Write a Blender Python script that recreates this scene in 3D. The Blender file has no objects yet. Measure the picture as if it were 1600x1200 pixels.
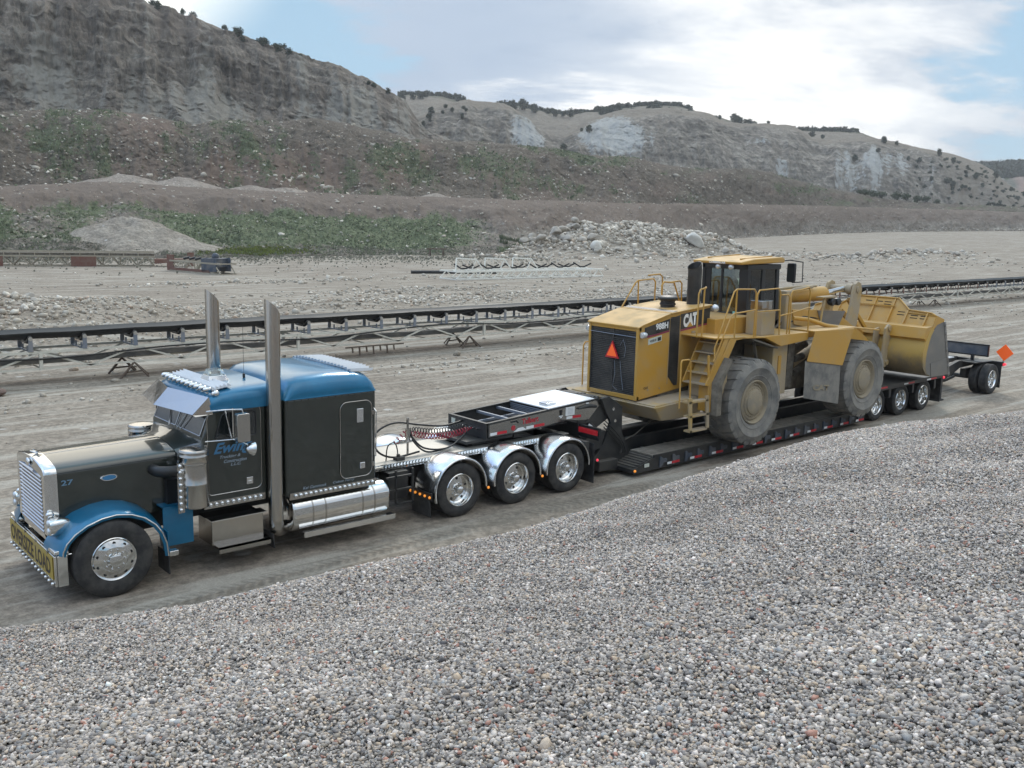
import bpy, bmesh, math, random
import numpy as np
from mathutils import Vector, Matrix
random.seed(7); rng = np.random.default_rng(11)
R = math.radians
scene = bpy.context.scene
COL = scene.collection

# ---------------------------------------------------------------- camera
CAM = (-4.35071299, -13.6606614, 5.52219518); FPX = 1501.16; YAW, PITCH, ROLL = .713592959, .170976476, -.0229099634
def cam_rows():
    cy, sy = math.cos(YAW), math.sin(YAW)
    f = np.array([sy*math.cos(PITCH), cy*math.cos(PITCH), -math.sin(PITCH)])
    r = np.array([cy, -sy, 0.]); d = np.cross(f, r)
    c, s = math.cos(ROLL), math.sin(ROLL)
    return c*r+s*d, -s*r+c*d, f
CR, CD, CF = cam_rows()
cd = bpy.data.cameras.new('camera'); cam = bpy.data.objects.new('camera', cd); COL.objects.link(cam)
cd.sensor_width = 36; cd.lens = FPX/1600*36; cd.clip_start = .1; cd.clip_end = 8000
mw = Matrix.Identity(4)
for i in range(3):
    mw[i][0] = CR[i]; mw[i][1] = -CD[i]; mw[i][2] = -CF[i]; mw[i][3] = CAM[i]
cam.matrix_world = mw
scene.camera = cam
def ray(u, v):                       # survey helper: sight line of an image point
    d = CR*(u-800)/FPX + CD*(v-600)/FPX + CF
    return d
def at_dist(u, v, D):                # point at horizontal distance D on that sight line
    d = ray(u, v); t = D/math.hypot(d[0], d[1]); return np.array(CAM)+d*t
def at_z(u, v, z=0.):
    d = ray(u, v); t = (z-CAM[2])/d[2]; return np.array(CAM)+d*t

# ---------------------------------------------------------------- render / view
scene.view_settings.view_transform = 'Standard'; scene.view_settings.look = 'None'
scene.view_settings.exposure = 0.33; scene.view_settings.gamma = 1
try: scene.view_settings.use_curve_mapping = False
except Exception: pass

# ---------------------------------------------------------------- node helpers
class NT:
    def __init__(s, tree): s.t = tree; s.n = tree.nodes; s.l = tree.links
    def new(s, kind, **kw):
        n = s.n.new(kind)
        for k, v in kw.items(): setattr(n, k, v)
        return n
    def put(s, sock, v):
        if v is None: return
        if hasattr(v, 'links') or isinstance(v, bpy.types.NodeSocket): s.l.new(v, sock)
        else:
            if isinstance(v, (tuple, list)) and len(v) == 3 and sock.type == 'RGBA': v = (*v, 1)
            sock.default_value = v
    def math(s, op, a, b=None, c=None, clamp=False):
        n = s.new('ShaderNodeMath', operation=op); n.use_clamp = clamp
        s.put(n.inputs[0], a); s.put(n.inputs[1], b); s.put(n.inputs[2], c); return n.outputs[0]
    def vmath(s, op, a, b=None):
        n = s.new('ShaderNodeVectorMath', operation=op); s.put(n.inputs[0], a); s.put(n.inputs[1], b)
        return n.outputs['Value'] if op in ('DOT_PRODUCT', 'LENGTH') else n.outputs[0]
    def mix(s, f, a, b, mode='MIX'):
        n = s.new('ShaderNodeMix', data_type='RGBA', blend_type=mode); s.put(n.inputs[0], f); s.put(n.inputs[6], a); s.put(n.inputs[7], b)
        return n.outputs[2]
    def ramp(s, f, a, b, c0=0., c1=1.):
        n = s.new('ShaderNodeMapRange'); n.clamp = True
        s.put(n.inputs[0], f); n.inputs[1].default_value = a; n.inputs[2].default_value = b; n.inputs[3].default_value = c0; n.inputs[4].default_value = c1
        n.interpolation_type = 'SMOOTHSTEP'
        return n.outputs[0]
    def noise(s, vec, scale, detail=4, rough=.55, dist=0., out=0):
        n = s.new('ShaderNodeTexNoise'); s.put(n.inputs['Vector'], vec); n.inputs['Scale'].default_value = scale
        n.inputs['Detail'].default_value = detail; n.inputs['Roughness'].default_value = rough; n.inputs['Distortion'].default_value = dist
        return n.outputs[out]
    def voro(s, vec, scale, feature='F1', out=0, rand=1.):
        n = s.new('ShaderNodeTexVoronoi', feature=feature); s.put(n.inputs['Vector'], vec); n.inputs['Scale'].default_value = scale
        n.inputs['Randomness'].default_value = rand
        return n.outputs[out]
    def scale(s, vec, sc):
        n = s.new('ShaderNodeMapping'); s.put(n.inputs[0], vec); n.inputs['Scale'].default_value = sc; return n.outputs[0]

# ---------------------------------------------------------------- sun and sky
SUN_AZ = YAW + math.atan((1000-800)/FPX); SUN_EL = R(38)      # behind the clouds, beyond the truck
sd = bpy.data.lights.new('sun', 'SUN'); sd.energy = 1.35; sd.angle = R(16); sd.color = (1, .93, .84)
so = bpy.data.objects.new('sun', sd); COL.objects.link(so)
sdir = Vector((math.sin(SUN_AZ)*math.cos(SUN_EL), math.cos(SUN_AZ)*math.cos(SUN_EL), math.sin(SUN_EL)))
so.rotation_euler = sdir.to_track_quat('Z', 'Y').to_euler()
world = bpy.data.worlds.new('World'); scene.world = world; world.use_nodes = True
W = NT(world.node_tree); W.n.clear()
tc = W.new('ShaderNodeTexCoord'); gen = tc.outputs['Generated']
sky = W.new('ShaderNodeTexSky', sky_type='NISHITA'); sky.sun_disc = False
sky.sun_elevation = SUN_EL; sky.sun_rotation = SUN_AZ; sky.altitude = 1900; sky.air_density = 1; sky.dust_density = 1.5
blue = W.mix(1., sky.outputs[0], (.10, .10, .10, 1), 'MULTIPLY')
blue = W.mix(.9, blue, (.225, .36, .47, 1))
sep = W.new('ShaderNodeSeparateXYZ'); W.put(sep.inputs[0], gen)
zz = W.math('ADD', W.math('MAXIMUM', sep.outputs[2], 0.), .16)
cmb = W.new('ShaderNodeCombineXYZ')
W.put(cmb.inputs[0], W.math('DIVIDE', sep.outputs[0], zz)); W.put(cmb.inputs[1], W.math('DIVIDE', sep.outputs[1], zz))
pl = cmb.outputs[0]
def lobe(u, v, width):               # soft lobe round a direction of the sky
    d = ray(u, v); d = d/np.linalg.norm(d)
    dp = W.vmath('DOT_PRODUCT', gen, tuple(float(x) for x in d))
    return W.ramp(dp, math.cos(R(width)), 1., 0., 1.)
n1 = W.noise(pl, .62, 8, .60, .35); n2 = W.noise(pl, 1.9, 6, .6, .2); n3 = W.noise(pl, .33, 4, .5)
cov = W.math('ADD', n1, W.math('MULTIPLY', W.math('SUBTRACT', n2, .5), .35))
cov = W.math('ADD', cov, W.math('MULTIPLY', lobe(1050, 40, 24), .22))
cov = W.math('SUBTRACT', cov, W.math('MULTIPLY', lobe(480, 60, 20), .045))
cov = W.math('SUBTRACT', cov, W.math('MULTIPLY', lobe(1680, 150, 11), .14))
mask = W.ramp(cov, .41, .50)
body = W.ramp(W.math('ADD', W.math('MULTIPLY', n2, .7), W.math('MULTIPLY', n3, .3)), .42, .58)
cgrey = W.mix(body, (.235, .295, .385, 1), (.44, .48, .53, 1))
bright = W.math('ADD', W.math('MULTIPLY', lobe(1040, 20, 21), 1.0), W.math('MULTIPLY', lobe(1150, 120, 14), .35))
bn = W.ramp(cov, .50, .78)
cgrey = W.mix(W.math('MULTIPLY', bright, W.ramp(n1, .30, .62), clamp=True), cgrey, (1.0, .98, .93, 1))
cgrey = W.mix(W.math('MULTIPLY', bn, .45), cgrey, (.62, .62, .62, 1))
def lobev(v, width):
    v = Vector(v).normalized(); return W.ramp(W.vmath('DOT_PRODUCT', gen, tuple(v)), math.cos(R(width)), 1., 0., 1.)
cgrey = W.mix(W.math('MULTIPLY', lobe(-60, -420, 26), .9), cgrey, (1.15, 1.10, .98, 1))  # bright cloud added out of view for the hood to reflect

low = W.ramp(sep.outputs[2], .0, .10, 1., 0.)
cgrey = W.mix(W.math('MULTIPLY', W.math('MULTIPLY', lobe(600, 110, 22), W.ramp(n1, .44, .56, 1., 0.)), .9), cgrey, (.29, .36, .46, 1))
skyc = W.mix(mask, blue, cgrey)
skyc = W.mix(W.math('MULTIPLY', lobev((-.45, .70, .56), 30), 1.2, clamp=True), skyc, (.30, .43, .70, 1))  # blue sky patch added out of view for the visor to reflect
skyc = W.mix(W.math('MULTIPLY', lobev((-.80, -.1, .55), 50), .7), skyc, (.33, .45, .66, 1))  # wider blue added out of view for visor and grille reflections
skyc = W.mix(W.math('MULTIPLY', lobe(60, -300, 14), .95), skyc, (1.25, 1.18, 1.02, 1))  # warm bright sky added above the cliff to feed the hood reflection
skyc = W.mix(W.math('MULTIPLY', low, W.ramp(n2, .35, .65)), skyc, (.50, .49, .475, 1))
high = W.ramp(sep.outputs[2], .42, .75, 1., 2.1); vh = W.new('ShaderNodeVectorMath', operation='SCALE'); W.put(vh.inputs[0], skyc); W.put(vh.inputs[3], high); skyc = W.mix(W.ramp(sep.outputs[2], .42, .75), vh.outputs[0], (1.04, 1.0, .93, 1), 'MULTIPLY')  # unseen overhead sky brightened and warmed to keep the scene lit
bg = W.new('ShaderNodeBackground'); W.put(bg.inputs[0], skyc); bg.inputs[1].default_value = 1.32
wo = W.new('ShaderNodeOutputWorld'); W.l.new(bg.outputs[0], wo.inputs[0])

# ---------------------------------------------------------------- object helpers
def link(o, parent=None):
    COL.objects.link(o)
    if parent is not None: o.parent = parent
    return o
def thing(name, label, cat, loc=(0, 0, 0), rz=0., group=None):
    o = bpy.data.objects.new(name, None); COL.objects.link(o); o.location = loc; o.rotation_euler = (0, 0, rz)
    o.empty_display_size = .2
    o['label'] = label; o['category'] = cat
    if group: o['group'] = group
    return o
def tag(o, label, cat, group=None, kind=None):
    if label: o['label'] = label
    if cat: o['category'] = cat
    if group: o['group'] = group
    if kind: o['kind'] = kind
    return o
def dup(root, loc=None, rz=None, label=None, group=None, scale=None):
    r = root.copy(); COL.objects.link(r)
    if loc is not None: r.location = loc
    if rz is not None: r.rotation_euler = (0, 0, rz)
    if scale is not None: r.scale = scale
    if label: r['label'] = label
    if group: r['group'] = group
    for ch in root.children:
        c = ch.copy(); COL.objects.link(c); c.parent = r
        for g in ch.children:
            d = g.copy(); COL.objects.link(d); d.parent = c
    return r
def dup_part(part, parent, loc, rz=0.):
    c = part.copy(); COL.objects.link(c); c.parent = parent; c.location = loc; c.rotation_euler = (0, 0, rz)
    for g in part.children:
        d = g.copy(); COL.objects.link(d); d.parent = c
    return c

class MB:
    """collects geometry in world (or local) coordinates and builds ONE mesh object"""
    def __init__(s): s.v = []; s.f = []; s.m = []; s.cur = 0
    def mat(s, i): s.cur = i; return s
    def add(s, vs, fs):
        b = len(s.v); s.v += [tuple(map(float, p)) for p in vs]
        for f in fs: s.f.append([b+i for i in f]); s.m.append(s.cur)
        return s
    def box(s, x0, x1, y0, y1, z0, z1):
        return s.add([(x0,y0,z0),(x1,y0,z0),(x1,y1,z0),(x0,y1,z0),(x0,y0,z1),(x1,y0,z1),(x1,y1,z1),(x0,y1,z1)],
                     [(0,3,2,1),(4,5,6,7),(0,1,5,4),(1,2,6,5),(2,3,7,6),(3,0,4,7)])
    def hexa(s, p):   # 8 points: bottom 4 then top 4
        return s.add(p, [(0,3,2,1),(4,5,6,7),(0,1,5,4),(1,2,6,5),(2,3,7,6),(3,0,4,7)])
    def bar(s, p, q, w, h=None, up=(0,0,1)):
        h = h or w; p = Vector(p); q = Vector(q); d = (q-p).normalized(); up = Vector(up)
        if abs(d.dot(up)) > .98: up = Vector((1, 0, 0))
        a = d.cross(up).normalized(); b = a.cross(d).normalized(); a = a*w/2; b = b*h/2
        return s.hexa([p-a-b, p+a-b, p+a+b, p-a+b, q-a-b, q+a-b, q+a+b, q-a+b])
    def ring(s, c, d, r, n, ref=None):
        d = Vector(d).normalized(); ref = Vector(ref) if ref is not None else (Vector((0,0,1)) if abs(d.z) < .9 else Vector((1,0,0)))
        a = d.cross(ref).normalized(); b = d.cross(a).normalized(); c = Vector(c)
        return [c + a*r*math.cos(2*math.pi*i/n) + b*r*math.sin(2*math.pi*i/n) for i in range(n)], ref
    def tube(s, pts, r, n=8, caps=True):
        pts = [Vector(p) for p in pts]; k = len(pts); rs = r if isinstance(r, (list, tuple)) else [r]*k
        vs = []; prev = None
        for i, p in enumerate(pts):
            if i == 0: d = pts[1]-p
            elif i == k-1: d = p-pts[i-1]
            else: d = (pts[i+1]-p).normalized()+(p-pts[i-1]).normalized()
            d = d.normalized()
            if prev is None:
                ref = Vector((0,0,1)) if abs(d.z) < .9 else Vector((1,0,0))
                a = d.cross(ref).normalized()
            else:
                a = (prev - d*prev.dot(d))
                a = a.normalized() if a.length > 1e-6 else d.orthogonal().normalized()
            prev = a; b = d.cross(a)
            vs += [p + a*rs[i]*math.cos(2*math.pi*j/n) + b*rs[i]*math.sin(2*math.pi*j/n) for j in range(n)]
        fs = []
        for i in range(k-1):
            for j in range(n):
                j2 = (j+1) % n; fs.append((i*n+j, i*n+j2, (i+1)*n+j2, (i+1)*n+j))
        if caps: fs.append(tuple(range(n-1, -1, -1))); fs.append(tuple((k-1)*n+j for j in range(n)))
        return s.add(vs, fs)
    def cyl(s, p, q, r, n=16, r2=None): return s.tube([p, q], [r, r if r2 is None else r2], n)
    def lathe(s, prof, o=(0,0,0), axis='y', n=32, a0=0., a1=2*math.pi):
        """prof: list of (radius, height along axis)"""
        full = abs(a1-a0-2*math.pi) < 1e-6; m = n if full else n+1
        vs = []
        for (r, h) in prof:
            for j in range(m):
                t = a0+(a1-a0)*j/n; c, q = r*math.cos(t), r*math.sin(t)
                if axis == 'y': p = (c, h, q)
                elif axis == 'z': p = (c, q, h)
                else: p = (h, c, q)
                vs.append((o[0]+p[0], o[1]+p[1], o[2]+p[2]))
        fs = []; k = len(prof)
        for i in range(k-1):
            for j in range(n):
                j2 = (j+1) % m
                f = (i*m+j, i*m+j2, (i+1)*m+j2, (i+1)*m+j)
                fs.append(f if axis != 'y' else f[::-1])
        return s.add(vs, fs)
    def prism(s, poly, plane, c0, c1):
        """poly (a,b) in 'xz','yz','xy' extruded on the remaining axis from c0 to c1"""
        def P(a, b, c): return (a, c, b) if plane == 'xz' else ((c, a, b) if plane == 'yz' else (a, b, c))
        n = len(poly); vs = [P(a, b, c0) for a, b in poly]+[P(a, b, c1) for a, b in poly]
        fs = [tuple(range(n)), tuple(range(2*n-1, n-1, -1))]+[(i, (i+1) % n+0, (i+1) % n+n, i+n)[::-1] for i in range(n)]
        return s.add(vs, fs)
    def sphere(s, c, r, n=10, m=6):
        rx, ry, rz = r if isinstance(r, (tuple, list)) else (r, r, r)
        vs = [(c[0], c[1], c[2]+rz)]
        for i in range(1, m):
            t = math.pi*i/m
            for j in range(n):
                a = 2*math.pi*j/n; vs.append((c[0]+rx*math.sin(t)*math.cos(a), c[1]+ry*math.sin(t)*math.sin(a), c[2]+rz*math.cos(t)))
        vs.append((c[0], c[1], c[2]-rz)); fs = []
        for j in range(n): fs.append((0, 1+j, 1+(j+1) % n))
        for i in range(m-2):
            for j in range(n): a = 1+i*n+j; b = 1+i*n+(j+1) % n; fs.append((a, a+n, b+n, b))
        L = len(vs)-1; b0 = 1+(m-2)*n
        for j in range(n): fs.append((b0+j, L, b0+(j+1) % n))
        return s.add(vs, fs)
    def loft(s, secs, closed=True, caps=True):
        n = len(secs[0]); vs = [p for q in secs for p in q]; fs = []
        for i in range(len(secs)-1):
            for j in range(n if closed else n-1):
                j2 = (j+1) % n; fs.append((i*n+j, i*n+j2, (i+1)*n+j2, (i+1)*n+j))
        if caps and closed: fs.append(tuple(range(n-1, -1, -1))); fs.append(tuple((len(secs)-1)*n+j for j in range(n)))
        return s.add(vs, fs)
    def quad(s, *p): return s.add(p, [tuple(range(len(p)))])
    def build(s, name, mats, parent=None, bevel=0., smooth=40, seg=2, solid=0., local=False):
        me = bpy.data.meshes.new(name)
        vs = s.v
        me.from_pydata(vs, [], s.f)
        mats = mats if isinstance(mats, (list, tuple)) else [mats]
        for m in mats: me.materials.append(m)
        me.polygons.foreach_set('material_index', s.m)
        bm = bmesh.new(); bm.from_mesh(me)
        bmesh.ops.recalc_face_normals(bm, faces=bm.faces)
        if smooth:
            for f in bm.faces: f.smooth = True
            c = math.radians(smooth)
            for e in bm.edges:
                e.smooth = bool(bevel) or (len(e.link_faces) == 2 and e.calc_face_angle(3.2) < c)
        bm.to_mesh(me); bm.free()
        o = bpy.data.objects.new(name, me); COL.objects.link(o)
        if parent is not None:
            o.parent = parent
            w = parent_world(parent) if not local else Matrix.Identity(4)
            o.matrix_parent_inverse = Matrix.Identity(4)
            o.data.transform(w.inverted())
        if solid:
            sm = o.modifiers.new('thick', 'SOLIDIFY'); sm.thickness = solid; sm.offset = 0
        if bevel:
            b = o.modifiers.new('bevel', 'BEVEL'); b.width = bevel; b.segments = seg; b.limit_method = 'ANGLE'; b.angle_limit = R(35)
            b.harden_normals = True
        return o
def parent_world(p):
    m = Matrix.Identity(4)
    while p is not None:
        m = Matrix.LocRotScale(p.location, p.rotation_euler, p.scale) @ m
        p = p.parent
    return m

def text(name, s, origin, xdir, ydir, width, height, mat, parent, shear=0., bold=0., depth=.0015, skewx=0.):
    """flat lettering: origin = lower left, xdir/ydir unit vectors on the surface"""
    cu = bpy.data.curves.new('tmp', 'FONT'); cu.body = s; cu.offset = bold; cu.extrude = 0.; cu.shear = shear; cu.resolution_u = 3
    t = bpy.data.objects.new('tmp', cu); COL.objects.link(t)
    dg = bpy.context.evaluated_depsgraph_get(); me = bpy.data.meshes.new_from_object(t.evaluated_get(dg))
    bpy.data.objects.remove(t); bpy.data.curves.remove(cu)
    co = np.empty(len(me.vertices)*3); me.vertices.foreach_get('co', co); co = co.reshape(-1, 3)
    mn, mx = co.min(0), co.max(0); sc = (width/max(mx[0]-mn[0], 1e-6), height/max(mx[1]-mn[1], 1e-6))
    X = np.array(xdir, float); Y = np.array(ydir, float); O = np.array(origin, float); Z = np.cross(X, Y)
    P = O + np.outer((co[:, 0]-mn[0])*sc[0], X) + np.outer((co[:, 1]-mn[1])*sc[1], Y) + Z*depth
    me.vertices.foreach_set('co', P.ravel()); me.update()
    me.materials.clear(); me.materials.append(mat); me.name = name
    o = bpy.data.objects.new(name, me); COL.objects.link(o)
    if parent is not None:
        o.parent = parent; me.transform(parent_world(parent).inverted())
    return o

# ---------------------------------------------------------------- numpy noise
def _h(ix, iy, iz, seed):
    n = (ix.astype(np.int64)*374761393 + iy.astype(np.int64)*668265263 + iz.astype(np.int64)*2147483647 + seed*1274126177) & 0xffffffff
    n = ((n ^ (n >> 13))*1274126177) & 0xffffffff
    n = (n ^ (n >> 16)) & 0xffffffff
    return n/4294967295.0
def vnoise(x, y, z, seed=0):
    x, y, z = np.broadcast_arrays(np.asarray(x, float), np.asarray(y, float), np.asarray(z, float))
    ix, iy, iz = np.floor(x), np.floor(y), np.floor(z); fx, fy, fz = x-ix, y-iy, z-iz
    fx = fx*fx*(3-2*fx); fy = fy*fy*(3-2*fy); fz = fz*fz*(3-2*fz); r = 0
    for a in (0, 1):
        for b in (0, 1):
            for c in (0, 1):
                w = (fx if a else 1-fx)*(fy if b else 1-fy)*(fz if c else 1-fz)
                r = r+w*_h(ix+a, iy+b, iz+c, seed)
    return r*2-1
def fbm(x, y, z=0., oct=5, gain=.5, seed=0, ridged=False):
    a = 1.; s = 0.; f = 1.; tot = 0.
    for i in range(oct):
        n = vnoise(np.asarray(x)*f, np.asarray(y)*f, np.asarray(z)*f+i*7.3, seed+i)
        if ridged: n = 1-2*np.abs(n)
        s = s+a*n; tot += a; a *= gain; f *= 2.03
    return s/tot
def mesh_np(name, V, F, mats, mi=None, smooth=True, attrs=None):
    """V (n,3), F (m,3|4) numpy -> object"""
    me = bpy.data.meshes.new(name); k = F.shape[1]
    me.vertices.add(len(V)); me.vertices.foreach_set('co', np.ascontiguousarray(V, dtype=np.float32).ravel())
    me.loops.add(F.size); me.loops.foreach_set('vertex_index', np.ascontiguousarray(F, dtype=np.int32).ravel())
    me.polygons.add(len(F)); me.polygons.foreach_set('loop_start', np.arange(0, F.size, k, dtype=np.int32))
    me.polygons.foreach_set('loop_total', np.full(len(F), k, dtype=np.int32))
    if smooth: me.polygons.foreach_set('use_smooth', np.ones(len(F), dtype=bool))
    for m in (mats if isinstance(mats, (list, tuple)) else [mats]): me.materials.append(m)
    if mi is not None: me.polygons.foreach_set('material_index', mi.astype(np.int32))
    me.update(calc_edges=True)
    for nm, (dom, arr) in (attrs or {}).items():
        if arr.ndim == 1:
            at = me.attributes.new(nm, 'FLOAT', dom); at.data.foreach_set('value', arr.astype(np.float32))
        else:
            at = me.attributes.new(nm, 'FLOAT_COLOR', dom); at.data.foreach_set('color', arr.astype(np.float32).ravel())
    o = bpy.data.objects.new(name, me); COL.objects.link(o); return o
def grid_faces(nr, nc):
    i = np.arange(nr-1)[:, None]*nc+np.arange(nc-1)[None, :]
    return np.stack([i, i+1, i+nc+1, i+nc], -1).reshape(-1, 4)

# ---------------------------------------------------------------- materials
def mat(name, col, rough=.5, metal=0., coat=0., emit=None, estr=0., bump=0., bscale=30., dust=0., dcol=(.33, .29, .235), var=0., vscale=3., spec=.5, dscale=1.5, dthr=(.35, .7), updust_sheen=0., rvar=0., coatior=1.5):
    m = bpy.data.materials.new(name); m.use_nodes = True; T = NT(m.node_tree); b = T.n['Principled BSDF']; b.inputs['Coat IOR'].default_value = coatior
    geo = T.new('ShaderNodeNewGeometry'); pos = geo.outputs['Position']
    c = (*col, 1)
    if var:
        nz = T.noise(pos, vscale, 5, .6)
        c = T.mix(T.ramp(nz, .3, .7), tuple(x*(1-var) for x in col)+(1,), tuple(min(1, x*(1+var)) for x in col)+(1,))
    r = rough
    if dust or updust_sheen:
        nz = T.ramp(T.noise(pos, dscale, 6, .62), dthr[0], dthr[1])
        f = T.math('MULTIPLY', nz, dust)
        if updust_sheen:
            sp = T.new('ShaderNodeSeparateXYZ'); T.put(sp.inputs[0], geo.outputs['Normal'])
            f = T.math('ADD', f, T.math('MULTIPLY', T.ramp(sp.outputs[2], .3, .95), T.math('MULTIPLY', T.math('ADD', T.math('MULTIPLY', nz, .5), .5), updust_sheen)), clamp=True)
        c = T.mix(f, c, (*dcol, 1))
        rr = T.new('ShaderNodeMapRange'); T.put(rr.inputs[0], f); rr.inputs[3].default_value = rough; rr.inputs[4].default_value = .85; r = rr.outputs[0]
        if metal:
            mm = T.new('ShaderNodeMapRange'); T.put(mm.inputs[0], f); mm.inputs[3].default_value = metal; mm.inputs[4].default_value = 0; T.put(b.inputs['Metallic'], mm.outputs[0])
    elif rvar:
        r = T.ramp(T.noise(pos, 4., 5, .65), .3, .7, rough*(1-rvar), rough*(1+rvar))
    T.put(b.inputs['Base Color'], c); T.put(b.inputs['Roughness'], r)
    if not ((dust or updust_sheen) and metal): b.inputs['Metallic'].default_value = metal
    b.inputs['Coat Weight'].default_value = coat; b.inputs['Coat Roughness'].default_value = .05
    b.inputs['Specular IOR Level'].default_value = spec
    if emit: b.inputs['Emission Color'].default_value = (*emit, 1); b.inputs['Emission Strength'].default_value = estr
    if bump:
        bn_ = T.new('ShaderNodeBump'); bn_.inputs['Strength'].default_value = bump; bn_.inputs['Distance'].default_value = .02
        T.put(bn_.inputs['Height'], T.noise(pos, bscale, 4, .6)); T.put(b.inputs['Normal'], bn_.outputs[0])
    return m
M = {}
DG = (.34, .30, .245)
M['paint'] = mat('dark_paint', (.016, .021, .016), .30, .25, 1., coatior=1.62, var=.15, dust=.06, dcol=(.16, .145, .12), dscale=2.2, dthr=(.4, .8))
M['blue'] = mat('blue_paint', (.002, .135, .265), .28, .30, .6, coatior=1.45, var=.1, dust=.025, dcol=(.25, .25, .24), dscale=2.5)
M['chrome'] = mat('chrome', (.70, .70, .69), .10, 1., rvar=.5)
M['louver'] = mat('sky_tinted_louvers', (.50, .55, .64), .16, 1., rvar=.3)  # blue of the reflected sky put into the metal colour
M['stainless'] = mat('stainless_steel', (.47, .45, .42), .20, 1., rvar=.35)
M['alu'] = mat('brushed_aluminium', (.74, .75, .76), .20, 1., rvar=.08)
M['aludull'] = mat('dull_aluminium', (.47, .45, .41), .45, .75, dust=.35, dcol=(.42, .38, .31))
M['black'] = mat('black_steel', (.017, .018, .020), .42, .0, dust=.28, dcol=(.14, .125, .10), updust_sheen=.25, dscale=2.)
M['blackclean'] = mat('black_enamel', (.012, .013, .015), .3, .0, dust=.08, dcol=(.12, .11, .09))
M['rubber'] = mat('tyre_rubber', (.020, .020, .021), .75, 0, bump=.15, bscale=60, dust=.38, dcol=(.13, .12, .105), dscale=5.)
M['rubberdry'] = mat('dusty_loader_rubber', (.135, .13, .122), .9, 0, bump=.4, bscale=25, dust=.85, dcol=(.27, .25, .215), dscale=2.6, dthr=(.30, .65))
M['glass'] = mat('dark_window_glass', (.010, .013, .014), .04, 0, spec=.9)
M['cat'] = mat('machine_yellow', (.52, .278, .042), .45, 0, dust=.42, dcol=(.42, .31, .17), updust_sheen=.65, dscale=2.2, dthr=(.38, .75), bump=.05, bscale=9)  # dust; upward faces also paled for the sky they reflect
M['catdirt'] = mat('dusty_machine_yellow', (.46, .30, .09), .7, 0, dust=.85, dcol=(.36, .30, .22), updust_sheen=.4, dscale=1.6, dthr=(.28, .6), bump=.12, bscale=12)
M['bucketyellow'] = mat('scraped_machine_yellow', (.50, .32, .08), .6, 0, dust=.8, dcol=(.29, .245, .18), dscale=.9, dthr=(.45, .8), bump=.08, bscale=10)
T_ = NT(M['bucketyellow'].node_tree); b_ = T_.n['Principled BSDF']; src_ = b_.inputs['Base Color'].links[0].from_socket; g_ = T_.new('ShaderNodeNewGeometry'); sp_ = T_.new('ShaderNodeSeparateXYZ'); T_.l.new(g_.outputs['Position'], sp_.inputs[0])
hz_ = T_.math('ADD', sp_.outputs[2], T_.math('MULTIPLY', T_.math('SUBTRACT', T_.noise(g_.outputs['Position'], 1.6, 6, .65), .5), 1.3)); T_.put(b_.inputs['Base Color'], T_.mix(T_.math('MULTIPLY', T_.ramp(hz_, 1.35, 2.1, 1., 0.), .85), src_, (.155, .130, .095, 1)))   # dried mud on the lower shell
M['rimdirt'] = mat('dusty_rim', (.33, .27, .18), .8, 0, dust=.8, dcol=(.25, .22, .175), dscale=4., bump=.2, bscale=18)
M['mud'] = mat('mud_caked_steel', (.16, .14, .11), .9, 0, var=.35, vscale=5, bump=.5, bscale=14)
M['bucket'] = mat('worn_bucket_steel', (.20, .19, .175), .5, .45, dust=.6, dcol=(.27, .24, .20), dscale=2.4)
M['white'] = mat('white_paint', (.76, .77, .78), .35, dust=.12)
M['whitetape'] = mat('white_tape', (.72, .73, .72), .4)
M['redtape'] = mat('red_tape', (.50, .018, .03), .35)
M['red'] = mat('red_lettering', (.42, .03, .04), .45)
M['redlens'] = mat('red_lens', (.16, .008, .01), .2, emit=(1, .05, .08), estr=.12, coat=.5)
M['redlit'] = mat('lit_red_lamp', (.8, .03, .05), .2, emit=(1, .08, .12), estr=.55)
M['amber'] = mat('lit_amber_lamp', (.8, .25, .03), .2, emit=(1, .36, .05), estr=.45)
M['lamp'] = mat('headlamp_lens', (.62, .64, .65), .12, .6)
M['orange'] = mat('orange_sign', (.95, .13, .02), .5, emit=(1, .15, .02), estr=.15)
M['signyellow'] = mat('yellow_banner', (.38, .27, .045), .6, dust=.3)
M['signtext'] = mat('brown_black_letters', (.035, .022, .02), .6)
M['bluetext'] = mat('blue_lettering', (.05, .19, .36), .4)
M['bluelight'] = mat('pale_blue_outline', (.13, .24, .34), .45)
M['greytext'] = mat('pale_lettering', (.26, .32, .38), .5)
M['whitetext'] = mat('white_lettering', (.78, .78, .75), .5)
M['catblack'] = mat('black_decal', (.018, .018, .019), .4, dust=.15)
M['magenta'] = mat('dark_pink_stripe', (.24, .03, .075), .45)
M['hose'] = mat('hose_rubber', (.012, .012, .012), .45)
M['redhose'] = mat('red_hose', (.30, .012, .03), .4)
M['wood'] = mat('deck_timber', (.215, .19, .155), .85, var=.35, vscale=5, bump=.3, bscale=20, dust=.5, dcol=(.30, .27, .22))
M['cream'] = mat('cream_steel', (.66, .63, .54), .7, dust=.22, dcol=(.33, .29, .23), dscale=3.)
M['belt'] = mat('belt_rubber', (.020, .021, .023), .55, dust=.2, dcol=(.10, .095, .085), dscale=1.)
M['whitesteel'] = mat('white_steel', (.80, .78, .70), .6, dust=.12)
M['oldcream'] = mat('weathered_cream_steel', (.36, .32, .245), .8, dust=.5, dcol=(.22, .17, .125), dscale=1.2)
M['beltunder'] = mat('dusty_belt_rubber', (.075, .074, .072), .7, dust=.3)
M['roller'] = mat('bluish_grey_idler', (.20, .23, .28), .5, .3, dust=.4)
M['darkrust'] = mat('brown_rusty_steel', (.10, .070, .052), .85, dust=.4, dcol=(.20, .17, .13), dscale=3.)
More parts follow.
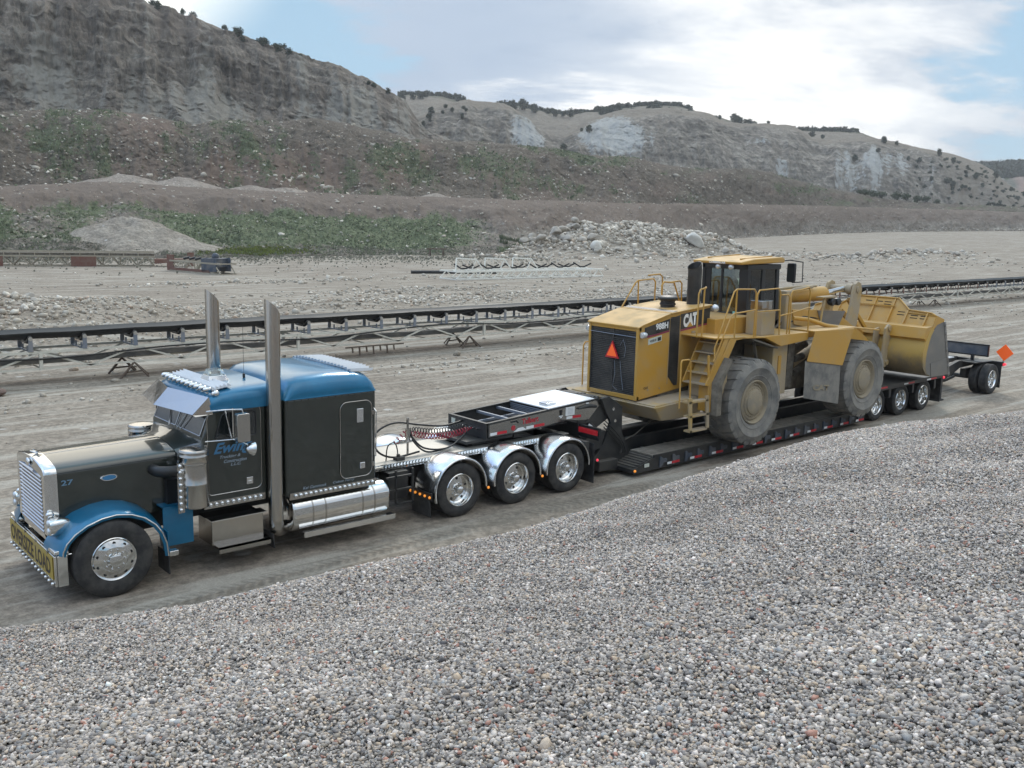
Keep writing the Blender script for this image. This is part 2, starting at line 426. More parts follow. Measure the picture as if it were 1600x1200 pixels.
M['tread'] = mat('dusty_tread_steel', (.032, .031, .030), .7, dust=.5, dcol=(.13, .115, .095), updust_sheen=.4)
M['rust'] = mat('rusty_red_steel', (.16, .070, .050), .8, dust=.35, dcol=(.22, .18, .14), dscale=3.)
M['bluegrey'] = mat('blue_grey_steel', (.045, .060, .085), .6, dust=.3)
M['seat'] = mat('seat_fabric', (.012, .013, .014), .9)
M['decal'] = mat('pale_decal', (.55, .57, .50), .5)
def glass_mat(name, tint, refl=.12):
    m = bpy.data.materials.new(name); m.use_nodes = True; T = NT(m.node_tree); T.n.clear()
    tr = T.new('ShaderNodeBsdfTransparent'); tr.inputs[0].default_value = (*tint, 1)
    gl = T.new('ShaderNodeBsdfGlossy'); gl.inputs[0].default_value = (1, 1, 1, 1); gl.inputs['Roughness'].default_value = .03
    fr = T.new('ShaderNodeFresnel'); fr.inputs[0].default_value = 1.5
    mx = T.new('ShaderNodeMixShader'); T.l.new(T.math('ADD', fr.outputs[0], refl*.3, clamp=True), mx.inputs[0]); T.l.new(tr.outputs[0], mx.inputs[1]); T.l.new(gl.outputs[0], mx.inputs[2])
    o = T.new('ShaderNodeOutputMaterial'); T.l.new(mx.outputs[0], o.inputs[0]); return m
M['cabglass'] = glass_mat('cab_glass', (.80, .88, .84))
M['clearglass'] = glass_mat('clear_glass', (.85, .9, .88), .4)
# ================================================================ land
def land_mat(name, cols, scale=1., bump=.6, veg=(.045, .062, .028), pale=(.36, .36, .335), zs=1., red=(.20, .125, .095), stones=0., fine=6., bdist=.3, tracks=False):
    m = bpy.data.materials.new(name); m.use_nodes = True; T = NT(m.node_tree); b = T.n['Principled BSDF']
    pos = T.new('ShaderNodeNewGeometry').outputs['Position']; p = T.scale(pos, (scale, scale, scale*zs))
    n1 = T.noise(p, .05, 6, .62, .3); n2 = T.noise(p, .4, 7, .65); n3 = T.noise(p, fine, 5, .7)
    c = T.mix(T.ramp(n1, .35, .65), (*cols[0], 1), (*cols[1], 1)); c = T.mix(T.math('MULTIPLY', T.ramp(n2, .35, .68), .75), c, (*cols[2], 1))
    if zs != 1.:      # run-off streaks down the face
        ns = T.noise(T.scale(pos, (.16, .16, .022)), 1., 6, .68, .5); fs_ = T.ramp(ns, .3, .7, .62, 1.38); wz = T.new('ShaderNodeVectorMath', operation='ADD'); T.put(wz.inputs[0], T.scale(pos, (.012, .012, .42))); T.put(wz.inputs[1], T.noise(pos, .02, 3, .5, 0., 1)); st_ = T.noise(wz.outputs[0], 1., 5, .7); fs_ = T.math('MULTIPLY', fs_, T.ramp(st_, .42, .58, .84, 1.14)); v0 = T.new('ShaderNodeVectorMath', operation='SCALE'); T.put(v0.inputs[0], c); T.put(v0.inputs[3], fs_); c = v0.outputs[0]
    nk = T.noise(T.scale(pos, (1, 1, .6)), fine*.22, 9, .80, .25); kf = T.ramp(nk, .50, .58, 1.08, .76); vk = T.new('ShaderNodeVectorMath', operation='SCALE'); T.put(vk.inputs[0], c); T.put(vk.inputs[3], kf)
    if not tracks: c = vk.outputs[0]
    f3 = T.ramp(n3, .25, .75, .62, 1.38); vv = T.new('ShaderNodeVectorMath', operation='SCALE'); T.put(vv.inputs[0], c); T.put(vv.inputs[3], f3); c = vv.outputs[0]
    at = T.new('ShaderNodeAttribute', attribute_name='mask'); sp = T.new('ShaderNodeSeparateColor'); T.l.new(at.outputs['Color'], sp.inputs[0])
    nv = T.noise(p, 1.3, 6, .7); 
    fr = T.ramp(T.math('ADD', sp.outputs[2], T.math('MULTIPLY', T.math('SUBTRACT', nv, .5), .9)), .35, .65); c = T.mix(T.math('MULTIPLY', fr, .8), c, (*red, 1))
    fp = T.ramp(T.math('ADD', sp.outputs[1], T.math('MULTIPLY', T.math('SUBTRACT', n2, .5), .9)), .42, .58); c = T.mix(T.math('MULTIPLY', fp, .85), c, (*pale, 1))
    fv = T.ramp(T.math('ADD', sp.outputs[0], T.math('MULTIPLY', T.math('SUBTRACT', nv, .5), 1.1)), .38, .62)
    vc = T.mix(T.ramp(n3, .3, .7), (veg[0]*.75, veg[1]*.75, veg[2]*.75, 1), (veg[0]*1.5, veg[1]*1.5, veg[2]*1.4, 1)); c = T.mix(T.math('MULTIPLY', fv, .85), c, vc)
    if stones:
        vo = T.new('ShaderNodeTexVoronoi', feature='F1'); T.put(vo.inputs['Vector'], pos); vo.inputs['Scale'].default_value = stones
        d = T.ramp(vo.outputs['Distance'], .12, .24, 1., 0.); rs = T.new('ShaderNodeSeparateColor'); T.l.new(vo.outputs['Color'], rs.inputs[0])
        sel = T.math('MULTIPLY', d, T.ramp(rs.outputs[0], .72, .78)); c = T.mix(T.math('MULTIPLY', sel, .8), c, T.mix(rs.outputs[1], (.28, .255, .22, 1), (.52, .50, .46, 1)))
    h = T.math('ADD', T.math('ADD', T.math('MULTIPLY', n2, .6), T.math('MULTIPLY', n3, .4)), T.math('MULTIPLY', nk, 0. if tracks else .8))
    if tracks:
        xs = T.scale(pos, (.10, 1.0, 1.)); t1 = T.noise(xs, 1.3, 6, .6, .6); t2 = T.noise(T.scale(pos, (.25, 2.2, 1.)), 2.3, 5, .6, .4)
        c = T.mix(T.math('MULTIPLY', T.ramp(t1, .50, .60), .55), c, (.44, .405, .345, 1)); c = T.mix(T.math('MULTIPLY', T.ramp(t2, .55, .64), .5), c, (.16, .135, .105, 1))
        big = T.noise(pos, .09, 5, .6, .8); c = T.mix(T.math('MULTIPLY', T.ramp(big, .55, .68), .35), c, (.20, .17, .135, 1))
        h = T.math('ADD', h, T.math('MULTIPLY', t2, .5))
        sx = T.new('ShaderNodeSeparateXYZ'); T.put(sx.inputs[0], pos); yb = None
        for yy_, w_ in ((-.75, .20), (-1.25, .16), (5.6, .28), (7.9, .28), (9.9, .25), (12.2, .3), (15.4, .3)):
            dy_ = T.math('ABSOLUTE', T.math('SUBTRACT', T.math('ADD', sx.outputs[1], T.math('MULTIPLY', T.noise(T.scale(pos, (.06, 0, 0)), 1., 2), 1.2)), yy_+.6))
            m_ = T.ramp(dy_, w_*.8, w_, 1., 0.); yb = m_ if yb is None else T.math('MAXIMUM', yb, m_)
        lug = T.math('SINE', T.math('ADD', T.math('MULTIPLY', sx.outputs[0], 38.), T.math('MULTIPLY', T.math('ABSOLUTE', T.math('SINE', T.math('MULTIPLY', sx.outputs[1], 9.))), 4.)))
        tm_ = T.math('MULTIPLY', yb, T.ramp(T.noise(pos, .35, 4, .6), .40, .56)); c = T.mix(T.math('MULTIPLY', tm_, .35), c, (.20, .172, .138, 1))
        lf = T.math('ADD', 1., T.math('MULTIPLY', T.math('MULTIPLY', tm_, lug), .13)); vl = T.new('ShaderNodeVectorMath', operation='SCALE'); T.put(vl.inputs[0], c); T.put(vl.inputs[3], lf); c = vl.outputs[0]
        h = T.math('ADD', h, T.math('MULTIPLY', T.math('MULTIPLY', tm_, lug), .25))
        g2 = T.noise(pos, 28., 3, .6); f4 = T.ramp(g2, .2, .8, .82, 1.18); v2 = T.new('ShaderNodeVectorMath', operation='SCALE'); T.put(v2.inputs[0], c); T.put(v2.inputs[3], f4); c = v2.outputs[0]
    T.put(b.inputs['Base Color'], c); b.inputs['Roughness'].default_value = .95; b.inputs['Specular IOR Level'].default_value = .12
    bn_ = T.new('ShaderNodeBump'); bn_.inputs['Strength'].default_value = bump; bn_.inputs['Distance'].default_value = bdist
    T.put(bn_.inputs['Height'], h); T.put(b.inputs['Normal'], bn_.outputs[0]); return m

# ---- ground sheet (polar grid, dense near the road)
MOUNDS = [(3.5, 31.5, 9.5, 5.5, 2.3), (12.5, 33.5, 4.5, 3.0, .9), (-8, 30, 9, 6, 2.4), (105, 97, 13, 9, 4.3), (119, 95, 12, 8, 4.6), (132, 92, 10, 7, 3.0), (170, 76, 14, 4, 1.0), (25, 37, 7, 1.5, .35)]
def gheight(x, y):
    z = .05*fbm(x*.06, y*.06, 0, 3, seed=3)+.012*fbm(x*.5, y*.5, 0, 3, seed=5)
    z = np.where((np.abs(y-1.2) < 4) & (x > -6) & (x < 34), z*.15, z)
    rd = np.hypot(x-CAM[0], y-CAM[1]); z = z+.0146*np.clip(rd-180, 0, 420)
    rr = np.exp(-((y-8.5)/.25)**2)+np.exp(-((y-10.6)/.25)**2)+np.exp(-((y-12.8-.02*x)/.3)**2)
    z = z-.035*rr*(.6+.4*np.sin(x*.7))
    for (cx, cy, rx, ry, h) in MOUNDS:
        d = ((x-cx)/rx)**2+((y-cy)/ry)**2
        m = h*np.clip(1-np.sqrt(d)*.75, 0, None)**1.15*(1+.25*fbm(x*.35, y*.35, cx, 4, seed=9))
        z = z+np.where(d < 1.8, m, 0)
    return z
na, nr = 620, 420
az = YAW+np.radians(np.linspace(-75, 88, na)); rad = np.concatenate([np.linspace(2., 60, 250), 60*np.exp(np.linspace(0.015, math.log(6000/60), nr-250))])
A, RR = np.meshgrid(az, rad); GX = CAM[0]+RR*np.sin(A); GY = CAM[1]+RR*np.cos(A); GZ = gheight(GX, GY)
V = np.stack([GX, GY, GZ], -1).reshape(-1, 3)
def blob(x, y, cx, cy, rx, ry): return np.exp(-(((x-cx)/rx)**2+((y-cy)/ry)**2))
vx, vy = V[:, 0], V[:, 1]
rdv = np.hypot(vx-CAM[0], vy-CAM[1]); azv = np.arctan2(vx-CAM[0], vy-CAM[1])
veg = .42*np.clip((rdv-98-(azv-.3)*30)/14, 0, 1)*np.clip((.72-azv)/.05, 0, 1)
pale = .28*blob(vx, vy, 30, 45, 18, 4)+.35*blob(vx, vy, 36, 40, 16, 1.2)+.3*blob(vx, vy, 60, 14, 16, 2)+.25*blob(vx, vy, 50, 34, 14, 2)+.25*blob(vx, vy, 90, 25, 30, 4)+.2*blob(vx, vy, 20, 24.5, 30, .5)
redm = .45*blob(vx, vy, 40, 21, 9, 2.)+.55*blob(vx, vy, 3.5, 31, 7, 4.5)+.4*blob(vx, vy, 13, 34, 4, 2.5)+.5*blob(vx, vy, 118, 94, 18, 8)+.25*blob(vx, vy, 25, 14.5, 30, 1.2)
msk = np.stack([veg, pale, redm, np.ones_like(veg)], -1)
MG = land_mat('dirt_ground', ((.255, .217, .175), (.305, .264, .215), (.202, .169, .134)), 1., .6, stones=1.3, fine=5., bdist=.06, tracks=True, pale=(.47, .445, .40))
go = mesh_np('ground', V, grid_faces(nr, na)[:, ::-1], MG, attrs={'mask': ('POINT', msk)}); tag(go, 'flat grey brown dirt yard with wheel tracks', None, kind='structure')

# ---- layered slopes
def interp(pts, u): p = np.array(pts, float); return np.interp(u, p[:, 0], p[:, 1])
LAYERS = {}
def ledge(z, t, u, n, k):            # broken rock ledges
    q = z*n+.9*fbm(u/55, t*2, 2, 4, seed=91); f = q-np.floor(q); st = f+k*(np.clip((f-.35)/.3, 0, 1)-f); e = np.clip(np.minimum(t, 1-t)*8, 0, 1)*np.clip((t-.25)*5, 0, 1)
    return z+(st-f)/n*e
def layer(name, crest, cD, base, bD, mat_, label, prof, amp=0., lam=20., vz=0., rows=110, du=3., back=60., bz=None, maskf=None, u0=None, u1=None, plateau=None, lat=.6, seed=1, bdrop=.25, basez=None, ampf=None):
    """crest/base: image column -> image row; cD/bD: column -> distance in metres; prof(t)->height fraction"""
    u0 = crest[0][0] if u0 is None else u0; u1 = crest[-1][0] if u1 is None else u1
    U = np.arange(u0, u1+du, du); cy_ = interp(crest, U); D2 = interp(cD, U); D1 = interp(bD, U)
    dirs = np.array([ray(u, v) for u, v in zip(U, cy_)]); hd = np.hypot(dirs[:, 0], dirs[:, 1])
    K = np.array(CAM)+dirs*(D2/hd)[:, None]
    az_ = np.stack([dirs[:, 0]/hd, dirs[:, 1]/hd], -1)
    if basez is None:
        by_ = interp(base, U); db = np.array([ray(u, v) for u, v in zip(U, by_)]); hb = np.hypot(db[:, 0], db[:, 1]); B = np.array(CAM)+db*(D1/hb)[:, None]
    else:
        B = np.concatenate([np.array(CAM[:2])+az_*D1[:, None], np.full((len(U), 1), 0.)+interp(basez, U)[:, None]], 1)
    nb = 14; t = np.linspace(0, 1, rows)[:, None]; s = np.cumsum(np.r_[0, np.hypot(np.diff(K[:, 0]), np.diff(K[:, 1]))])[None, :]
    zf = prof(t, U[None, :])
    X = B[None, :, 0]*(1-t)+K[None, :, 0]*t; Y = B[None, :, 1]*(1-t)+K[None, :, 1]*t; Z = B[None, :, 2]*(1-zf)+K[None, :, 2]*zf
    env = np.clip(np.sin(np.pi*np.clip(t*1.02, 0, 1))**.6, 0, 1)*np.ones_like(X)
    if amp:
        wv = .35*fbm(s/lam*1.3, t*2.5, seed, 3, .5, seed+2)
        g = fbm(s/(lam*2.2)+wv*.5, t*.9*lat, seed*3.1, 3, .5, seed, True); g1 = fbm(s/(lam*.7)+wv, t*1.3*lat, seed*5.1, 4, .6, seed+4, True)
        g2 = fbm(X/lam*3.2, Y/lam*3.2, Z/lam*3.2, 5, .65, seed+7); g3 = fbm(s/(lam*.22)+wv, t*2.2*lat, seed, 3, .6, seed+5, True)
        off = amp*env*(g*.60+g1*.42+g2*.20+g3*.22+(.05*fbm(X/lam*11, Y/lam*11, Z/lam*14, 3, .6, seed+9, True)))*(ampf(t, U[None, :]) if ampf else 1.)
        X = X-az_[None, :, 0]*off; Y = Y-az_[None, :, 1]*off
    if vz:
        Z = Z+vz*(.2+.8*env)*fbm(X/(lam*.45), Y/(lam*.45), 0, 6, .62, seed+11)
    # plateau / back slope behind the crest
    tb = np.linspace(0, 1, nb+1)[1:, None]; 
    Xb = X[-1:]+az_[None, :, 0]*back*tb; Yb = Y[-1:]+az_[None, :, 1]*back*tb; Zb = Z[-1:]-(Z[-1:]-B[None, :, 2])*bdrop*tb**1.3
    X = np.vstack([X, Xb]); Y = np.vstack([Y, Yb]); Z = np.vstack([Z, Zb]); T_ = np.vstack([t*np.ones((1, len(U))), 1+tb*np.ones((1, len(U)))])
    # skirt that runs a little below the foot
    nrow = X.shape[0]; V = np.stack([X, Y, Z], -1); V[0, :, 2] -= .6
    mk = maskf(U[None, :]*np.ones_like(X), T_, X, Y, Z) if maskf else np.zeros((*X.shape, 4))
    o = mesh_np(name, V.reshape(-1, 3), grid_faces(nrow, len(U))[:, ::-1], mat_, attrs={'mask': ('POINT', mk.reshape(-1, 4))})
    tag(o, label, None, kind='structure'); LAYERS[name] = (U, T_, V, mk); return o
def mk4(v, p, r): return np.stack([np.clip(v, 0, 1), np.clip(p, 0, 1), np.clip(r, 0, 1), np.ones_like(v)], -1)
def B2(u, t, cu, ct, ru, rt): return np.exp(-(((u-cu)/ru)**2+((t-ct)/rt)**2))
MC = land_mat('cliff_rock', ((.215, .180, .147), (.280, .243, .200), (.145, .120, .098)), 1., 1., zs=.35, fine=1.1, bdist=2.6, pale=(.35, .325, .28), veg=(.06, .07, .045), red=(.205, .168, .140))
MS = land_mat('spoil_earth', ((.145, .120, .096), (.176, .147, .117), (.094, .079, .062)), 1., .9, fine=2.0, bdist=1.1, stones=.45, veg=(.105, .118, .070), red=(.20, .145, .115))
MT = land_mat('terrace_earth', ((.240, .205, .170), (.280, .245, .205), (.175, .148, .122)), 1., .9, fine=2.4, bdist=.8, stones=.7, veg=(.118, .145, .080), red=(.205, .160, .130))
MH = land_mat('hill_earth', ((.215, .188, .158), (.270, .240, .200), (.145, .126, .104)), 1., .9, zs=.3, fine=.28, bdist=4., pale=(.46, .46, .44), veg=(.07, .08, .05), red=(.265, .225, .180))
MF = land_mat('far_hill_earth', ((.10, .105, .085), (.14, .13, .11), (.08, .088, .07)), 1., .6, fine=.3, bdist=4., pale=(.45, .42, .38), red=(.30, .20, .17))

# far ridge
layer('far_ridge', [(1380, 262), (1450, 262), (1480, 259), (1520, 261), (1560, 259), (1600, 257), (1700, 252), (1900, 256), (2100, 262)], [(1380, 1300), (2100, 1500)], [(1380, 318), (2100, 330)], [(1380, 1080), (2100, 1150)], MF, 'far dark ridge with a pink and grey eroded foot', lambda t, u: t**.8, 30, 60, 4, back=200, seed=21,
      maskf=lambda u, t, x, y, z: mk4(.75*np.clip((t-.5+.2*fbm(u/12, t*2, 1))/.1, 0, 1), .35+.5*fbm(u/9, t*3, 3, 4), .4+.5*fbm(u/14, t*3, 9, 4)))
# back hills behind
layer('hill_back', [(540, 200), (590, 168), (625, 153), (640, 151), (690, 151), (712, 157), (760, 166), (790, 166), (830, 172), (860, 179), (890, 180), (930, 175), (1000, 167), (1060, 168), (1100, 178), (1140, 190), (1200, 200), (1240, 205), (1260, 206), (1300, 207), (1345, 209), (1380, 224), (1500, 262)], [(540, 850), (1500, 900)], [(540, 270), (1500, 320)], [(540, 640), (1500, 700)], MH, 'rounded back hills with dark juniper woods along the top', lambda t, u: 1-(1-t)**1.5, 14, 55, 5, back=150, seed=31,
      maskf=lambda u, t, x, y, z: mk4(.30+.20*(t > .85), .1+0*u, .6+0*u))
def hm(u, t, x, y, z):
    p = .85*B2(u, t, 945, .50, 55, .33)+.75*B2(u, t, 822, .40, 34, .32)+.5*B2(u, t, 1225, .25, 30, .15)+.4*B2(u, t, 1345, .3, 40, .3)+.45*B2(u, t, 1400, .5, 60, .25)+.3*B2(u, t, 1000, .35, 40, .2)+.5*B2(u, t, 1180, .5, 30, .06)
    tt = t+.07*fbm(u/35, t*2, 2, 4, seed=44)
    p = p+(t < .68)*np.clip((u-1080)/80, 0, 1)*(.03+.42*np.clip(fbm(u/13+.5*fbm(u/40, t*3, 1, 3, seed=47), t*.9, 3, 4, .6, 48), -.2, 1))+(t < .6)*.28*np.clip(fbm(u/11, t*.8, 5, 4, .6, 49), 0, 1)
    v = .35*B2(u, t, 1500, .45, 80, .3)+.08*(t > .9)
    r = .85*np.clip((tt-.66)/.1, 0, 1)+.7*np.clip((u-1440)/50, 0, 1)*(tt > .15)+.5*B2(u, t, 700, .7, 60, .3)+.45*np.clip((.10-tt)/.1, 0, 1)
    return mk4(v, p, r)
layer('hill_front', [(600, 260), (640, 190), (665, 178), (700, 164), (732, 158), (760, 160), (790, 166), (815, 180), (842, 203), (862, 219), (885, 216), (900, 205), (915, 193), (935, 182), (960, 176), (985, 172), (1050, 172), (1085, 176), (1110, 180), (1135, 190), (1160, 193), (1205, 194), (1240, 200), (1265, 214), (1290, 219), (1320, 216), (1355, 214), (1385, 221), (1410, 226), (1450, 233), (1500, 245), (1530, 255), (1548, 266), (1570, 286), (1600, 304), (1680, 326)],
      [(600, 600), (860, 680), (900, 680), (1680, 880)], [(600, 262), (860, 262), (1000, 290), (1300, 318), (1500, 326), (1680, 334)], [(600, 480), (860, 500), (1100, 540), (1680, 740)], MH, 'eroded pale clay hills with bare rounded tops and ribbed cliffs',
      lambda t, u: np.interp(t, [0, .12, .30, .62, .70, .82, 1.], [0, .07, .42, .76, .84, .94, 1.])+0*u, 26, 38, 5, du=2., rows=170, ampf=lambda t, u: np.interp(t, [0, .1, .25, .6, .72, 1], [.25, .6, 1., 1., .22, .12])+0*u, back=120, seed=41, maskf=hm, lat=.4)
def cm(u, t, x, y, z):
    n_ = fbm(u/26+.6*fbm(u/60, t*2, 1, 3, seed=56), t*.8, 5, 4, .6, 57)
    p = .35+.42*n_+.25*B2(u, t, 330, .22, 170, .22)+.22*B2(u, t, 560, .45, 60, .25)+.25*B2(u, t, 60, .30, 60, .2)
    v = .18*(t > .93)+.1*B2(u, t, 130, .35, 30, .3)+0*u
    r = .28+.45*fbm(u/40, t*2.5, 3, 4, .6, 58)+.35*B2(u, t, 60, .85, 90, .2)+.30*B2(u, t, 270, .8, 90, .2)+.3*(t > .93)
    return mk4(v, p, r)
layer('cliff', [(-500, -260), (-200, -130), (0, -55), (120, -28), (192, 4), (206, 11), (245, 19), (271, 23), (306, 32), (350, 49), (385, 65), (416, 78), (455, 86), (481, 93), (525, 109), (573, 132), (612, 150), (634, 163), (656, 196), (680, 214), (720, 232), (780, 250)],
      [(-500, 400), (0, 410), (400, 430), (650, 450), (780, 450)], [(-500, 190), (0, 196), (400, 215), (700, 232), (780, 256)], [(-500, 300), (0, 305), (500, 330), (780, 350)], MC, 'tall grey brown rock cliff with gullies and scree on the left',
      lambda t, u: ledge(np.interp(t, [0, .25, .45, .58, .66, .86, 1], [0, .17, .36, .62, .68, .95, 1])+0*u, t, u, 11, .55), 30, 40, 6., du=2., rows=230, back=160, seed=51, maskf=cm, lat=.38)
def sm(u, t, x, y, z):
    v = .30+.6*fbm(u/26, t*4.2, 3, 5, .65, seed=61)+.25*B2(u, t, 130, .6, 90, .4)+.3*B2(u, t, 380, .55, 40, .4)+.35*B2(u, t, 600, .5, 60, .3)+.4*B2(u, t, 900, .8, 80, .2)+.35*B2(u, t, 760, .45, 60, .25)-.4*B2(u, t, 520, .7, 40, .3)-.3*B2(u, t, 700, .9, 80, .2)-.3*B2(u, t, 1010, .4, 50, .3)
    r = .32+.4*fbm(u/50, t*3, 8, 4, .6, seed=63)+.35*B2(u, t, 400, .2, 200, .15)+.45*B2(u, t, 640, .55, 40, .25)+.35*B2(u, t, 250, .75, 40, .2)
    return mk4(v, 0*u+.05, r)
layer('spoil_slope', [(-400, 178), (0, 176), (60, 173), (110, 171), (150, 171), (180, 172), (230, 181), (265, 188), (300, 196), (330, 187), (370, 186), (440, 190), (485, 184), (545, 194), (600, 206), (640, 216), (712, 220), (760, 222), (806, 226), (862, 230), (912, 241), (987, 246), (1037, 258), (1100, 264), (1150, 262), (1200, 268), (1275, 290), (1350, 304), (1412, 316), (1500, 321), (1620, 326), (1750, 331)],
      [(-400, 240), (0, 240), (600, 270), (900, 310), (1100, 350), (1200, 400), (1400, 540), (1750, 760)], None, [(-400, 172), (0, 172), (600, 195), (800, 208), (1000, 250), (1200, 345), (1400, 470), (1750, 640)], MS, 'brown spoil bank with patches of green weeds below the cliff',
      lambda t, u: np.interp(t, [0, .12, .55, 1], [0, .10, .62, 1])+0*u, 11., 17, 3.2, du=2., rows=190, back=45, seed=61, maskf=sm, basez=[(-400, 7.9), (0, 8.3), (600, 8.5), (1000, 9.2), (1400, 13.5), (1600, 15), (1750, 16)], bdrop=.1)
def tm(u, t, x, y, z):
    left = np.clip((820-u)/110, 0, 1); tt = t+.13*fbm(u/34, t*2, 4, 5, .6, seed=73); n_ = fbm(u/22, t*4, 7, 5, .6, seed=74)
    v = left*(.72*np.clip((.84-tt)/.12, 0, 1)+.14*n_)*(1-.9*B2(u, t, 190, .35, 60, .35)-.5*B2(u, t, 60, .55, 50, .3))-.28*np.clip((.28-tt)/.1, 0, 1)*left
    r = left*(.62*np.clip((tt-.68)/.12, 0, 1)*(t <= 1.02)+.15)+(1-left)*(.55*np.clip((tt-.40)/.25, 0, 1)*(t <= 1.02)+.25)+.2*n_
    return mk4(v, .05+.15*n_, r)
layer('terrace', [(-400, 296), (0, 292), (60, 288), (140, 284), (200, 285), (300, 292), (450, 299), (600, 306), (700, 309), (830, 313), (1010, 318), (1240, 320), (1400, 325), (1600, 331), (1900, 340)],
      [(-400, 150), (0, 152), (600, 172), (780, 182), (900, 200), (1000, 225), (1200, 320), (1400, 440), (1600, 542), (1900, 625)], [(-400, 386), (0, 392), (300, 398), (600, 399), (780, 399), (850, 394), (1000, 384), (1200, 373), (1400, 363), (1600, 360), (1900, 364)],
      [(-400, 120), (0, 120), (300, 121), (600, 136), (780, 144), (850, 160), (1000, 200), (1200, 300), (1400, 420), (1600, 520), (1900, 600)], MT, 'long earth terrace bank with grass on its left part and a reddish upper edge',
      lambda t, u: (lambda w: w*np.interp(t, [0, .2, .5, .74, .84, 1], [0, .08, .32, .56, .80, 1])+(1-w)*np.interp(t, [0, .25, .6, 1], [0, .14, .55, 1]))(np.clip((900-u)/220, 0, 1)), 5., 11., 1.5, du=1.8, rows=120, back=70, seed=71, maskf=tm, bdrop=.0, lat=1.5)
# cone of pale spoil on the terrace slope and small pinkish heaps on its edge
def heap(name, label, cx, cy, cz, rx, ry, h, mt, seed=1, n=70):
    u = np.linspace(0, 1.25, 34)[:, None]; a = np.linspace(0, 2*np.pi, n)[None, :]
    x = cx+rx*u*np.cos(a); y = cy+ry*u*np.sin(a); z = cz+h*np.where(u < 1, 1-u, (1-u)*2.5)*(1+0*a)+h*.16*fbm(x*.45, y*.45, seed, 4, seed=seed)
    z = np.where(u < .12, z-h*.10*(1-u/.12), z)
    V = np.stack([x, y, z], -1).reshape(-1, 3); o = mesh_np(name, V, grid_faces(34, n), mt, attrs={'mask': ('POINT', np.zeros((len(V), 4)))}); tag(o, label, None, kind='structure'); return o
MP = land_mat('pale_spoil', ((.30, .262, .215), (.34, .30, .25), (.235, .205, .17)), 1., .8, fine=3., bdist=.5, stones=.9)
MK = land_mat('pinkish_gravel', ((.255, .215, .18), (.29, .25, .21), (.20, .165, .14)), 1., .7, fine=4., bdist=.3, stones=1.4)
c = at_dist(200, 352, 133); heap('spoil_heap', 'pale conical spoil heap against the grassy bank on the left', c[0], c[1], .4, 12.5, 12., 4.7, MP, 3)
for (u, v, D, rx, h) in ((195, 287, 166, 8, 1.9), (285, 291, 168, 7, 1.8), (395, 297, 172, 6, 1.2), (450, 299, 176, 5, 1.1), (680, 307, 192, 4, 1.0)):
    c = at_dist(u, v, D); heap('gravel_heap', 'low heap of pinkish gravel along the edge of the terrace', c[0], c[1], c[2]-.3, rx, rx*.6, h, MK, int(u))
# ================================================================ semi truck
CY = 1.22
def my(y): return 2*CY-y
truck = thing('semi_truck', 'dark charcoal and blue long-nosed truck with sleeper and two tall chrome stacks', 'truck', (0, CY, 0))

def rrect(x0, x1, z0, z1, r, n=5, r4=None):
    rs = r4 or (r, r, r, r); out = []
    for (cx, cz, a0, rr) in ((x1-rs[0], z1-rs[0], 0, rs[0]), (x0+rs[1], z1-rs[1], 90, rs[1]), (x0+rs[2], z0+rs[2], 180, rs[2]), (x1-rs[3], z0+rs[3], 270, rs[3])):
        for i in range(n+1):
            a = R(a0+90*i/n); out.append((cx+rr*math.cos(a), cz+rr*math.sin(a)))
    return out
def outline_tube(mb, poly, y, r):
    pts = [(a, y, b) for a, b in poly]; pts.append(pts[0]); mb.tube(pts, r, 6, False)

# ---- hood
b = MB()
def hood_sec(x, y0, zb, zs, zc):
    w = CY-y0
    half = [(y0, zb), (y0-.01, zb+(zs-zb)*.5), (y0, zs-.10), (y0+.012, zs-.05), (y0+.045, zs-.012), (y0+.10, zs+.012), (y0+w*.45, zs+(zc-zs)*.65), (y0+w*.8, zc-.004), (CY, zc)]
    return [(x, y, z) for y, z in half]+[(x, my(y), z) for y, z in half[::-1][1:]]
b.loft([hood_sec(-.62, .53, .95, 1.865, 1.955), hood_sec(-.2, .515, .96, 1.875, 1.965), hood_sec(.4, .50, 1.0, 1.885, 1.975), hood_sec(.9, .48, 1.0, 1.895, 1.985), hood_sec(1.12, .46, 1.0, 1.90, 1.99)])
b.build('hood', M['paint'], truck, smooth=35)
b = MB()   # cowl between hood and cab, flares to cab width
b.loft([hood_sec(1.128, .455, 1.0, 1.90, 1.99), hood_sec(1.25, .41, 1.0, 1.93, 2.01), hood_sec(1.36, .29, 1.0, 1.985, 2.05), hood_sec(1.47, .22, 1.0, 2.03, 2.09)])
b.build('cowl', M['paint'], truck, smooth=35)
b = MB(); b.box(-.49, 1.11, CY-.055, CY+.055, 1.99, 2.0)
me_pts = [(-.62, 1.955), (-.2, 1.965), (.4, 1.975), (.9, 1.985), (1.12, 1.99)]
b = MB(); b.loft([[(x, CY-.06, z-.01), (x, CY+.06, z-.01), (x, CY+.05, z+.007), (x, CY-.05, z+.007)] for x, z in me_pts])
b.build('hood_hinge_sheen_strip', M['stainless'], truck)  # steel hinge strip, widened to stand for sky reflection along the crown
b = MB()   # shoulder crease trim
b.tube([(x, y-.003, z) for x, y, z in ((-.62, .525, 1.80), (-.2, .51, 1.81), (.4, .495, 1.82), (.9, .475, 1.83), (1.12, .455, 1.835))], .006, 6)
b.build('hood_crease_trim', M['blackclean'], truck)
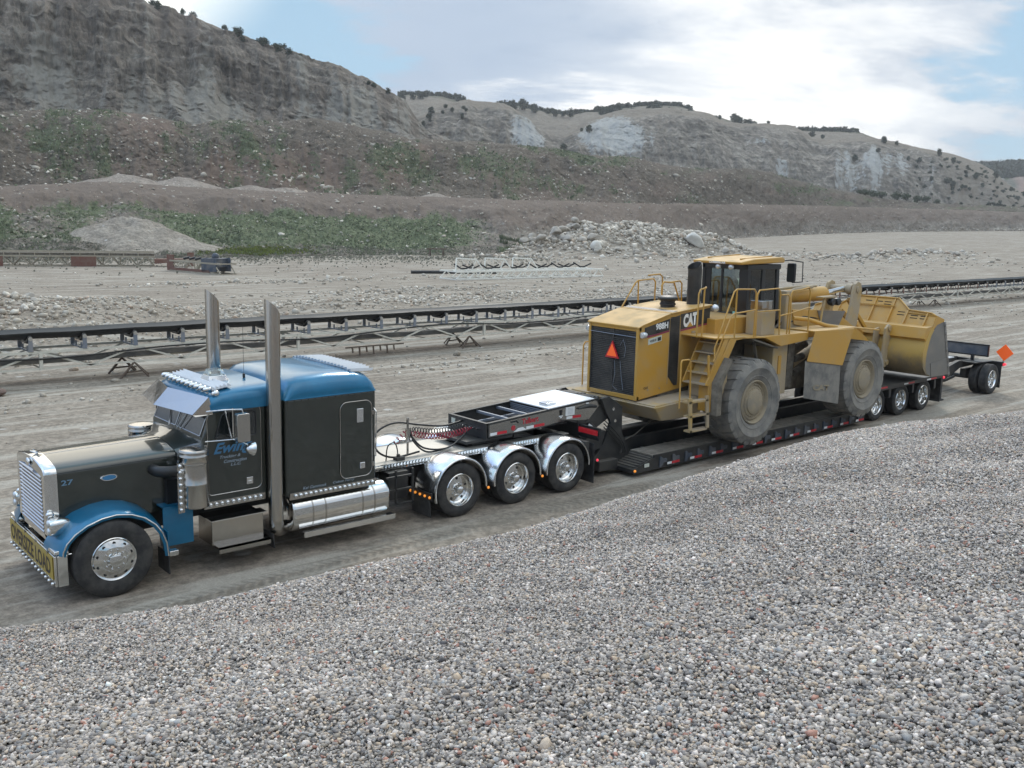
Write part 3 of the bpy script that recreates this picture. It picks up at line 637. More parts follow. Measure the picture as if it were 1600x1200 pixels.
# emblem, number
for s_ in (1, -1):
    yy = .500 if s_ > 0 else my(.500)
    b = MB(); b.lathe([(0, -.012), (.115, -.012), (.125, 0), (.115, .012), (0, .012)], (0, 0, 0), 'y', 28)
    b.v = [(.13+v[0], yy+v[1], 1.64+v[2]*.40) for v in b.v]
    e = b.build('emblem', M['chrome'], truck)
    b = MB(); b.lathe([(0, -.016), (.098, -.016), (.098, 0.0)], (0, 0, 0), 'y', 28)
    b.v = [(.13+v[0], yy+v[1]*s_, 1.64+v[2]*.36) for v in b.v]; o = b.build('emblem_field', M['bluetext'], e)
text('hood_number', '27', (-.53, .508, 1.615), (1, -.03, 0), (0, 0, 1), .16, .08, M['bluelight'], truck, bold=.02)

# ---- grille shell
def arch(y0, y1, z0, z1, rise, r, n=6):
    pts = [(y0, z0)]; w = y1-y0
    for i in range(n+1):
        a = R(180-70*i/n); pts.append((y0+r+r*math.cos(a), z1-r+r*math.sin(a)))
    L = len(pts)
    ya, za = pts[-1]
    for i in range(1, 6):
        t = i/6; pts.append((ya+(w-2*(ya-y0))*t, za+rise*math.sin(math.pi*t)))
    pts += [(y0+y1-y, z) for y, z in pts[:L][::-1]]
    return pts
b = MB(); b.prism(arch(.535, my(.535), .86, 1.87, .07, .12), 'yz', -.695, -.62)
out = b.build('grille_backing', M['blackclean'], truck)
b = MB()
outer = arch(.51, my(.51), .84, 1.90, .075, .12); inner = arch(.645, my(.645), .92, 1.77, .045, .07)
n = len(outer)
vs = []
for x in (-.755, -.735, -.58):
    k = 0.0 if x != -.755 else .012
    vs += [(x, y+(k if y < CY else -k), z-(k if z > 1.2 else 0)) for y, z in outer]
for x in (-.755, -.695): vs += [(x, y, z) for y, z in inner]
fs = []
for j in range(n-1):
    fs += [(j, j+1, n+j+1, n+j), (n+j, n+j+1, 2*n+j+1, 2*n+j), (j, j+1, 3*n+j+1, 3*n+j), (3*n+j, 3*n+j+1, 4*n+j+1, 4*n+j)]
b.add(vs, fs)
b.box(-.755, -.70, .52, my(.52), .84, .92)
b.build('grille_surround', M['chrome'], truck, smooth=38)
b = MB(); N = 15
for i in range(N):
    z = .94+i*(1.80-.94)/N
    b.hexa([(-0.760, .65, z), (-0.705, .65, z+.036), (-0.705, my(.65), z+.036), (-0.760, my(.65), z), (-0.765, .65, z+.006), (-0.708, .65, z+.043), (-0.708, my(.65), z+.043), (-0.765, my(.65), z+.006)])
    b.box(-.764, -.758, .65, my(.65), z-.012, z+.004)
b.build('grille_louvers', M['louver'], truck, smooth=0)
b = MB(); b.sphere((-0.775, CY, 1.865), (.03, .085, .062), 14, 8); b.build('grille_badge', M['chrome'], truck)
b = MB()   # small bird ornament
b.tube([(-.64, CY, 1.96), (-.65, CY, 1.99), (-.74, CY, 2.02)], [.014, .024, .006], 8)
b.hexa([(-.67, CY-.11, 2.0), (-.59, CY-.01, 1.99), (-.59, CY+.01, 1.99), (-.67, CY+.11, 2.0), (-.66, CY-.12, 2.01), (-.58, CY-.01, 2.0), (-.58, CY+.01, 2.0), (-.66, CY+.12, 2.01)])
b.build('hood_ornament', M['chrome'], truck)

# ---- headlights
for s_ in (1, -1):
    f = (lambda y: y) if s_ > 0 else my
    b = MB()
    secs = []
    for x, h, w, dz in ((-.78, .105, .11, 0), (-.73, .125, .12, 0), (-.62, .12, .115, .005), (-.52, .08, .08, .015), (-.47, .03, .03, .02)):
        c = (f(.33), 1.09+dz)
        secs.append([(x, c[0]+w*math.copysign(abs(math.cos(t))**.6, math.cos(t)), c[1]+h*math.copysign(abs(math.sin(t))**.6, math.sin(t))) for t in [2*math.pi*i/16 for i in range(16)]])
    b.loft(secs); hl = b.build('headlight', M['chrome'], truck, smooth=45)
    for dy, dz in ((.0, .058), (.0, -.058)):
        b = MB(); b.lathe([(0, -.805), (.030, -.802), (.050, -.788), (.055, -.775)], (0, f(.33)+dy, 1.09+dz), 'x', 18); b.build('lens', M['lamp'], hl)
    b = MB(); b.tube([(-.60, f(.40), 1.05), (-.60, f(.54), 1.0)], .03, 8); b.build('headlight_bracket', M['chrome'], truck)
    b = MB(); b.sphere((-.72, f(.45), 1.235), (.06, .035, .05), 12, 7); b.build('turn_signal', M['chrome'], truck)

# ---- bumper with banner
b = MB()
b.box(-.80, -.76, .07, my(.07), .29, .745); b.box(-.76, -.62, .05, .085, .29, .745); b.box(-.76, -.62, my(.085), my(.05), .29, .745)
b.box(-.76, -.55, .085, my(.085), .72, .745)
bump_ = b.build('bumper', M['chrome'], truck, bevel=.018)
b = MB(); b.box(-.81, -.803, .13, my(.08), .39, .72); ban = b.build('banner', M['signyellow'], truck)
text('banner_lettering', 'OVERSIZE LOAD', (-.812, my(.14), .43), (0, -1, 0), (0, 0, 1), 2.08, .245, M['signtext'], ban, bold=.02)
for i in range(14):
    y = .13+i*(2.18/13)
    b = MB(); b.sphere((-.815, y, .335), (.03, .026, .026), 10, 6); b.cyl((-.80, y, .335), (-.79, y, .335), .03, 10)
    b.build('bumper_light', M['chrome'], truck)
b = MB()
for y in (.35, .95, 1.5, 2.05): b.box(-.814, -.80, y, y+.03, .705, .755)
b.build('banner_clips', M['stainless'], truck)

# ---- front fenders
arcp = [(-.70, .74), (-.69, .80), (-.64, .91), (-.53, 1.02), (-.36, 1.125), (-.15, 1.19), (.05, 1.21), (.26, 1.175), (.45, 1.09), (.60, .96), (.70, .81), (.755, .64), (.775, .44)]
def fender(f):
    b = MB(); secs = []
    for i, (x, z) in enumerate(arcp):
        d = Vector((x, z-.5)).normalized(); 
        k = 1.0 if i > 1 else .3
        zi = min(z+.10*k, 1.40)
        row = [(x-d.x*.045, f(.015), z-d.y*.045), (x, f(.0), z), (x+d.x*.02, f(.03), z+d.y*.02), (x+d.x*.045, f(.12), z+d.y*.045), (x+d.x*.07, f(.27), z+d.y*.07), (x+d.x*.085, f(.42), z+d.y*.085), (x+d.x*.09, f(.53), z+d.y*.09)]
        if i <= 1: row = [(p[0]-.02*(1 if j > 2 else 0), p[1], p[2]) for j, p in enumerate(row)]
        secs.append(row)
    b.loft(secs, closed=False)
    b.build('front_fender', M['blue'], truck, smooth=50, solid=.012)
    b = MB(); b.tube([(x, f(-.004), z) for x, z in arcp], .011, 6); b.build('fender_lip_trim', M['chrome'], truck)
    b = MB(); b.box(.80, 1.26, f(.24)-.01, f(.24)+.01, .50, 1.12); b.box(.78, .80, min(f(.02), f(.24)), max(f(.02), f(.24)), .46, .80)
    b.box(.80, 1.30, min(f(.22), f(.6)), max(f(.22), f(.6)), 1.10, 1.12)
    b.build('fender_rear_panel', M['blue'], truck)
    b = MB(); b.hexa([(-.80, f(.06), .765), (-.60, f(.04), .765), (-.60, f(.44), .765), (-.80, f(.40), .765), (-.79, f(.07), .81), (-.62, f(.05), .83), (-.62, f(.42), .83), (-.79, f(.38), .81)])
    b.build('bumper_corner_guard', M['chrome'], truck, bevel=.01)
    b = MB(); b.box(.79, .93, f(.0)-.01 if f(.0) < 1 else f(.12), f(.12) if f(.0) < 1 else f(.0)+.01, .42, .50); b.build('fender_step', M['chrome'], truck, bevel=.01)
    b = MB(); b.box(.80, .815, min(f(.06), f(.5)), max(f(.06), f(.5)), .12, .44); b.build('mud_flap', M['rubber'], truck)
fender(lambda y: y); fender(my)

# ---- wheels
def tyre_prof(r, w, rim, bulge=.012, grooves=4, gd=.010):
    p = [(rim, .028), (rim+.015, .010), (rim+.05, -.002), ((r+rim)/2, -bulge), (r-.06, -.004), (r-.025, .010), (r-.006, .024), (r, .040)]
    g0 = .055; step = (w-2*g0)/(grooves)
    for i in range(grooves):
        y = g0+step*i
        p += [(r, y), (r-gd, y+.002), (r-gd, y+.012), (r, y+.014)]
    p += [(r, w-.04), (r-.006, w-.024), (r-.025, w-.01), ((r+rim)/2, w+bulge), (rim+.02, w-.01), (rim, w-.028)]
    return p
def bolt_ring(b, n, r, y, br, h, m=6, off=0.):
    for i in range(n):
        a = 2*math.pi*(i+off)/n; b.cyl((r*math.cos(a), y, r*math.sin(a)), (r*math.cos(a), y-h, r*math.sin(a)), br, m)
def steer_wheel(parent):
    b = MB(); b.lathe(tyre_prof(.565, .29, .315, .016), n=64)
    w = b.build('steer_wheel', M['rubber'], parent, smooth=32, local=True)
    b = MB(); b.lathe([(.318, .04), (.322, .015), (.312, .006), (.300, .014), (.285, .020), (.20, -.022), (.175, -.028), (.172, -.020), (.12, -.022), (.10, -.05), (.095, -.085), (.06, -.10), (0, -.102)], n=48)
    rim = b.build('rim', M['chrome'], w, smooth=28, local=True)
    b = MB()
    for i in range(10):
        a = 2*math.pi*(i+.5)/10; cx, cz = .245*math.cos(a), .245*math.sin(a)
        b.cyl((cx, -.003, cz), (cx, -.004+.02, cz), .024, 12)
        b.v[-24:] = b.v[-24:]
    b.build('rim_holes', M['blackclean'], w, local=True)
    b = MB(); bolt_ring(b, 10, .145, -.02, .016, .035, 8); b.build('lug_nuts', M['chrome'], w, smooth=40, local=True)
    return w
def dual_wheel(parent, r=.53, rim=.31, chrome='chrome', holes=5, name='drive_wheel', hub=.085, dish=.13, tw=.26, gap=.33):
    b = MB(); b.lathe(tyre_prof(r, tw, rim, .014), n=64)
    n0 = len(b.v); b.lathe(tyre_prof(r, tw, rim, .014), (0, gap, 0), n=64)
    b.mat(1).cyl((0, gap-.02, 0), (0, gap+.2, 0), rim-.01, 24)
    w = b.build(name, [M['rubber'], M['blackclean']], parent, smooth=32, local=True)
    b = MB(); b.lathe([(rim+.004, .045), (rim+.008, .012), (rim-.002, .002), (rim-.016, .006), (rim-.030, .03), (rim-.036, .07), (rim-.042, dish-.02), (rim-.065, dish), (.165, dish-.012), (.14, dish-.02), (.11, dish-.02), (hub+.01, dish-.03), (hub+.005, dish-.07), (hub, dish-.10), (hub*.85, dish-.135), (hub*.5, dish-.155), (0, dish-.16)], n=48)
    b.build('rim', M[chrome], w, smooth=28, local=True)
    b = MB()
    for i in range(holes):
        a = 2*math.pi*(i+.25)/holes; rr = rim-.105; cx, cz = rr*math.cos(a), rr*math.sin(a)
        b.cyl((cx, dish-.014, cz), (cx, dish+.01, cz), .026, 12)
    b.build('rim_holes', M['blackclean'], w, local=True)
    b = MB(); bolt_ring(b, 10, .125, dish-.018, .011, .028, 6); b.build('lug_nuts', M['chrome'], w, smooth=40, local=True)
    return w
sw = steer_wheel(truck); sw.location = (-.01, -CY-.02, .56)
dup_part(sw, truck, (-.01, CY+.02, .56), math.pi)
DX = [6.27, 7.66, 9.03]
dw = dual_wheel(truck, r=.51); dw.location = (DX[0], 0-CY, .51)
for i, x in enumerate(DX):
    if i: 
        c = dup_part(dw, truck, (x, -CY, .51)); c.rotation_euler = (0, .5*i, 0)
    dup_part(dw, truck, (x, CY, .51), math.pi)

# ---- chassis
b = MB()
for y in (.80, my(.80)): b.box(-.45, 9.62, y-.04, y+.04, .72, 1.0)
for x in (.9, 2.6, 4.6, 5.5, 6.9, 8.2, 9.6): b.box(x-.05, x+.05, .84, my(.84), .74, .96)
for x in [0]+DX: b.cyl((x, .5 if x else .35, .53), (x, my(.5), .53), .075, 12)
for x in DX: b.sphere((x, CY, .54), (.20, .20, .22), 12, 8); b.box(x-.45, x+.45, .70, .78, .56, .63); b.box(x-.45, x+.45, my(.78), my(.70), .56, .63)
b.cyl((2.6, CY, .62), (6.0, CY, .60), .06, 10)
b.box(.2, 1.2, .9, my(.9), .62, 1.3); b.box(-.35, .2, .75, my(.75), .75, 1.5)
b.box(9.55, 9.66, .02, my(.02), .70, .98)
b.build('chassis', M['black'], truck)

# ---- cab
b = MB()
side = [(1.43, 1.0), (1.43, 2.08), (1.60, 2.50), (1.62, 2.56), (2.50, 2.56), (2.50, 1.0)]
b.prism(side, 'xz', .20, my(.20)); b.build('cab', M['paint'], truck, bevel=.045, seg=3)
b = MB(); b.prism(rrect(1.50, 2.40, 1.18, 2.545, .10, 5, (.10, .16, .05, .10)), 'xz', .188, .215)
door = b.build('door', M['paint'], truck, bevel=.008)
b = MB(); outline_tube(b, rrect(1.51, 2.39, 1.19, 2.535, .10, 5, (.10, .16, .05, .10)), .186, .0065); b.build('door_seal_trim', M['stainless'], door)
win = [(1.66, 2.06), (1.63, 2.06), (1.63, 2.10), (1.74, 2.43), (1.80, 2.475), (2.25, 2.475), (2.30, 2.43), (2.30, 2.09), (2.27, 2.06)]
b = MB(); b.prism(win, 'xz', .180, .20); b.build('window', M['glass'], door)
b = MB(); outline_tube(b, win, .180, .011); b.tube([(1.86, .178, 2.06), (1.86, .178, 2.475)], .009, 6); b.build('window_frame', M['blackclean'], door)
b = MB(); b.box(2.12, 2.23, .160, .19, 1.28, 1.39); b.box(2.14, 2.21, .150, .165, 1.30, 1.34); b.build('handle', M['chrome'], door, bevel=.006)
text('lettering', 'Ewing', (1.60, .184, 1.78), (1, 0, .02), (0, 0, 1), .64, .22, M['bluetext'], door, shear=.40, bold=.012, depth=.006)
text('lettering', 'Ewing', (1.60, .187, 1.78), (1, 0, .02), (0, 0, 1), .64, .22, M['bluelight'], door, shear=.40, bold=.03, depth=.001)
text('lettering', 'Trucking &', (1.70, .186, 1.735), (1, 0, .0), (0, 0, 1), .34, .062, M['greytext'], door, shear=.35, bold=.02)
text('lettering', 'Construction', (1.76, .186, 1.672), (1, 0, .0), (0, 0, 1), .38, .052, M['greytext'], door, shear=.35, bold=.02)
text('lettering', 'L.L.C.', (1.87, .186, 1.615), (1, 0, .0), (0, 0, 1), .17, .045, M['greytext'], door, shear=.35, bold=.02)
b = MB(); b.prism([(1.50, 1.2), (1.50, 2.4), (1.72, 2.545), (2.4, 2.545), (2.4, 1.2)], 'xz', my(.215), my(.188)); b.build('door', M['paint'], truck, bevel=.008)
for z in (1.45, 1.95):
    b = MB(); b.box(1.455, 1.50, .175, .192, z-.05, z+.05); b.build('door_hinge', M['stainless'], truck, bevel=.004)
for z in (1.3, 2.2):
    b = MB(); b.box(4.365, 4.405, .024, .045, z-.035, z+.035); b.build('sleeper_door_hinge', M['stainless'], truck, bevel=.004)
b = MB(); b.tube([(1.124, .452, 1.02), (1.124, .446, 1.5), (1.124, .452, 1.89)], .006, 5); b.build('hood_seam', M['blackclean'], truck)
b = MB(); b.box(.98, 1.10, .462, .478, 1.28, 1.33); b.build('hood_latch', M['chrome'], truck, bevel=.004)
b = MB()
for i in range(14): b.sphere((2.79+i*.125, .045, 2.555), .010, 6, 4)
for i in range(12): b.sphere((2.78, .046, 1.05+i*.13), .009, 6, 4); b.sphere((4.40, .046, 1.05+i*.13), .009, 6, 4)
b.build('sleeper_rivets', M['paint'], truck)
# windshield
def on_ws(y, t, off=.004):   # t 0..1 up the sloping screen
    x0, z0, x1, z1 = 1.43, 2.08, 1.60, 2.50; nx, nz = -(z1-z0), (x1-x0); L = math.hypot(nx, nz)
    return (x0+(x1-x0)*t+nx/L*off, y, z0+(z1-z0)*t+nz/L*off)
for (ya, yb) in ((.30, 1.19), (1.25, my(.30))):
    b = MB(); pts = [(ya, .10), (yb, .10), (yb, .97), (ya, .97)]
    b.hexa([on_ws(y, t, .002) for y, t in pts]+[on_ws(y, t, .010) for y, t in pts]); ws = b.build('windshield', M['glass'], truck)
    b = MB(); b.tube([on_ws(y, t, .01) for y, t in pts+[pts[0]]], .010, 6, False); b.build('windshield_frame', M['stainless'], ws)
for ys in ((1.0, .78), (1.12, .98), (1.44, 1.62)):
    b = MB(); b.tube([on_ws(ys[0], .02, .03), on_ws(ys[1], .62, .02)], .007, 5); b.build('wiper', M['stainless'], truck)
# cab roof cap (blue)
def cap(name, prof_fn, ys, mat_, parent):
    b = MB(); secs = [[(x, y, z) for x, z in prof_fn(k)] for y, k in ys]; b.loft(secs); return b.build(name, mat_, parent, smooth=45)
def roofprof(k):   # k 0..1 height factor
    top = [(1.52, 2.66), (1.60, 2.745), (1.75, 2.80), (2.0, 2.835), (2.3, 2.85), (2.62, 2.86)]
    x_in = .10*(1-k)
    return [(1.47+x_in, 2.50), (1.50+x_in, 2.56)]+[(x+x_in*.6, 2.56+(z-2.56)*k) for x, z in top]+[(2.62, 2.50)]
ys = [(.17, .30), (.185, .55), (.22, .74), (.30, .87), (.45, .94), (.8, .985), (CY, 1.0)]
ys = ys+[(my(y), k) for y, k in ys[::-1][1:]]
cap('cab_roof', roofprof, ys, M['blue'], truck)
# visor: two sloping stainless panels meeting in a centre point, with side valances
for s_ in (1, -1):
    f = (lambda y: y) if s_ > 0 else my
    b = MB(); c1, c2, n1, n2 = (1.33, CY, 2.755), (1.09, CY, 2.50), (1.56, f(.20), 2.725), (1.29, f(.18), 2.485)
    b.hexa([c2, n2, n1, c1]+[(p[0]-.006, p[1], p[2]+.008) for p in (c2, n2, n1, c1)])
    b.hexa([n2, (1.32, f(.16), 2.46), (1.60, f(.17), 2.47), n1]+[(p[0], p[1]-.008*s_, p[2]) for p in (n2, (1.32, f(.16), 2.46), (1.60, f(.17), 2.47), n1)])
    b.build('visor', M['stainless'], truck, smooth=20)
# bullet lights and louvre panel on cab roof
for i in range(11):
    y = .38+i*(1.68/10); x = 1.60-.02*math.cos((y-CY)*1.6); 
    b = MB(); b.tube([(x-.05, y, 2.82), (x-.03, y, 2.82), (x, y, 2.82), (x+.07, y, 2.825)], [.012, .036, .044, .030], 10)
    b.cyl((x+.02, y, 2.76), (x+.02, y, 2.82), .022, 8); b.build('roof_light', M['chrome'], truck, smooth=50)
b = MB()
for i in range(5):
    x = 1.68+i*.062; z = 2.80+i*.010
    b.hexa([(x, .36, z), (x+.062, .36, z+.002), (x+.062, my(.36), z+.002), (x, my(.36), z), (x, .36, z+.055), (x+.062, .36, z+.022), (x+.062, my(.36), z+.022), (x, my(.36), z+.055)])
b.build('roof_louvers', M['white'], truck, smooth=0)
b = MB(); b.hexa([(1.84, .86, 2.82), (2.20, .86, 2.83), (2.20, 1.22, 2.83), (1.84, 1.22, 2.82), (1.88, .91, 2.93), (2.16, .91, 2.93), (2.16, 1.17, 2.93), (1.88, 1.17, 2.93)])
bc = b.build('roof_beacon', M['chrome'], truck, bevel=.008)
b = MB(); b.hexa([(1.89, .92, 2.935), (2.15, .92, 2.935), (2.15, 1.16, 2.935), (1.89, 1.16, 2.935), (1.92, .95, 3.02), (2.12, .95, 3.02), (2.12, 1.13, 3.02), (1.92, 1.13, 3.02)])
b.build('beacon_lens', M['clearglass'], bc)
b = MB(); b.box(1.94, 2.10, .98, 1.10, 2.935, 2.99); b.build('beacon_reflector', M['alu'], bc)
b = MB(); b.sphere((1.70, .26, 2.765), (.055, .045, .055), 12, 8); b.tube([(1.71, .26, 2.72), (1.71, .25, 2.62)], .014, 6); b.sphere((1.645, .26, 2.765), (.02, .035, .035), 10, 6)
b.build('spot_lamp', M['chrome'], truck)
b = MB(); b.cyl((2.47, .92, 2.84), (2.47, .92, 2.92), .022, 10); b.cyl((2.47, .92, 2.9), (2.47, .92, 3.7), .003, 5); b.build('antenna', M['black'], truck)

# ---- sleeper
b = MB(); b.box(2.74, 4.46, .05, my(.05), .96, 2.60); b.build('sleeper', M['paint'], truck, bevel=.06, seg=3)
b = MB(); b.box(2.50, 2.75, .26, my(.26), 1.0, 2.62); b.build('cab_sleeper_seal', M['rubber'], truck)
def slprof(k):
    x_in = .10*(1-k)
    pts = [(2.725+x_in*.3, 2.575), (2.73+x_in, 2.66), (2.80+x_in, 2.80), (2.90, 2.885), (3.05, 2.925), (3.6, 2.945), (4.10, 2.93), (4.30, 2.88), (4.42-x_in, 2.78), (4.47-x_in, 2.66), (4.475-x_in*.3, 2.575)]
    return [(x, 2.575+(z-2.575)*(k if z > 2.6 else 1)) for x, z in pts]
ys = [(.035, .18), (.04, .36), (.065, .58), (.12, .78), (.20, .90), (.34, .965), (.6, .985), (CY, 1.)]
ys = ys+[(my(y), k) for y, k in ys[::-1][1:]]
cap('sleeper_roof', slprof, ys, M['blue'], truck)
b = MB()
for i in range(18):
    y = .24+i*(1.94/17); e = .07*max(0, (abs(y+.05-CY)-.6)/.4)**2*.6
    b.hexa([(4.08, y, 2.93-e), (4.50, y, 2.92-e), (4.50, y+.108, 2.92-e), (4.08, y+.108, 2.93-e), (4.06, y+.0, 2.985-e), (4.52, y+.0, 2.965-e), (4.52, y+.075, 2.945-e), (4.06, y+.075, 2.965-e)])
b.build('sleeper_roof_louvers', M['white'], truck, smooth=0)
b = MB(); pp = rrect(3.74, 4.36, 1.12, 2.43, .13, 6); b.prism(pp, 'xz', .036, .06); sdr = b.build('sleeper_door', M['paint'], truck, bevel=.005)
b = MB(); outline_tube(b, pp, .036, .007); b.build('sleeper_door_trim', M['stainless'], sdr)
b = MB(); b.box(4.06, 4.19, .022, .04, 2.06, 2.30); b.build('vent_plate', M['alu'], sdr, bevel=.01)
b = MB(); b.box(4.12, 4.22, .02, .04, 1.25, 1.36); b.build('latch', M['chrome'], sdr, bevel=.01)
b = MB(); b.tube([(4.40, .05, 1.42), (4.41, -.01, 1.45), (4.42, -.01, 2.22), (4.41, .05, 2.27)], .011, 8); b.build('grab_handle', M['chrome'], truck)
text('small_lettering', 'Kel Gemmuck', (3.04, .046, 1.06), (1, 0, .0), (0, 0, 1), .44, .05, M['greytext'], truck, shear=.3, bold=.01)
text('small_lettering', 'Cabot Ferry', (3.60, .046, 1.06), (1, 0, .0), (0, 0, 1), .42, .05, M['greytext'], truck, shear=.3, bold=.01)
# light strips under cab and sleeper
for (xa, xb, nn, y, z) in ((1.52, 2.36, 10, .175, 1.045), (2.90, 4.36, 17, .03, .985)):
    b = MB(); b.box(xa-.10, xb+.08, y, y+.03, z-.06, z+.05); b.build('light_strip', M['stainless'], truck)
    for i in range(nn):
        x = xa+i*(xb-xa)/(nn-1); b = MB(); b.sphere((x, y-.012, z), (.036, .03, .036), 10, 6); b.build('strip_light', M['chrome'], truck)

# ---- stacks
for s_ in (1, -1):
    yc = .10 if s_ > 0 else my(.10)
    b = MB(); n = 28; r = .118; rows = []
    for z in (.62, 1.0, 2.3, 3.7): rows.append([(2.58+r*math.cos(2*math.pi*i/n), yc+r*math.sin(2*math.pi*i/n), z) for i in range(n)])
    top = []
    for i in range(n):
        a = 2*math.pi*i/n; c = (1-math.cos(a))/2            # c=1 on the forward (-x) side
        top.append((2.58+r*math.cos(a)-.0, yc+r*math.sin(a), 3.93+.27*c**.8))
    rows.append(top); rows.append([(2.58+(p[0]-2.58)*.95, yc+(p[1]-yc)*.95, p[2]-.004) for p in top]); rows.append([(2.58+(p[0]-2.58)*.95, yc+(p[1]-yc)*.95, 3.5) for p in top])
    b.loft(rows, caps=False); b.v += []
    b.tube([(2.58, yc, .64), (2.585, yc+.01*s_, .53), (2.63, yc+.05*s_, .44), (2.72, yc+.13*s_, .40), (2.85, yc+.25*s_, .40)], [.118, .118, .116, .112, .11], 20)
    b.build('exhaust_stack', M['stainless'], truck, smooth=50)
    b = MB()
    for z in (1.2, 2.30): b.bar((2.62, yc+.10*s_, z), (2.70, yc+.25*s_, z), .05, .03)
    b.build('stack_bracket', M['stainless'], truck)
# ---- air cleaners
for s_ in (1, -1):
    yc = .14 if s_ > 0 else my(.14); X0 = 1.27
    b = MB(); b.lathe([(0, 1.03), (.17, 1.03), (.20, 1.05), (.205, 1.08), (.205, 1.40), (.208, 1.405), (.208, 1.42), (.205, 1.425), (.205, 1.70), (.212, 1.705), (.212, 1.725), (.205, 1.73)], (X0, yc, .04), 'z', 36)
    ac = b.build('air_cleaner', M['stainless'], truck, smooth=40)
    b = MB(); b.lathe([(.206, 1.73), (.218, 1.74), (.218, 1.83), (.222, 1.835), (.222, 1.85), (.214, 1.86), (.214, 1.90), (.222, 1.905), (.222, 1.92), (.205, 1.945), (.12, 1.965), (0, 1.972)], (X0, yc, .04), 'z', 36)
    b.build('air_cleaner_cap', M['stainless'], ac, smooth=40)
    b = MB(); b.box(X0-.29, X0-.19, yc-.06, yc-.04, 1.03, 1.80) if s_ > 0 else b.box(X0-.29, X0-.19, yc+.04, yc+.06, 1.03, 1.80); b.build('light_bar', M['stainless'], ac)
    for i in range(8):
        b = MB(); b.sphere((X0-.245, yc-.07*s_, 1.08+i*.097), (.034, .03, .034), 10, 6); b.build('bar_light', M['chrome'], ac)
    b = MB(); b.tube([(X0-.16, yc+.02*s_, 1.66), (X0-.28, yc+.02*s_, 1.67), (X0-.40, yc+.07*s_, 1.67), (X0-.48, yc+.18*s_, 1.66), (X0-.50, yc+.36*s_, 1.66)], .085, 14)
    b.build('intake_hose', M['hose'], truck, smooth=60)
    b = MB(); b.cyl((X0-.17, yc+.02*s_, 1.66), (X0-.25, yc+.02*s_, 1.67), .092, 16); b.build('hose_clamp', M['chrome'], truck)
    b = MB(); b.box(X0-.35, X0+.15, yc+.21*s_ if s_ > 0 else my(.55), .55 if s_ > 0 else yc-.21, 1.12, 1.5); b.build('cowl_side_box', M['blackclean'], truck)
# ---- mirrors
for s_ in (1, -1):
    f = (lambda y: y) if s_ > 0 else my
    b = MB(); xs = 1.93
    b.prism(rrect(-.105+xs, .105+xs, 2.06, 2.50, .03, 4), 'xz', min(f(-.20), f(-.08)), max(f(-.20), f(-.08)))
    mr = b.build('mirror', M['stainless'], truck, bevel=.012)
    b = MB(); b.tube([(1.50, f(.18), 2.52), (1.72, f(.0), 2.55), (1.93, f(-.14), 2.56), (1.95, f(-.14), 2.50)], .012, 8)
    b.tube([(1.47, f(.18), 2.055), (1.60, f(.12), 2.06), (1.82, f(-.05), 2.09), (1.93, f(-.14), 2.05), (2.0, f(-.16), 2.0)], .011, 8)
    b.tube([(1.72, f(.0), 2.55), (1.80, f(-.05), 2.10)], .011, 8); b.tube([(1.86, f(.1), 2.53), (1.72, f(.0), 2.55)], .01, 6); b.tube([(1.86, f(.04), 2.56), (1.86, f(.04), 2.10)], .01, 6)
    b.build('mirror_arm', M['chrome'], truck)
    b = MB(); b.tube([(1.98, f(-.16), 1.97), (2.03, f(-.16), 1.94), (2.09, f(-.16), 1.93)], [.05, .095, .115], 18); b.build('spot_mirror', M['chrome'], truck, smooth=60)

# ---- steps, tank, deck
b = MB(); b.box(1.50, 2.36, .10, .62, .40, .80); sb = b.build('tool_box', M['stainless'], truck, bevel=.012)
b = MB(); b.box(1.54, 2.40, -.06, .12, .375, .41); b.box(1.54, 2.40, -.06, -.045, .31, .41); b.build('lower_step', M['stainless'], sb)
b = MB(); b.box(1.48, 2.40, .06, .30, .80, .815); b.build('upper_step', M['alu'], sb)
b = MB(); b.box(1.50, 2.36, my(.62), my(.10), .40, .80); b.build('battery_box', M['stainless'], truck, bevel=.012)
for s_ in (1, -1):
    yc = .36 if s_ > 0 else my(.36)
    b = MB()
    def tsec(x, k=1.): return [(x, yc+.335*k*math.copysign(abs(math.cos(t))**.75, math.cos(t)), .62+.305*k*math.copysign(abs(math.sin(t))**.75, math.sin(t))) for t in [2*math.pi*i/28 for i in range(28)]]
    b.loft([tsec(2.86, .9), tsec(2.88, .97), tsec(2.92), tsec(4.68), tsec(4.72, .97), tsec(4.74, .9)])
    tk = b.build('fuel_tank', M['chrome'] if s_ > 0 else M['alu'], truck, smooth=40)
    for x in (3.22, 3.46, 4.18, 4.42):
        b = MB(); b.loft([[(p[0], yc+(p[1]-yc)*1.012, .62+(p[2]-.62)*1.012) for p in tsec(xx)] for xx in (x-.014, x+.014)]); b.build('tank_strap', M['stainless'], tk, smooth=40)
    b = MB(); ya, yb = (-.06, .10) if s_ > 0 else (my(.10), my(-.06))
    b.hexa([(3.0, ya, .27), (4.78, ya, .27), (4.78, yb, .31), (3.0, yb, .31), (3.0, ya, .36), (4.78, ya, .36), (4.78, yb, .345), (3.0, yb, .345)]); b.build('tank_step', M['alu'], tk)
    b = MB(); b.cyl((4.735, yc-.06, .80), (4.76, yc-.06, .80), .045, 14); b.cyl((4.75, yc-.06, .80), (4.775, yc-.06, .80), .028, 12); b.build('filler_cap', M['chrome'], tk)
b = MB()
for z in (.42, .68, .92): b.bar((4.78, .22, z), (5.34, .22, z), .035)
for x in (4.98, 5.34): b.bar((x, .22, .40), (x, .22, 1.04), .035)
b.box(4.95, 5.36, .40, .75, .45, .95)
b.build('side_step_frame', M['black'], truck)
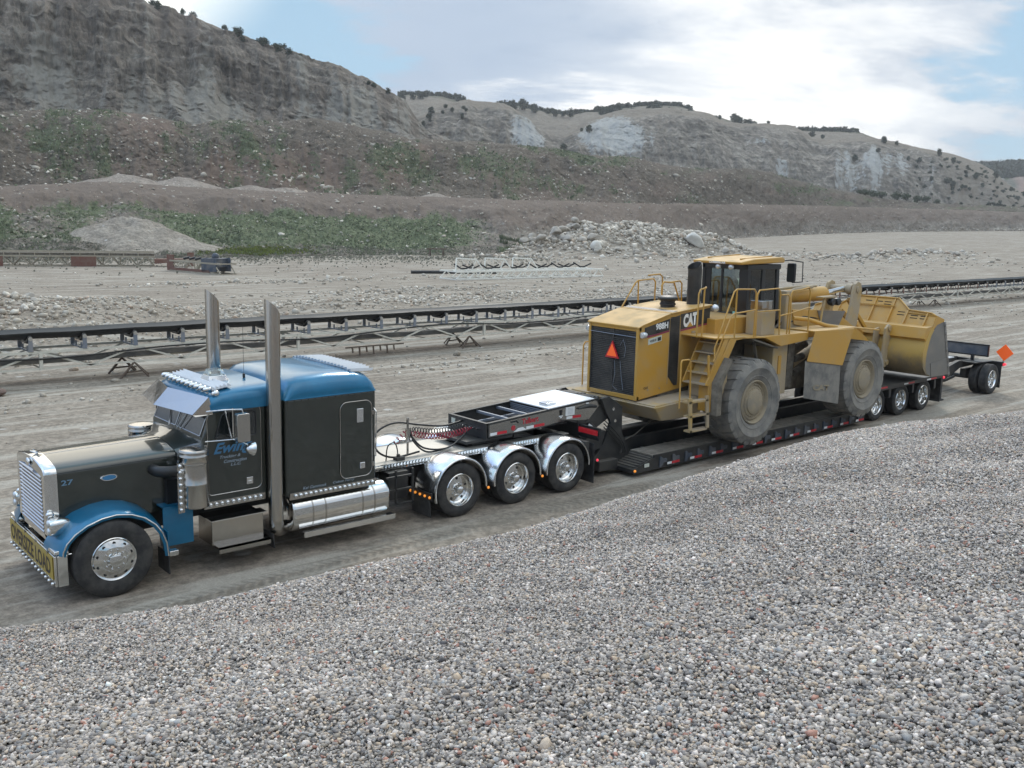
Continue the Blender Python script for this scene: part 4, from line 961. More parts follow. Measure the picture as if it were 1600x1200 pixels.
b = MB(); b.box(4.50, 7.05, .60, my(.60), 1.035, 1.06); b.box(7.05, 9.62, .60, .84, 1.035, 1.055); b.box(7.05, 9.62, my(.84), my(.60), 1.035, 1.055); b.box(4.47, 4.9, .5, my(.5), 1.03, 1.058)
b.build('frame_deck_plate', M['aludull'], truck)
for s_ in (1, -1):
    yy = .585 if s_ > 0 else my(.585)
    b = MB(); b.box(4.72, 9.2, yy-.012, yy+.012, .97, 1.07)
    for i in range(64):
        x = 4.76+i*.07
        b.tube([(x-.024, yy-.018*s_, .98), (x, yy-.034*s_, 1.02), (x+.024, yy-.018*s_, 1.06)], [.014, .027, .014], 6)
    b.build('scalloped_rail', M['chrome'], truck)
# half fenders
for s_ in (1, -1):
    for k, x0 in enumerate(DX):
        b = MB(); y0, y1 = (-.03, .60) if s_ > 0 else (my(.60), my(-.03)); r = .605; rows = []
        a0, a1 = (186, -2)
        if k == 0: a0 = 195
        for i in range(25):
            a = R(a0+(a1-a0)*i/24); c, q = math.cos(a), math.sin(a)
            prof = [(y0, -.03), (y0+.004, .0), (y0+.03, .012), (y0+(y1-y0)*.3, .022), (y0+(y1-y0)*.7, .022), (y1-.03, .012), (y1-.004, 0), (y1, -.03)]
            rows.append([(x0+(r+d)*c, y, .52+(r+d)*q) for y, d in prof])
        b.loft(rows, closed=False); hf = b.build('half_fender', M['alu'], truck, smooth=50, solid=.006)
        yo = y0 if s_ > 0 else y1
        b = MB(); b.tube([(x0+(r-.01)*math.cos(R(a0+(a1-a0)*i/24)), yo, .52+(r-.01)*math.sin(R(a0+(a1-a0)*i/24))) for i in range(25)], .016, 6); b.build('fender_rolled_edge', M['alu'], hf)
# marker lamps
b = MB(); b.box(5.58, 5.61, -.02, .66, .42, .56); b.build('lamp_bracket', M['blackclean'], truck)
for i in range(5):
    b = MB(); b.sphere((5.56, .0+i*.15, .49), (.024, .027, .027), 10, 6); b.build('amber_lamp', M['amber'], truck)
for x in (6.90, 8.29): b = MB(); b.sphere((x, -.05, .47), (.028, .024, .028), 10, 6); b.build('amber_lamp', M['amber'], truck)
b = MB(); b.sphere((9.86, -.04, .56), (.028, .028, .03), 10, 6); b.build('tail_lamp', M['redlit'], truck)
for (x, y0, y1, z0, z1) in ((5.60, .02, .60, .10, .42), (9.80, .0, .62, .06, .92), (9.80, my(.62), my(0), .06, .92), (2.50, .02, .5, .18, .42)):
    b = MB(); b.hexa([(x, y0, z0), (x+.015, y0, z0), (x+.015, y1, z0), (x, y1, z0), (x-.02, y0, z1), (x-.005, y0, z1), (x-.005, y1, z1), (x-.02, y1, z1)]); b.build('mud_flap', M['rubber'], truck)
# tail light bar with red panel
b = MB(); b.box(9.90, 9.96, -.02, .86, .96, 1.22); tb = b.build('tail_light_bar', M['blackclean'], truck)
b = MB(); b.box(9.888, 9.903, .02, .83, 1.06, 1.17); b.build('red_light_panel', M['redlens'], tb)
for i in range(4): b = MB(); b.cyl((9.89, .12+i*.15, 1.115), (9.884, .12+i*.15, 1.115), .026, 12); b.build('tail_lamp', M['redlens'], tb)
# fifth wheel
b = MB(); b.prism([(6.95, .72), (8.15, .72), (8.3, 1.0), (8.3, 1.45), (8.15, 1.72), (6.95, 1.72)], 'xy', 1.14, 1.20); b.box(7.2, 7.9, .85, 1.6, 1.0, 1.15)
b.hexa([(8.25, .8, 1.10), (8.8, .85, 1.02), (8.8, 1.6, 1.02), (8.25, 1.65, 1.10), (8.25, .8, 1.19), (8.8, .85, 1.08), (8.8, 1.6, 1.08), (8.25, 1.65, 1.19)])
b.build('fifth_wheel', M['black'], truck, bevel=.01)
# hose mast and air lines
b = MB(); b.cyl((5.80, 1.05, 1.06), (5.80, 1.05, 1.70), .022, 8); b.box(5.765, 5.835, 1.01, 1.09, 1.30, 1.56); b.box(5.78, 5.82, 1.03, 1.07, 1.68, 1.76); b.build('hose_mast', M['stainless'], truck)
def coil(p, q, r, turns, tr, mt, sag=.12):
    b = MB(); P, Q = Vector(p), Vector(q); n = turns*12; pts = []
    d = (Q-P).normalized(); a = d.cross(Vector((0, 0, 1))).normalized(); c = a.cross(d)
    for i in range(n+1):
        t = i/n; o = P.lerp(Q, t); o.z -= sag*math.sin(math.pi*t)
        e = min(1, t*8, (1-t)*8); th = 2*math.pi*turns*t
        pts.append(o+a*r*e*math.cos(th)+c*r*e*math.sin(th))
    b.tube(pts, tr, 5); return b.build('coiled_air_line', mt, truck, smooth=60)
coil((5.79, 1.03, 1.48), (7.36, 1.05, 1.38), .058, 22, .009, M['redhose'])
coil((5.82, 1.10, 1.54), (7.36, 1.22, 1.42), .058, 22, .009, M['hose'], .10)
coil((5.45, .98, 1.32), (5.80, 1.08, 1.50), .05, 4, .008, M['redhose'], .0)
def hosep(pts, r, mt, name='hydraulic_hose'):
    P = [Vector(p) for p in pts]; out = []
    for i in range(len(P)-1):
        p0 = P[max(i-1, 0)]; p1 = P[i]; p2 = P[i+1]; p3 = P[min(i+2, len(P)-1)]
        for k in range(6):
            t = k/6; out.append(.5*((2*p1)+(-p0+p2)*t+(2*p0-5*p1+4*p2-p3)*t*t+(-p0+3*p1-3*p2+p3)*t**3))
    out.append(P[-1]); b = MB(); b.tube(out, r, 7); return b, out
b, _ = hosep([(5.95, .88, 1.12), (5.35, .85, 1.10), (5.05, .95, 1.25), (5.15, 1.15, 1.52), (5.60, 1.2, 1.66), (6.2, 1.2, 1.55), (6.8, 1.25, 1.45), (7.36, 1.38, 1.46)], .020, M['hose']); b.build('hydraulic_hose', M['hose'], truck, smooth=60)
b, _ = hosep([(5.84, 1.05, 1.55), (5.88, .95, 1.3), (6.05, .8, 1.12), (6.45, .85, 1.09)], .018, M['hose']); b.build('hydraulic_hose', M['hose'], truck, smooth=60)
b, _ = hosep([(5.86, 1.1, 1.45), (6.05, .9, 1.18), (6.5, .8, 1.12), (6.95, .92, 1.22), (7.36, 1.10, 1.40)], .018, M['hose']); b.build('hydraulic_hose', M['hose'], truck, smooth=60)
b, _ = hosep([(5.15, .80, 1.07), (5.2, .82, 1.33), (5.4, .9, 1.36), (5.5, .95, 1.2), (5.4, .80, 1.08)], .012, M['hose']); b.build('hydraulic_hose', M['hose'], truck, smooth=60)
b = MB(); b.box(5.33, 5.50, .70, .84, 1.06, 1.12); b.cyl((5.4, .77, 1.1), (5.4, .77, 1.17), .035, 8); b.build('coupling_block', M['black'], truck)
b = MB(); b.tube([(6.42, .84, 1.09), (6.68, .86, 1.10)], .028, 8); b.build('hose_coupling', M['chrome'], truck)
# ================================================================ lowboy trailer
trl = thing('lowboy_trailer', 'long black lowboy trailer with timber deck carrying the yellow loader', 'trailer', (16, CY, 0))
def tape(parent, x0, x1, y, z, h=.06, slope=0., split=.4):
    xm = x0+(x1-x0)*split
    for a, c, mt, nm in ((x0, xm, 'whitetape', 'reflector_white'), (xm, x1, 'redtape', 'reflector_red')):
        b = MB(); za, zc = z+slope*(a-x0), z+slope*(c-x0)
        b.hexa([(a, y, za), (c, y, zc), (c, y+.004, zc), (a, y+.004, za), (a, y, za+h), (c, y, zc+h), (c, y+.004, zc+h), (a, y+.004, za+h)]); b.build(nm, M[mt], parent, smooth=0)
GN0, GN1 = .60, my(.60)
gside = [(7.37, 1.24), (7.37, 1.51), (10.45, 1.70), (10.95, 1.60), (10.95, 1.30), (10.35, 1.02), (9.95, 1.22), (9.55, 1.33), (9.0, 1.28), (8.2, 1.25)]
b = MB(); b.prism(gside, 'xz', GN0, GN0+.03); b.prism(gside, 'xz', GN1-.03, GN1); b.box(7.355, 7.40, GN0, GN1, 1.21, 1.515)
gp = b.build('gooseneck', M['black'], trl)
b = MB(); b.prism([(7.43, 1.26), (7.43, 1.495), (10.40, 1.675), (10.55, 1.60), (10.2, 1.28), (9.9, 1.30), (9.5, 1.355), (9.0, 1.305), (8.2, 1.27)], 'xz', GN0-.008, GN0)
b.build('polished_side_panel', M['stainless'], gp)
b = MB()   # top flanges and cross members
for y in (GN0, GN1-.07): b.hexa([(7.35, y, 1.51), (10.5, y, 1.70), (10.5, y+.07, 1.70), (7.35, y+.07, 1.51), (7.35, y, 1.53), (10.5, y, 1.72), (10.5, y+.07, 1.72), (7.35, y+.07, 1.53)])
b.box(7.352, 7.42, GN0, GN1, 1.512, 1.533)
b.build('gooseneck_frame_rails', M['black'], trl)
for x in (8.08, 8.62):
    b = MB(); b.bar((x, GN0+.03, 1.47+(x-7.4)*.05), (x, GN1-.03, 1.47+(x-7.4)*.05), .05, .05); b.build('gooseneck_cross_member', M['roller'], trl)
for y in (.98, 1.42):
    b = MB(); b.bar((7.43, y, 1.36), (9.3, y, 1.44), .04, .05); b.build('gooseneck_long_member', M['roller'], trl)
b = MB(); b.prism([(7.45, GN0+.03), (9.6, GN0+.03), (9.6, GN1-.03), (7.45, GN1-.03)], 'xy', 1.265, 1.275); b.build('gooseneck_floor', M['blackclean'], trl)
b = MB(); b.hexa([(9.0, GN0-.005, 1.635), (10.35, GN0-.005, 1.712), (10.35, GN1, 1.712), (9.0, GN1, 1.635), (9.0, GN0-.005, 1.655), (10.35, GN0-.005, 1.73), (10.35, GN1, 1.73), (9.0, GN1, 1.655)])
pt = b.build('gooseneck_cover_plate', M['white'], trl)
b = MB()
for i in range(5): b.hexa([(8.98, GN0+.05, 1.44+i*.035), (8.995, GN0+.05, 1.44+i*.035), (8.995, GN1-.05, 1.44+i*.035), (8.98, GN1-.05, 1.44+i*.035), (8.98, GN0+.05, 1.46+i*.035), (8.995, GN0+.05, 1.46+i*.035), (8.995, GN1-.05, 1.46+i*.035), (8.98, GN1-.05, 1.46+i*.035)])
b.build('winch_slats', M['roller'], trl)
b = MB(); b.box(9.12, 9.40, .78, 1.02, 1.665, 1.72); b.build('cover_lid', M['alu'], pt, bevel=.012)
text('lettering', 'Talbert', (8.28, GN0-.012, 1.40), (1, 0, .05), (0, 0, 1), .45, .12, M['red'], gp, bold=.03)
b = MB(); b.lathe([(0, -.004), (.055, -.004), (.055, 0)], (8.05, GN0-.010, 1.365), 'y', 16); b.lathe([(0, -.006), (.03, -.006), (.03, 0)], (8.05, GN0-.012, 1.365), 'y', 6); b.build('round_emblem', M['red'], gp)
b = MB(); b.bar((7.98, GN0-.012, 1.49), (8.13, GN0-.012, 1.495), .008, .03); b.bar((8.13, GN0-.012, 1.50), (8.18, GN0-.012, 1.45), .008, .03); b.build('logo_stroke', M['blackclean'], gp)
tape(gp, 7.45, 7.88, GN0-.012, 1.275, .055, .02); tape(gp, 8.40, 8.90, GN0-.012, 1.295, .055, .03)
tape(gp, 9.53, 9.96, GN0-.012, 1.365, .055, .0)
b = MB(); b.hexa([(8.06, GN0-.013, 1.275), (8.40, GN0-.013, 1.29), (8.40, GN0-.009, 1.29), (8.06, GN0-.009, 1.275), (8.18, GN0-.013, 1.345), (8.31, GN0-.013, 1.35), (8.31, GN0-.009, 1.35), (8.18, GN0-.009, 1.345)]); b.build('white_sticker', M['whitetape'], gp)
b = MB(); b.box(9.50, 9.76, GN0-.013, GN0-.009, 1.44, 1.62); st = b.build('document_placard', M['whitetape'], gp)
b = MB()
for i in range(5): b.box(9.56, 9.72, GN0-.015, GN0-.013, 1.475+i*.028, 1.479+i*.028)
b.build('placard_lines', M['roller'], st)
b = MB(); b.cyl((9.36, GN0-.02, 1.55), (9.36, GN0-.009, 1.55), .04, 14); b.bar((9.36, GN0-.015, 1.55), (9.36, GN0-.015, 1.47), .02, .03); b.build('side_socket', M['blackclean'], gp)
b = MB(); b.box(9.31, 9.42, GN0-.013, GN0-.009, 1.44, 1.46); b.box(9.34, 9.39, GN0-.013, GN0-.009, 1.41, 1.43); b.box(10.1, 10.18, GN0-.013, GN0-.009, 1.63, 1.66); b.build('white_sticker', M['whitetape'], gp)
b = MB(); b.tube([(9.85, GN0-.03, 1.56), (10.15, GN0-.03, 1.585), (10.4, GN0-.03, 1.55)], [.02, .045, .03], 8); b.build('latch_arm', M['black'], gp)
b = MB(); b.box(7.345, 7.356, my(.84), my(.72), 1.37, 1.47); b.build('blue_decal', M['decal'], gp)
b = MB()
for i in range(5): b.cyl((7.355, .85+i*.11, 1.40), (7.30, .85+i*.11, 1.395), .016, 8)
b.build('gladhand_sockets', M['chrome'], gp)
b = MB()
for i in range(3): b.cyl((10.40+i*.11, .75, 1.70-i*.01), (10.40+i*.11, my(.75), 1.70-i*.01), .045, 10); b.cyl((10.40+i*.11, 1.15, 1.70-i*.01), (10.40+i*.11, 1.25, 1.70-i*.01), .058, 10)
b.build('hydraulic_rams', M['black'], trl)
# lifting arm plates at rear of the gooseneck
for s_ in (1, -1):
    ya, yb = (.50, .57) if s_ > 0 else (my(.57), my(.50))
    b = MB(); b.prism([(10.48, 1.72), (10.72, 1.745), (11.16, 1.47), (11.17, .90), (11.45, .42), (11.40, .16), (10.30, .16), (10.30, .40), (10.62, .75), (10.80, 1.15), (10.62, 1.45)], 'xz', ya, yb)
    ap = b.build('arm_plate', M['black'], trl, bevel=.008)
    b = MB(); b.cyl((10.86, ya-.01, 1.45), (10.86, ya-.004, 1.45), .035, 12); b.cyl((10.93, ya-.01, 1.18), (10.93, ya-.004, 1.18), .035, 12); b.build('pin_hole', M['chrome'], ap)
    b = MB(); b.prism([(10.02, .58), (10.02, .78), (10.35, 1.0), (10.62, 1.0), (10.5, .62)], 'xz', ya-.02, yb+.05); b.build('hinge_block', M['black'], trl)
    b = MB(); b.tube([(10.15, ya+.1, 1.25), (10.85, ya+.1, .62)], .06, 12); b.build('lift_cylinder', M['black'], trl)
    b = MB(); b.tube([(10.85, ya+.1, .62), (11.1, ya+.1, .40)], .035, 10); b.build('cylinder_rod', M['chrome'], trl)
b = MB(); b.hexa([(10.08, .49, 1.17), (10.20, .49, 1.09), (10.20, .495, 1.09), (10.08, .495, 1.17), (10.12, .49, 1.22), (10.24, .49, 1.14), (10.24, .495, 1.14), (10.12, .495, 1.22)]); b.build('reflector_white', M['whitetape'], trl)
b = MB(); b.hexa([(10.20, .49, 1.08), (10.40, .49, .95), (10.40, .495, .95), (10.20, .495, 1.08), (10.24, .49, 1.13), (10.44, .49, 1.0), (10.44, .495, 1.0), (10.24, .495, 1.13)]); b.build('reflector_red', M['redtape'], trl)
b = MB(); b.prism([(9.85, 1.30), (10.3, 1.02), (10.75, .60), (10.5, .5), (9.9, .95)], 'xz', .58, my(.58)); b.build('gooseneck_rear_beam', M['blackclean'], trl)
b = MB(); b.box(10.35, 10.93, .36, my(.36), .13, .36); b.build('deck_nose', M['black'], trl, bevel=.02)
for i in range(3):
    b, _ = hosep([(10.55, .47, 1.25-.08*i), (10.85, .44, 1.0-.1*i), (11.10, .42, .72-.08*i), (11.22-.1*i, .40, .45)], .012, M['hose']); b.build('hydraulic_hose', M['hose'], trl, smooth=60)
# ---- deck
DZ = .42; DY0, DY1 = -.12, my(-.12)
b = MB()
for (ya, yb) in ((DY0, .62), (my(.62), DY1)):
    b.hexa([(10.95, ya, .10), (20.4, ya, .12), (20.4, yb, .12), (10.95, yb, .10), (10.97, ya, .20), (20.4, ya, .385), (20.4, yb, .385), (10.97, yb, .20)]) if False else None
    b.prism([(10.92, .10), (10.92, .19), (11.55, .375), (20.5, .385), (20.5, .12)], 'xz', ya, yb)
for y in (.90, my(.90)): b.prism([(10.8, .10), (10.8, .50), (11.6, .62), (20.3, .62), (20.3, .12)], 'xz', y-.06, y+.06)
for i in range(12): x = 11.4+i*.8; b.box(x-.05, x+.05, .62, my(.62), .16, .36)
dk = b.build('deck_frame', M['black'], trl)
for (ya, yb) in ((DY0+.03, .60), (my(.60), DY1-.03)):
    b = MB(); n = 5; w = (yb-ya)/n
    for i in range(n): b.box(11.58, 20.45, ya+w*i+.006, ya+w*(i+1)-.006, .386, DZ)
    b.build('timber_deck', M['wood'], trl, bevel=.004, seg=1)
    b = MB()
    for i in range(6): x = 11.0+i*.095; b.hexa([(x, ya, .205+i*.028), (x+.05, ya, .22+i*.028), (x+.05, yb, .22+i*.028), (x, yb, .205+i*.028), (x, ya, .235+i*.028), (x+.05, ya, .25+i*.028), (x+.05, yb, .25+i*.028), (x, yb, .235+i*.028)])
    b.build('ramp_treads', M['tread'], trl)
b = MB(); b.box(11.56, 20.46, DY0-.014, DY0+.02, .37, .435); b.build('deck_edge_rail', M['black'], trl)
b = MB(); b.sphere((10.95, DY0-.01, .165), (.035, .03, .03), 10, 6); b.build('amber_lamp', M['amber'], trl)
b = MB(); b.sphere((15.32, DY0-.02, .30), (.05, .03, .03), 10, 6); b.build('amber_lamp', M['amber'], trl)
b = MB(); b.box(11.25, 11.40, DY0-.02, DY0-.012, .20, .28); b.build('blue_decal', M['decal'], trl)
for i in range(20):
    x = 11.75+i*.44
    b = MB(); b.prism([(x, .14), (x, .37), (x+.05, .37), (x+.13, .31), (x+.23, .31), (x+.23, .23), (x+.13, .23), (x+.05, .14)], 'xz', DY0-.032, DY0-.002); b.build('outrigger_bracket', M['bluegrey'], trl)
for i in range(11): tape(trl, 12.0+i*.8, 12.42+i*.8, DY0-.034, .165, .055, .0, .35)
# ---- rear bogie deck
b = MB()
b.prism([(20.3, .12), (20.3, .50), (20.75, .88), (21.0, 1.00), (25.05, 1.04), (25.25, .98), (25.25, .70), (20.9, .62), (20.6, .12)], 'xz', .62, my(.62))
b.prism([(20.65, .88), (20.9, 1.0), (25.1, 1.04), (25.15, .92), (20.9, .86)], 'xz', -.06, my(-.06))
b.box(25.1, 25.22, -.06, my(-.06), .62, 1.0)
for x in (21.32, 22.69, 24.06): b.cyl((x, .4, .465), (x, my(.4), .465), .07, 12); b.box(x-.35, x+.35, .66, .80, .5, .70)
for x in (22.0, 23.37, 24.75): b.box(x-.06, x+.06, -.04, .66, .62, .90); b.box(x-.06, x+.06, my(.66), my(-.04), .62, .90)
b.build('rear_deck', M['black'], trl, bevel=.012, seg=1)
for x in (21.15, 22.75, 24.15): tape(trl, x, x+.62, -.066, .93, .045, .006, .4)
b = MB(); b.sphere((25.22, -.07, .93), (.03, .045, .045), 10, 6); b.build('tail_lamp', M['redlit'], trl)
for ya, yb in ((.0, .60), (my(.60), my(0))): b = MB(); b.box(25.23, 25.25, ya, yb, .14, .62); b.build('mud_flap', M['rubber'], trl)
tw = dual_wheel(trl, r=.475, rim=.295, name='trailer_wheel', hub=.07, dish=.15, tw=.25, gap=.30, holes=10); 
TX = (21.36, 22.76, 24.14); tw.location = (TX[0]-16, -CY-.0, .475)
for i, x in enumerate(TX):
    if i: dup_part(tw, trl, (x-16, -CY, .475))
    dup_part(tw, trl, (x-16, CY, .475), math.pi)
b = MB(); b.box(26.15, 26.32, .45, .60, .05, .75); b.box(26.08, 26.40, .40, .65, .0, .05); b.box(25.2, 26.3, .5, .62, .6, .72); b.build('landing_leg', M['black'], trl)

# ================================================================ booster axle
bo = thing('booster_axle_trailer', 'short black single axle trailer with an orange diamond sign behind the lowboy', 'trailer', (28.6, CY, 0))
b = MB()
for y in (.85, my(.85)):
    b.prism([(25.3, .62), (25.3, .92), (27.4, .98), (28.1, 1.12), (29.6, 1.08), (29.6, .90), (28.2, .86), (27.5, .62)], 'xz', y-.07, y+.07)
b.box(25.26, 25.5, .7, my(.7), .5, .95); b.box(27.0, 27.2, .8, my(.8), .65, .95); b.box(29.58, 29.72, -.02, my(-.02), .90, 1.06)
b.prism([(28.3, 1.10), (29.7, 1.06), (29.7, 1.02), (28.3, 1.06)], 'xz', .30, .85); b.prism([(28.3, 1.10), (29.7, 1.06), (29.7, 1.02), (28.3, 1.06)], 'xz', my(.85), my(.30))
b.cyl((28.98, .4, .50), (28.98, my(.4), .50), .075, 12); b.box(28.6, 29.3, .74, .95, .55, .80)
b.tube([(26.2, .95, .55), (27.6, 1.0, .45), (28.5, 1.1, .5)], .05, 8)
b.build('booster_frame', M['black'], bo, bevel=.01, seg=1)
b = MB(); b.tube([(25.7, .9, 1.05), (27.0, 1.0, 1.12), (27.9, 1.1, 1.16)], .05, 10); b.build('hydraulic_cylinder', M['chrome'], bo)
b = MB(); b.prism([(27.3, 1.1), (28.4, 1.1), (28.0, 1.9), (27.3, 1.9)], 'xy', 1.16, 1.19); b.build('white_gusset_plate', M['white'], bo)
bw = dual_wheel(bo, r=.51, rim=.305, name='booster_wheel', hub=.07, dish=.15, tw=.27, gap=.34, holes=10); bw.location = (.38, -CY, .51)
dup_part(bw, bo, (.38, CY, .51), math.pi)
b = MB(); b.box(28.98, 29.02, .24, 2.24, 1.27, 1.65); pn = b.build('rear_board', M['bluegrey'], bo)
b = MB()
for z in (1.265, 1.635): b.box(28.96, 29.03, .22, 2.26, z-.02, z+.025)
for y in (.22, 2.24): b.box(28.958, 29.032, y, y+.03, 1.247, 1.662)
b.box(28.97, 29.05, .7, .8, 1.0, 1.25); b.box(28.97, 29.05, 1.6, 1.7, 1.0, 1.25)
b.build('board_frame', M['blackclean'], pn)
dz, dy, rr = 1.50, -.31, .30
b = MB(); c = (29.45, -.12, 1.40); rr = .285
b.hexa([(c[0]-.01, c[1], c[2]-rr), (c[0]-.01, c[1]-rr, c[2]), (c[0]-.01, c[1], c[2]+rr), (c[0]-.01, c[1]+rr, c[2]), (c[0]+.01, c[1], c[2]-rr), (c[0]+.01, c[1]-rr, c[2]), (c[0]+.01, c[1], c[2]+rr), (c[0]+.01, c[1]+rr, c[2])])
b.build('diamond_flag_sign', M['orange'], bo)
b = MB(); b.cyl((29.48, -.06, .92), (29.48, -.12, 1.45), .012, 6); b.build('sign_staff', M['black'], bo)
b = MB(); b.cyl((29.72, -.06, .97), (29.62, -.06, .97), .05, 12); b.build('tail_lamp', M['redlit'], bo)
for ya, yb in ((.0, .62), (my(.62), my(0))): b = MB(); b.box(29.60, 29.62, ya, yb, .16, .9); b.build('mud_flap', M['rubber'], bo)
# ================================================================ wheel loader
ld = thing('wheel_loader', 'large dusty yellow wheel loader riding on the lowboy deck', 'wheel loader', (16.8, CY, .42))
LY = CY
def ly(y): return 2*LY-y
# counterweight
b = MB()
b.hexa([(11.95, .05, 1.12), (13.3, .05, 1.10), (13.3, ly(.05), 1.10), (11.95, 2.6, 1.12), (11.50, -.13, 1.50), (13.3, -.13, 1.60), (13.3, ly(-.13), 1.60), (11.50, 2.86, 1.50)])
b.build('counterweight', M['catdirt'], ld, bevel=.03)
b = MB(); b.prism([(11.56, 1.50), (13.9, 1.61), (13.9, 1.65), (11.56, 1.535)], 'xz', -.10, ly(-.10)); b.build('bumper_deck', M['catdirt'], ld, bevel=.01)
# engine hood
HY = .45
hood = [(11.60, 1.56), (11.60, 3.19), (11.66, 3.24), (12.55, 3.45), (14.02, 3.585), (14.02, 1.80)]
b = MB(); b.prism(hood, 'xz', HY, ly(HY)); b.build('engine_hood', M['cat'], ld, bevel=.03)
b = MB(); b.prism([(11.50, 3.185), (11.50, 3.215), (11.62, 3.26), (12.56, 3.48), (12.56, 3.45), (11.62, 3.225)], 'xz', HY-.03, ly(HY-.03)); b.build('hood_rear_visor', M['cat'], ld, bevel=.008)
b = MB(); b.prism([(12.60, 3.485), (14.06, 3.62), (14.06, 3.59), (12.60, 3.455)], 'xz', HY-.025, ly(HY-.025)); b.build('hood_top_panel', M['cat'], ld, bevel=.008)
b = MB()
b.hexa([(12.68, HY+.02, 3.490), (12.84, HY+.02, 3.513), (12.84, ly(HY+.02), 3.513), (12.68, ly(HY+.02), 3.490), (12.68, HY+.02, 3.497), (12.84, HY+.02, 3.520), (12.84, ly(HY+.02), 3.520), (12.68, ly(HY+.02), 3.497)])
b.build('hood_joint_strip', M['catblack'], ld)
# rear grille
b = MB(); b.box(11.575, 11.60, HY+.07, ly(HY+.06), 1.66, 3.10); gr = b.build('rear_grille', M['catblack'], ld)
b = MB()
for i in range(34): z = 1.68+i*.042; b.hexa([(11.545, HY+.08, z), (11.575, HY+.08, z+.012), (11.575, ly(HY+.07), z+.012), (11.545, ly(HY+.07), z), (11.545, HY+.08, z+.008), (11.575, HY+.08, z+.022), (11.575, ly(HY+.07), z+.022), (11.545, ly(HY+.07), z+.008)])
for y in (HY+.08, LY, ly(HY+.08)): b.box(11.54, 11.575, y-.012, y+.012, 1.66, 3.11)
b.build('grille_slats', M['tread'], gr)
b = MB()
for y0, y1 in ((HY+.0, HY+.075), (ly(HY+.065), ly(HY))): b.box(11.52, 11.62, y0, y1, 1.56, 3.22)
b.box(11.54, 11.62, HY, ly(HY), 1.56, 1.66); b.box(11.54, 11.62, HY, ly(HY), 3.11, 3.22)
b.build('grille_frame', M['cat'], gr, bevel=.01)
b = MB()
for pts in (((11.535, 1.15, 2.4), (11.53, 1.12, 2.1), (11.535, 1.18, 1.8), (11.54, 1.05, 1.72)), ((11.535, 1.0, 2.75), (11.525, .9, 2.9), (11.53, .82, 2.7), (11.535, .86, 2.5)), ((11.535, .98, 2.4), (11.53, .93, 2.1), (11.535, .86, 1.75))):
    b.tube(pts, .006, 5)
b.tube([(11.53, HY+.02, 2.98), (11.53, ly(HY+.0), 3.0)], .01, 6)
b.build('grille_wires', M['roller'], gr)
b = MB(); b.prism([(1.00, 2.45), (1.42, 2.45), (1.21, 2.84)], 'yz', 11.500, 11.520); tri = b.build('slow_vehicle_triangle', M['redtape'], ld)
b = MB(); b.prism([(1.06, 2.49), (1.36, 2.49), (1.21, 2.77)], 'yz', 11.490, 11.500); b.build('triangle_centre', M['orange'], tri)
for y in (HY-.05, ly(HY-.05)):
    b = MB(); b.lathe([(0, 11.55), (.065, 11.555), (.075, 11.60), (.06, 11.68), (0, 11.69)], (0, y-.02 if y < LY else y+.02, 3.04), 'x', 16); b.build('work_lamp', M['lamp'], ld)
# decals on hood side
Yd = HY-.006
b = MB(); b.prism([(11.72, 3.0), (11.72, 3.19), (12.56, 3.355), (12.56, 3.10), (12.05, 3.03)], 'xz', Yd, HY); p1 = b.build('black_decal', M['catblack'], ld)
b = MB(); b.prism([(12.93, 3.08), (12.93, 3.44), (14.0, 3.545), (14.0, 3.20)], 'xz', Yd, HY); p2 = b.build('black_decal', M['catblack'], ld)
b = MB(); b.prism([(11.72, 2.955), (11.72, 2.995), (12.05, 3.025), (12.56, 3.095), (12.56, 3.06), (12.05, 2.99)], 'xz', Yd, HY); b.prism([(12.93, 3.04), (12.93, 3.075), (14.0, 3.195), (14.0, 3.16)], 'xz', Yd, HY); b.build('stripe_decal', M['magenta'], ld)
text('model_lettering', '988H', (12.08, Yd-.002, 3.115), (1, 0, .07), (0, 0, 1), .42, .15, M['whitetext'], ld, bold=.045)
text('maker_lettering', 'CAT', (13.03, Yd-.002, 3.12), (1, 0, .10), (0, 0, 1), .49, .31, M['whitetext'], ld, bold=.06)
b = MB(); b.prism([(13.16, 3.125), (13.38, 3.145), (13.27, 3.25)], 'xz', Yd-.006, Yd-.004); b.build('logo_triangle', M['cat'], ld)
b = MB(); b.prism([(11.85, 2.80), (12.30, 2.87), (12.30, 3.0), (11.85, 2.93)], 'xz', Yd, HY); dp = b.build('dealer_decal', M['decal'], ld)
text('dealer_lettering', 'WHEELER', (11.90, Yd-.002, 2.85), (1, 0, .14), (0, 0, 1), .22, .05, M['signtext'], ld, bold=.02)
b = MB(); b.prism([(12.16, 2.87), (12.27, 2.885), (12.27, 2.965), (12.16, 2.95)], 'xz', Yd-.004, Yd-.001); b.build('dealer_emblem', M['catblack'], ld)
text('small_lettering', 'CAT', (11.76, Yd-.001, 1.80), (1, 0, .05), (0, 0, 1), .15, .05, M['catblack'], ld, bold=.03)
# side louvres
b = MB(); b.prism([(12.58, 2.02), (12.58, 3.36), (12.91, 3.42), (12.91, 1.80), (12.80, 1.80)], 'xz', Yd, HY); sl = b.build('side_vent', M['catblack'], ld)
b = MB()
for i in range(38):
    z = 1.86+i*.041; x0 = 12.58 if z > 2.02 else 12.70; b.box(x0+.01, 12.90, Yd-.012, Yd, z, z+.014)
b.build('vent_slats', M['tread'], sl)
b = MB(); 
for x in (12.56, 12.93): b.box(x-.006, x+.006, HY-.008, HY, 1.85, 3.38)
b.box(13.35, 13.47, HY-.02, HY, 2.98, 3.03); b.box(13.35, 13.47, HY-.02, HY, 2.86, 2.90)
b.build('hood_door_seams', M['catdirt'], ld)
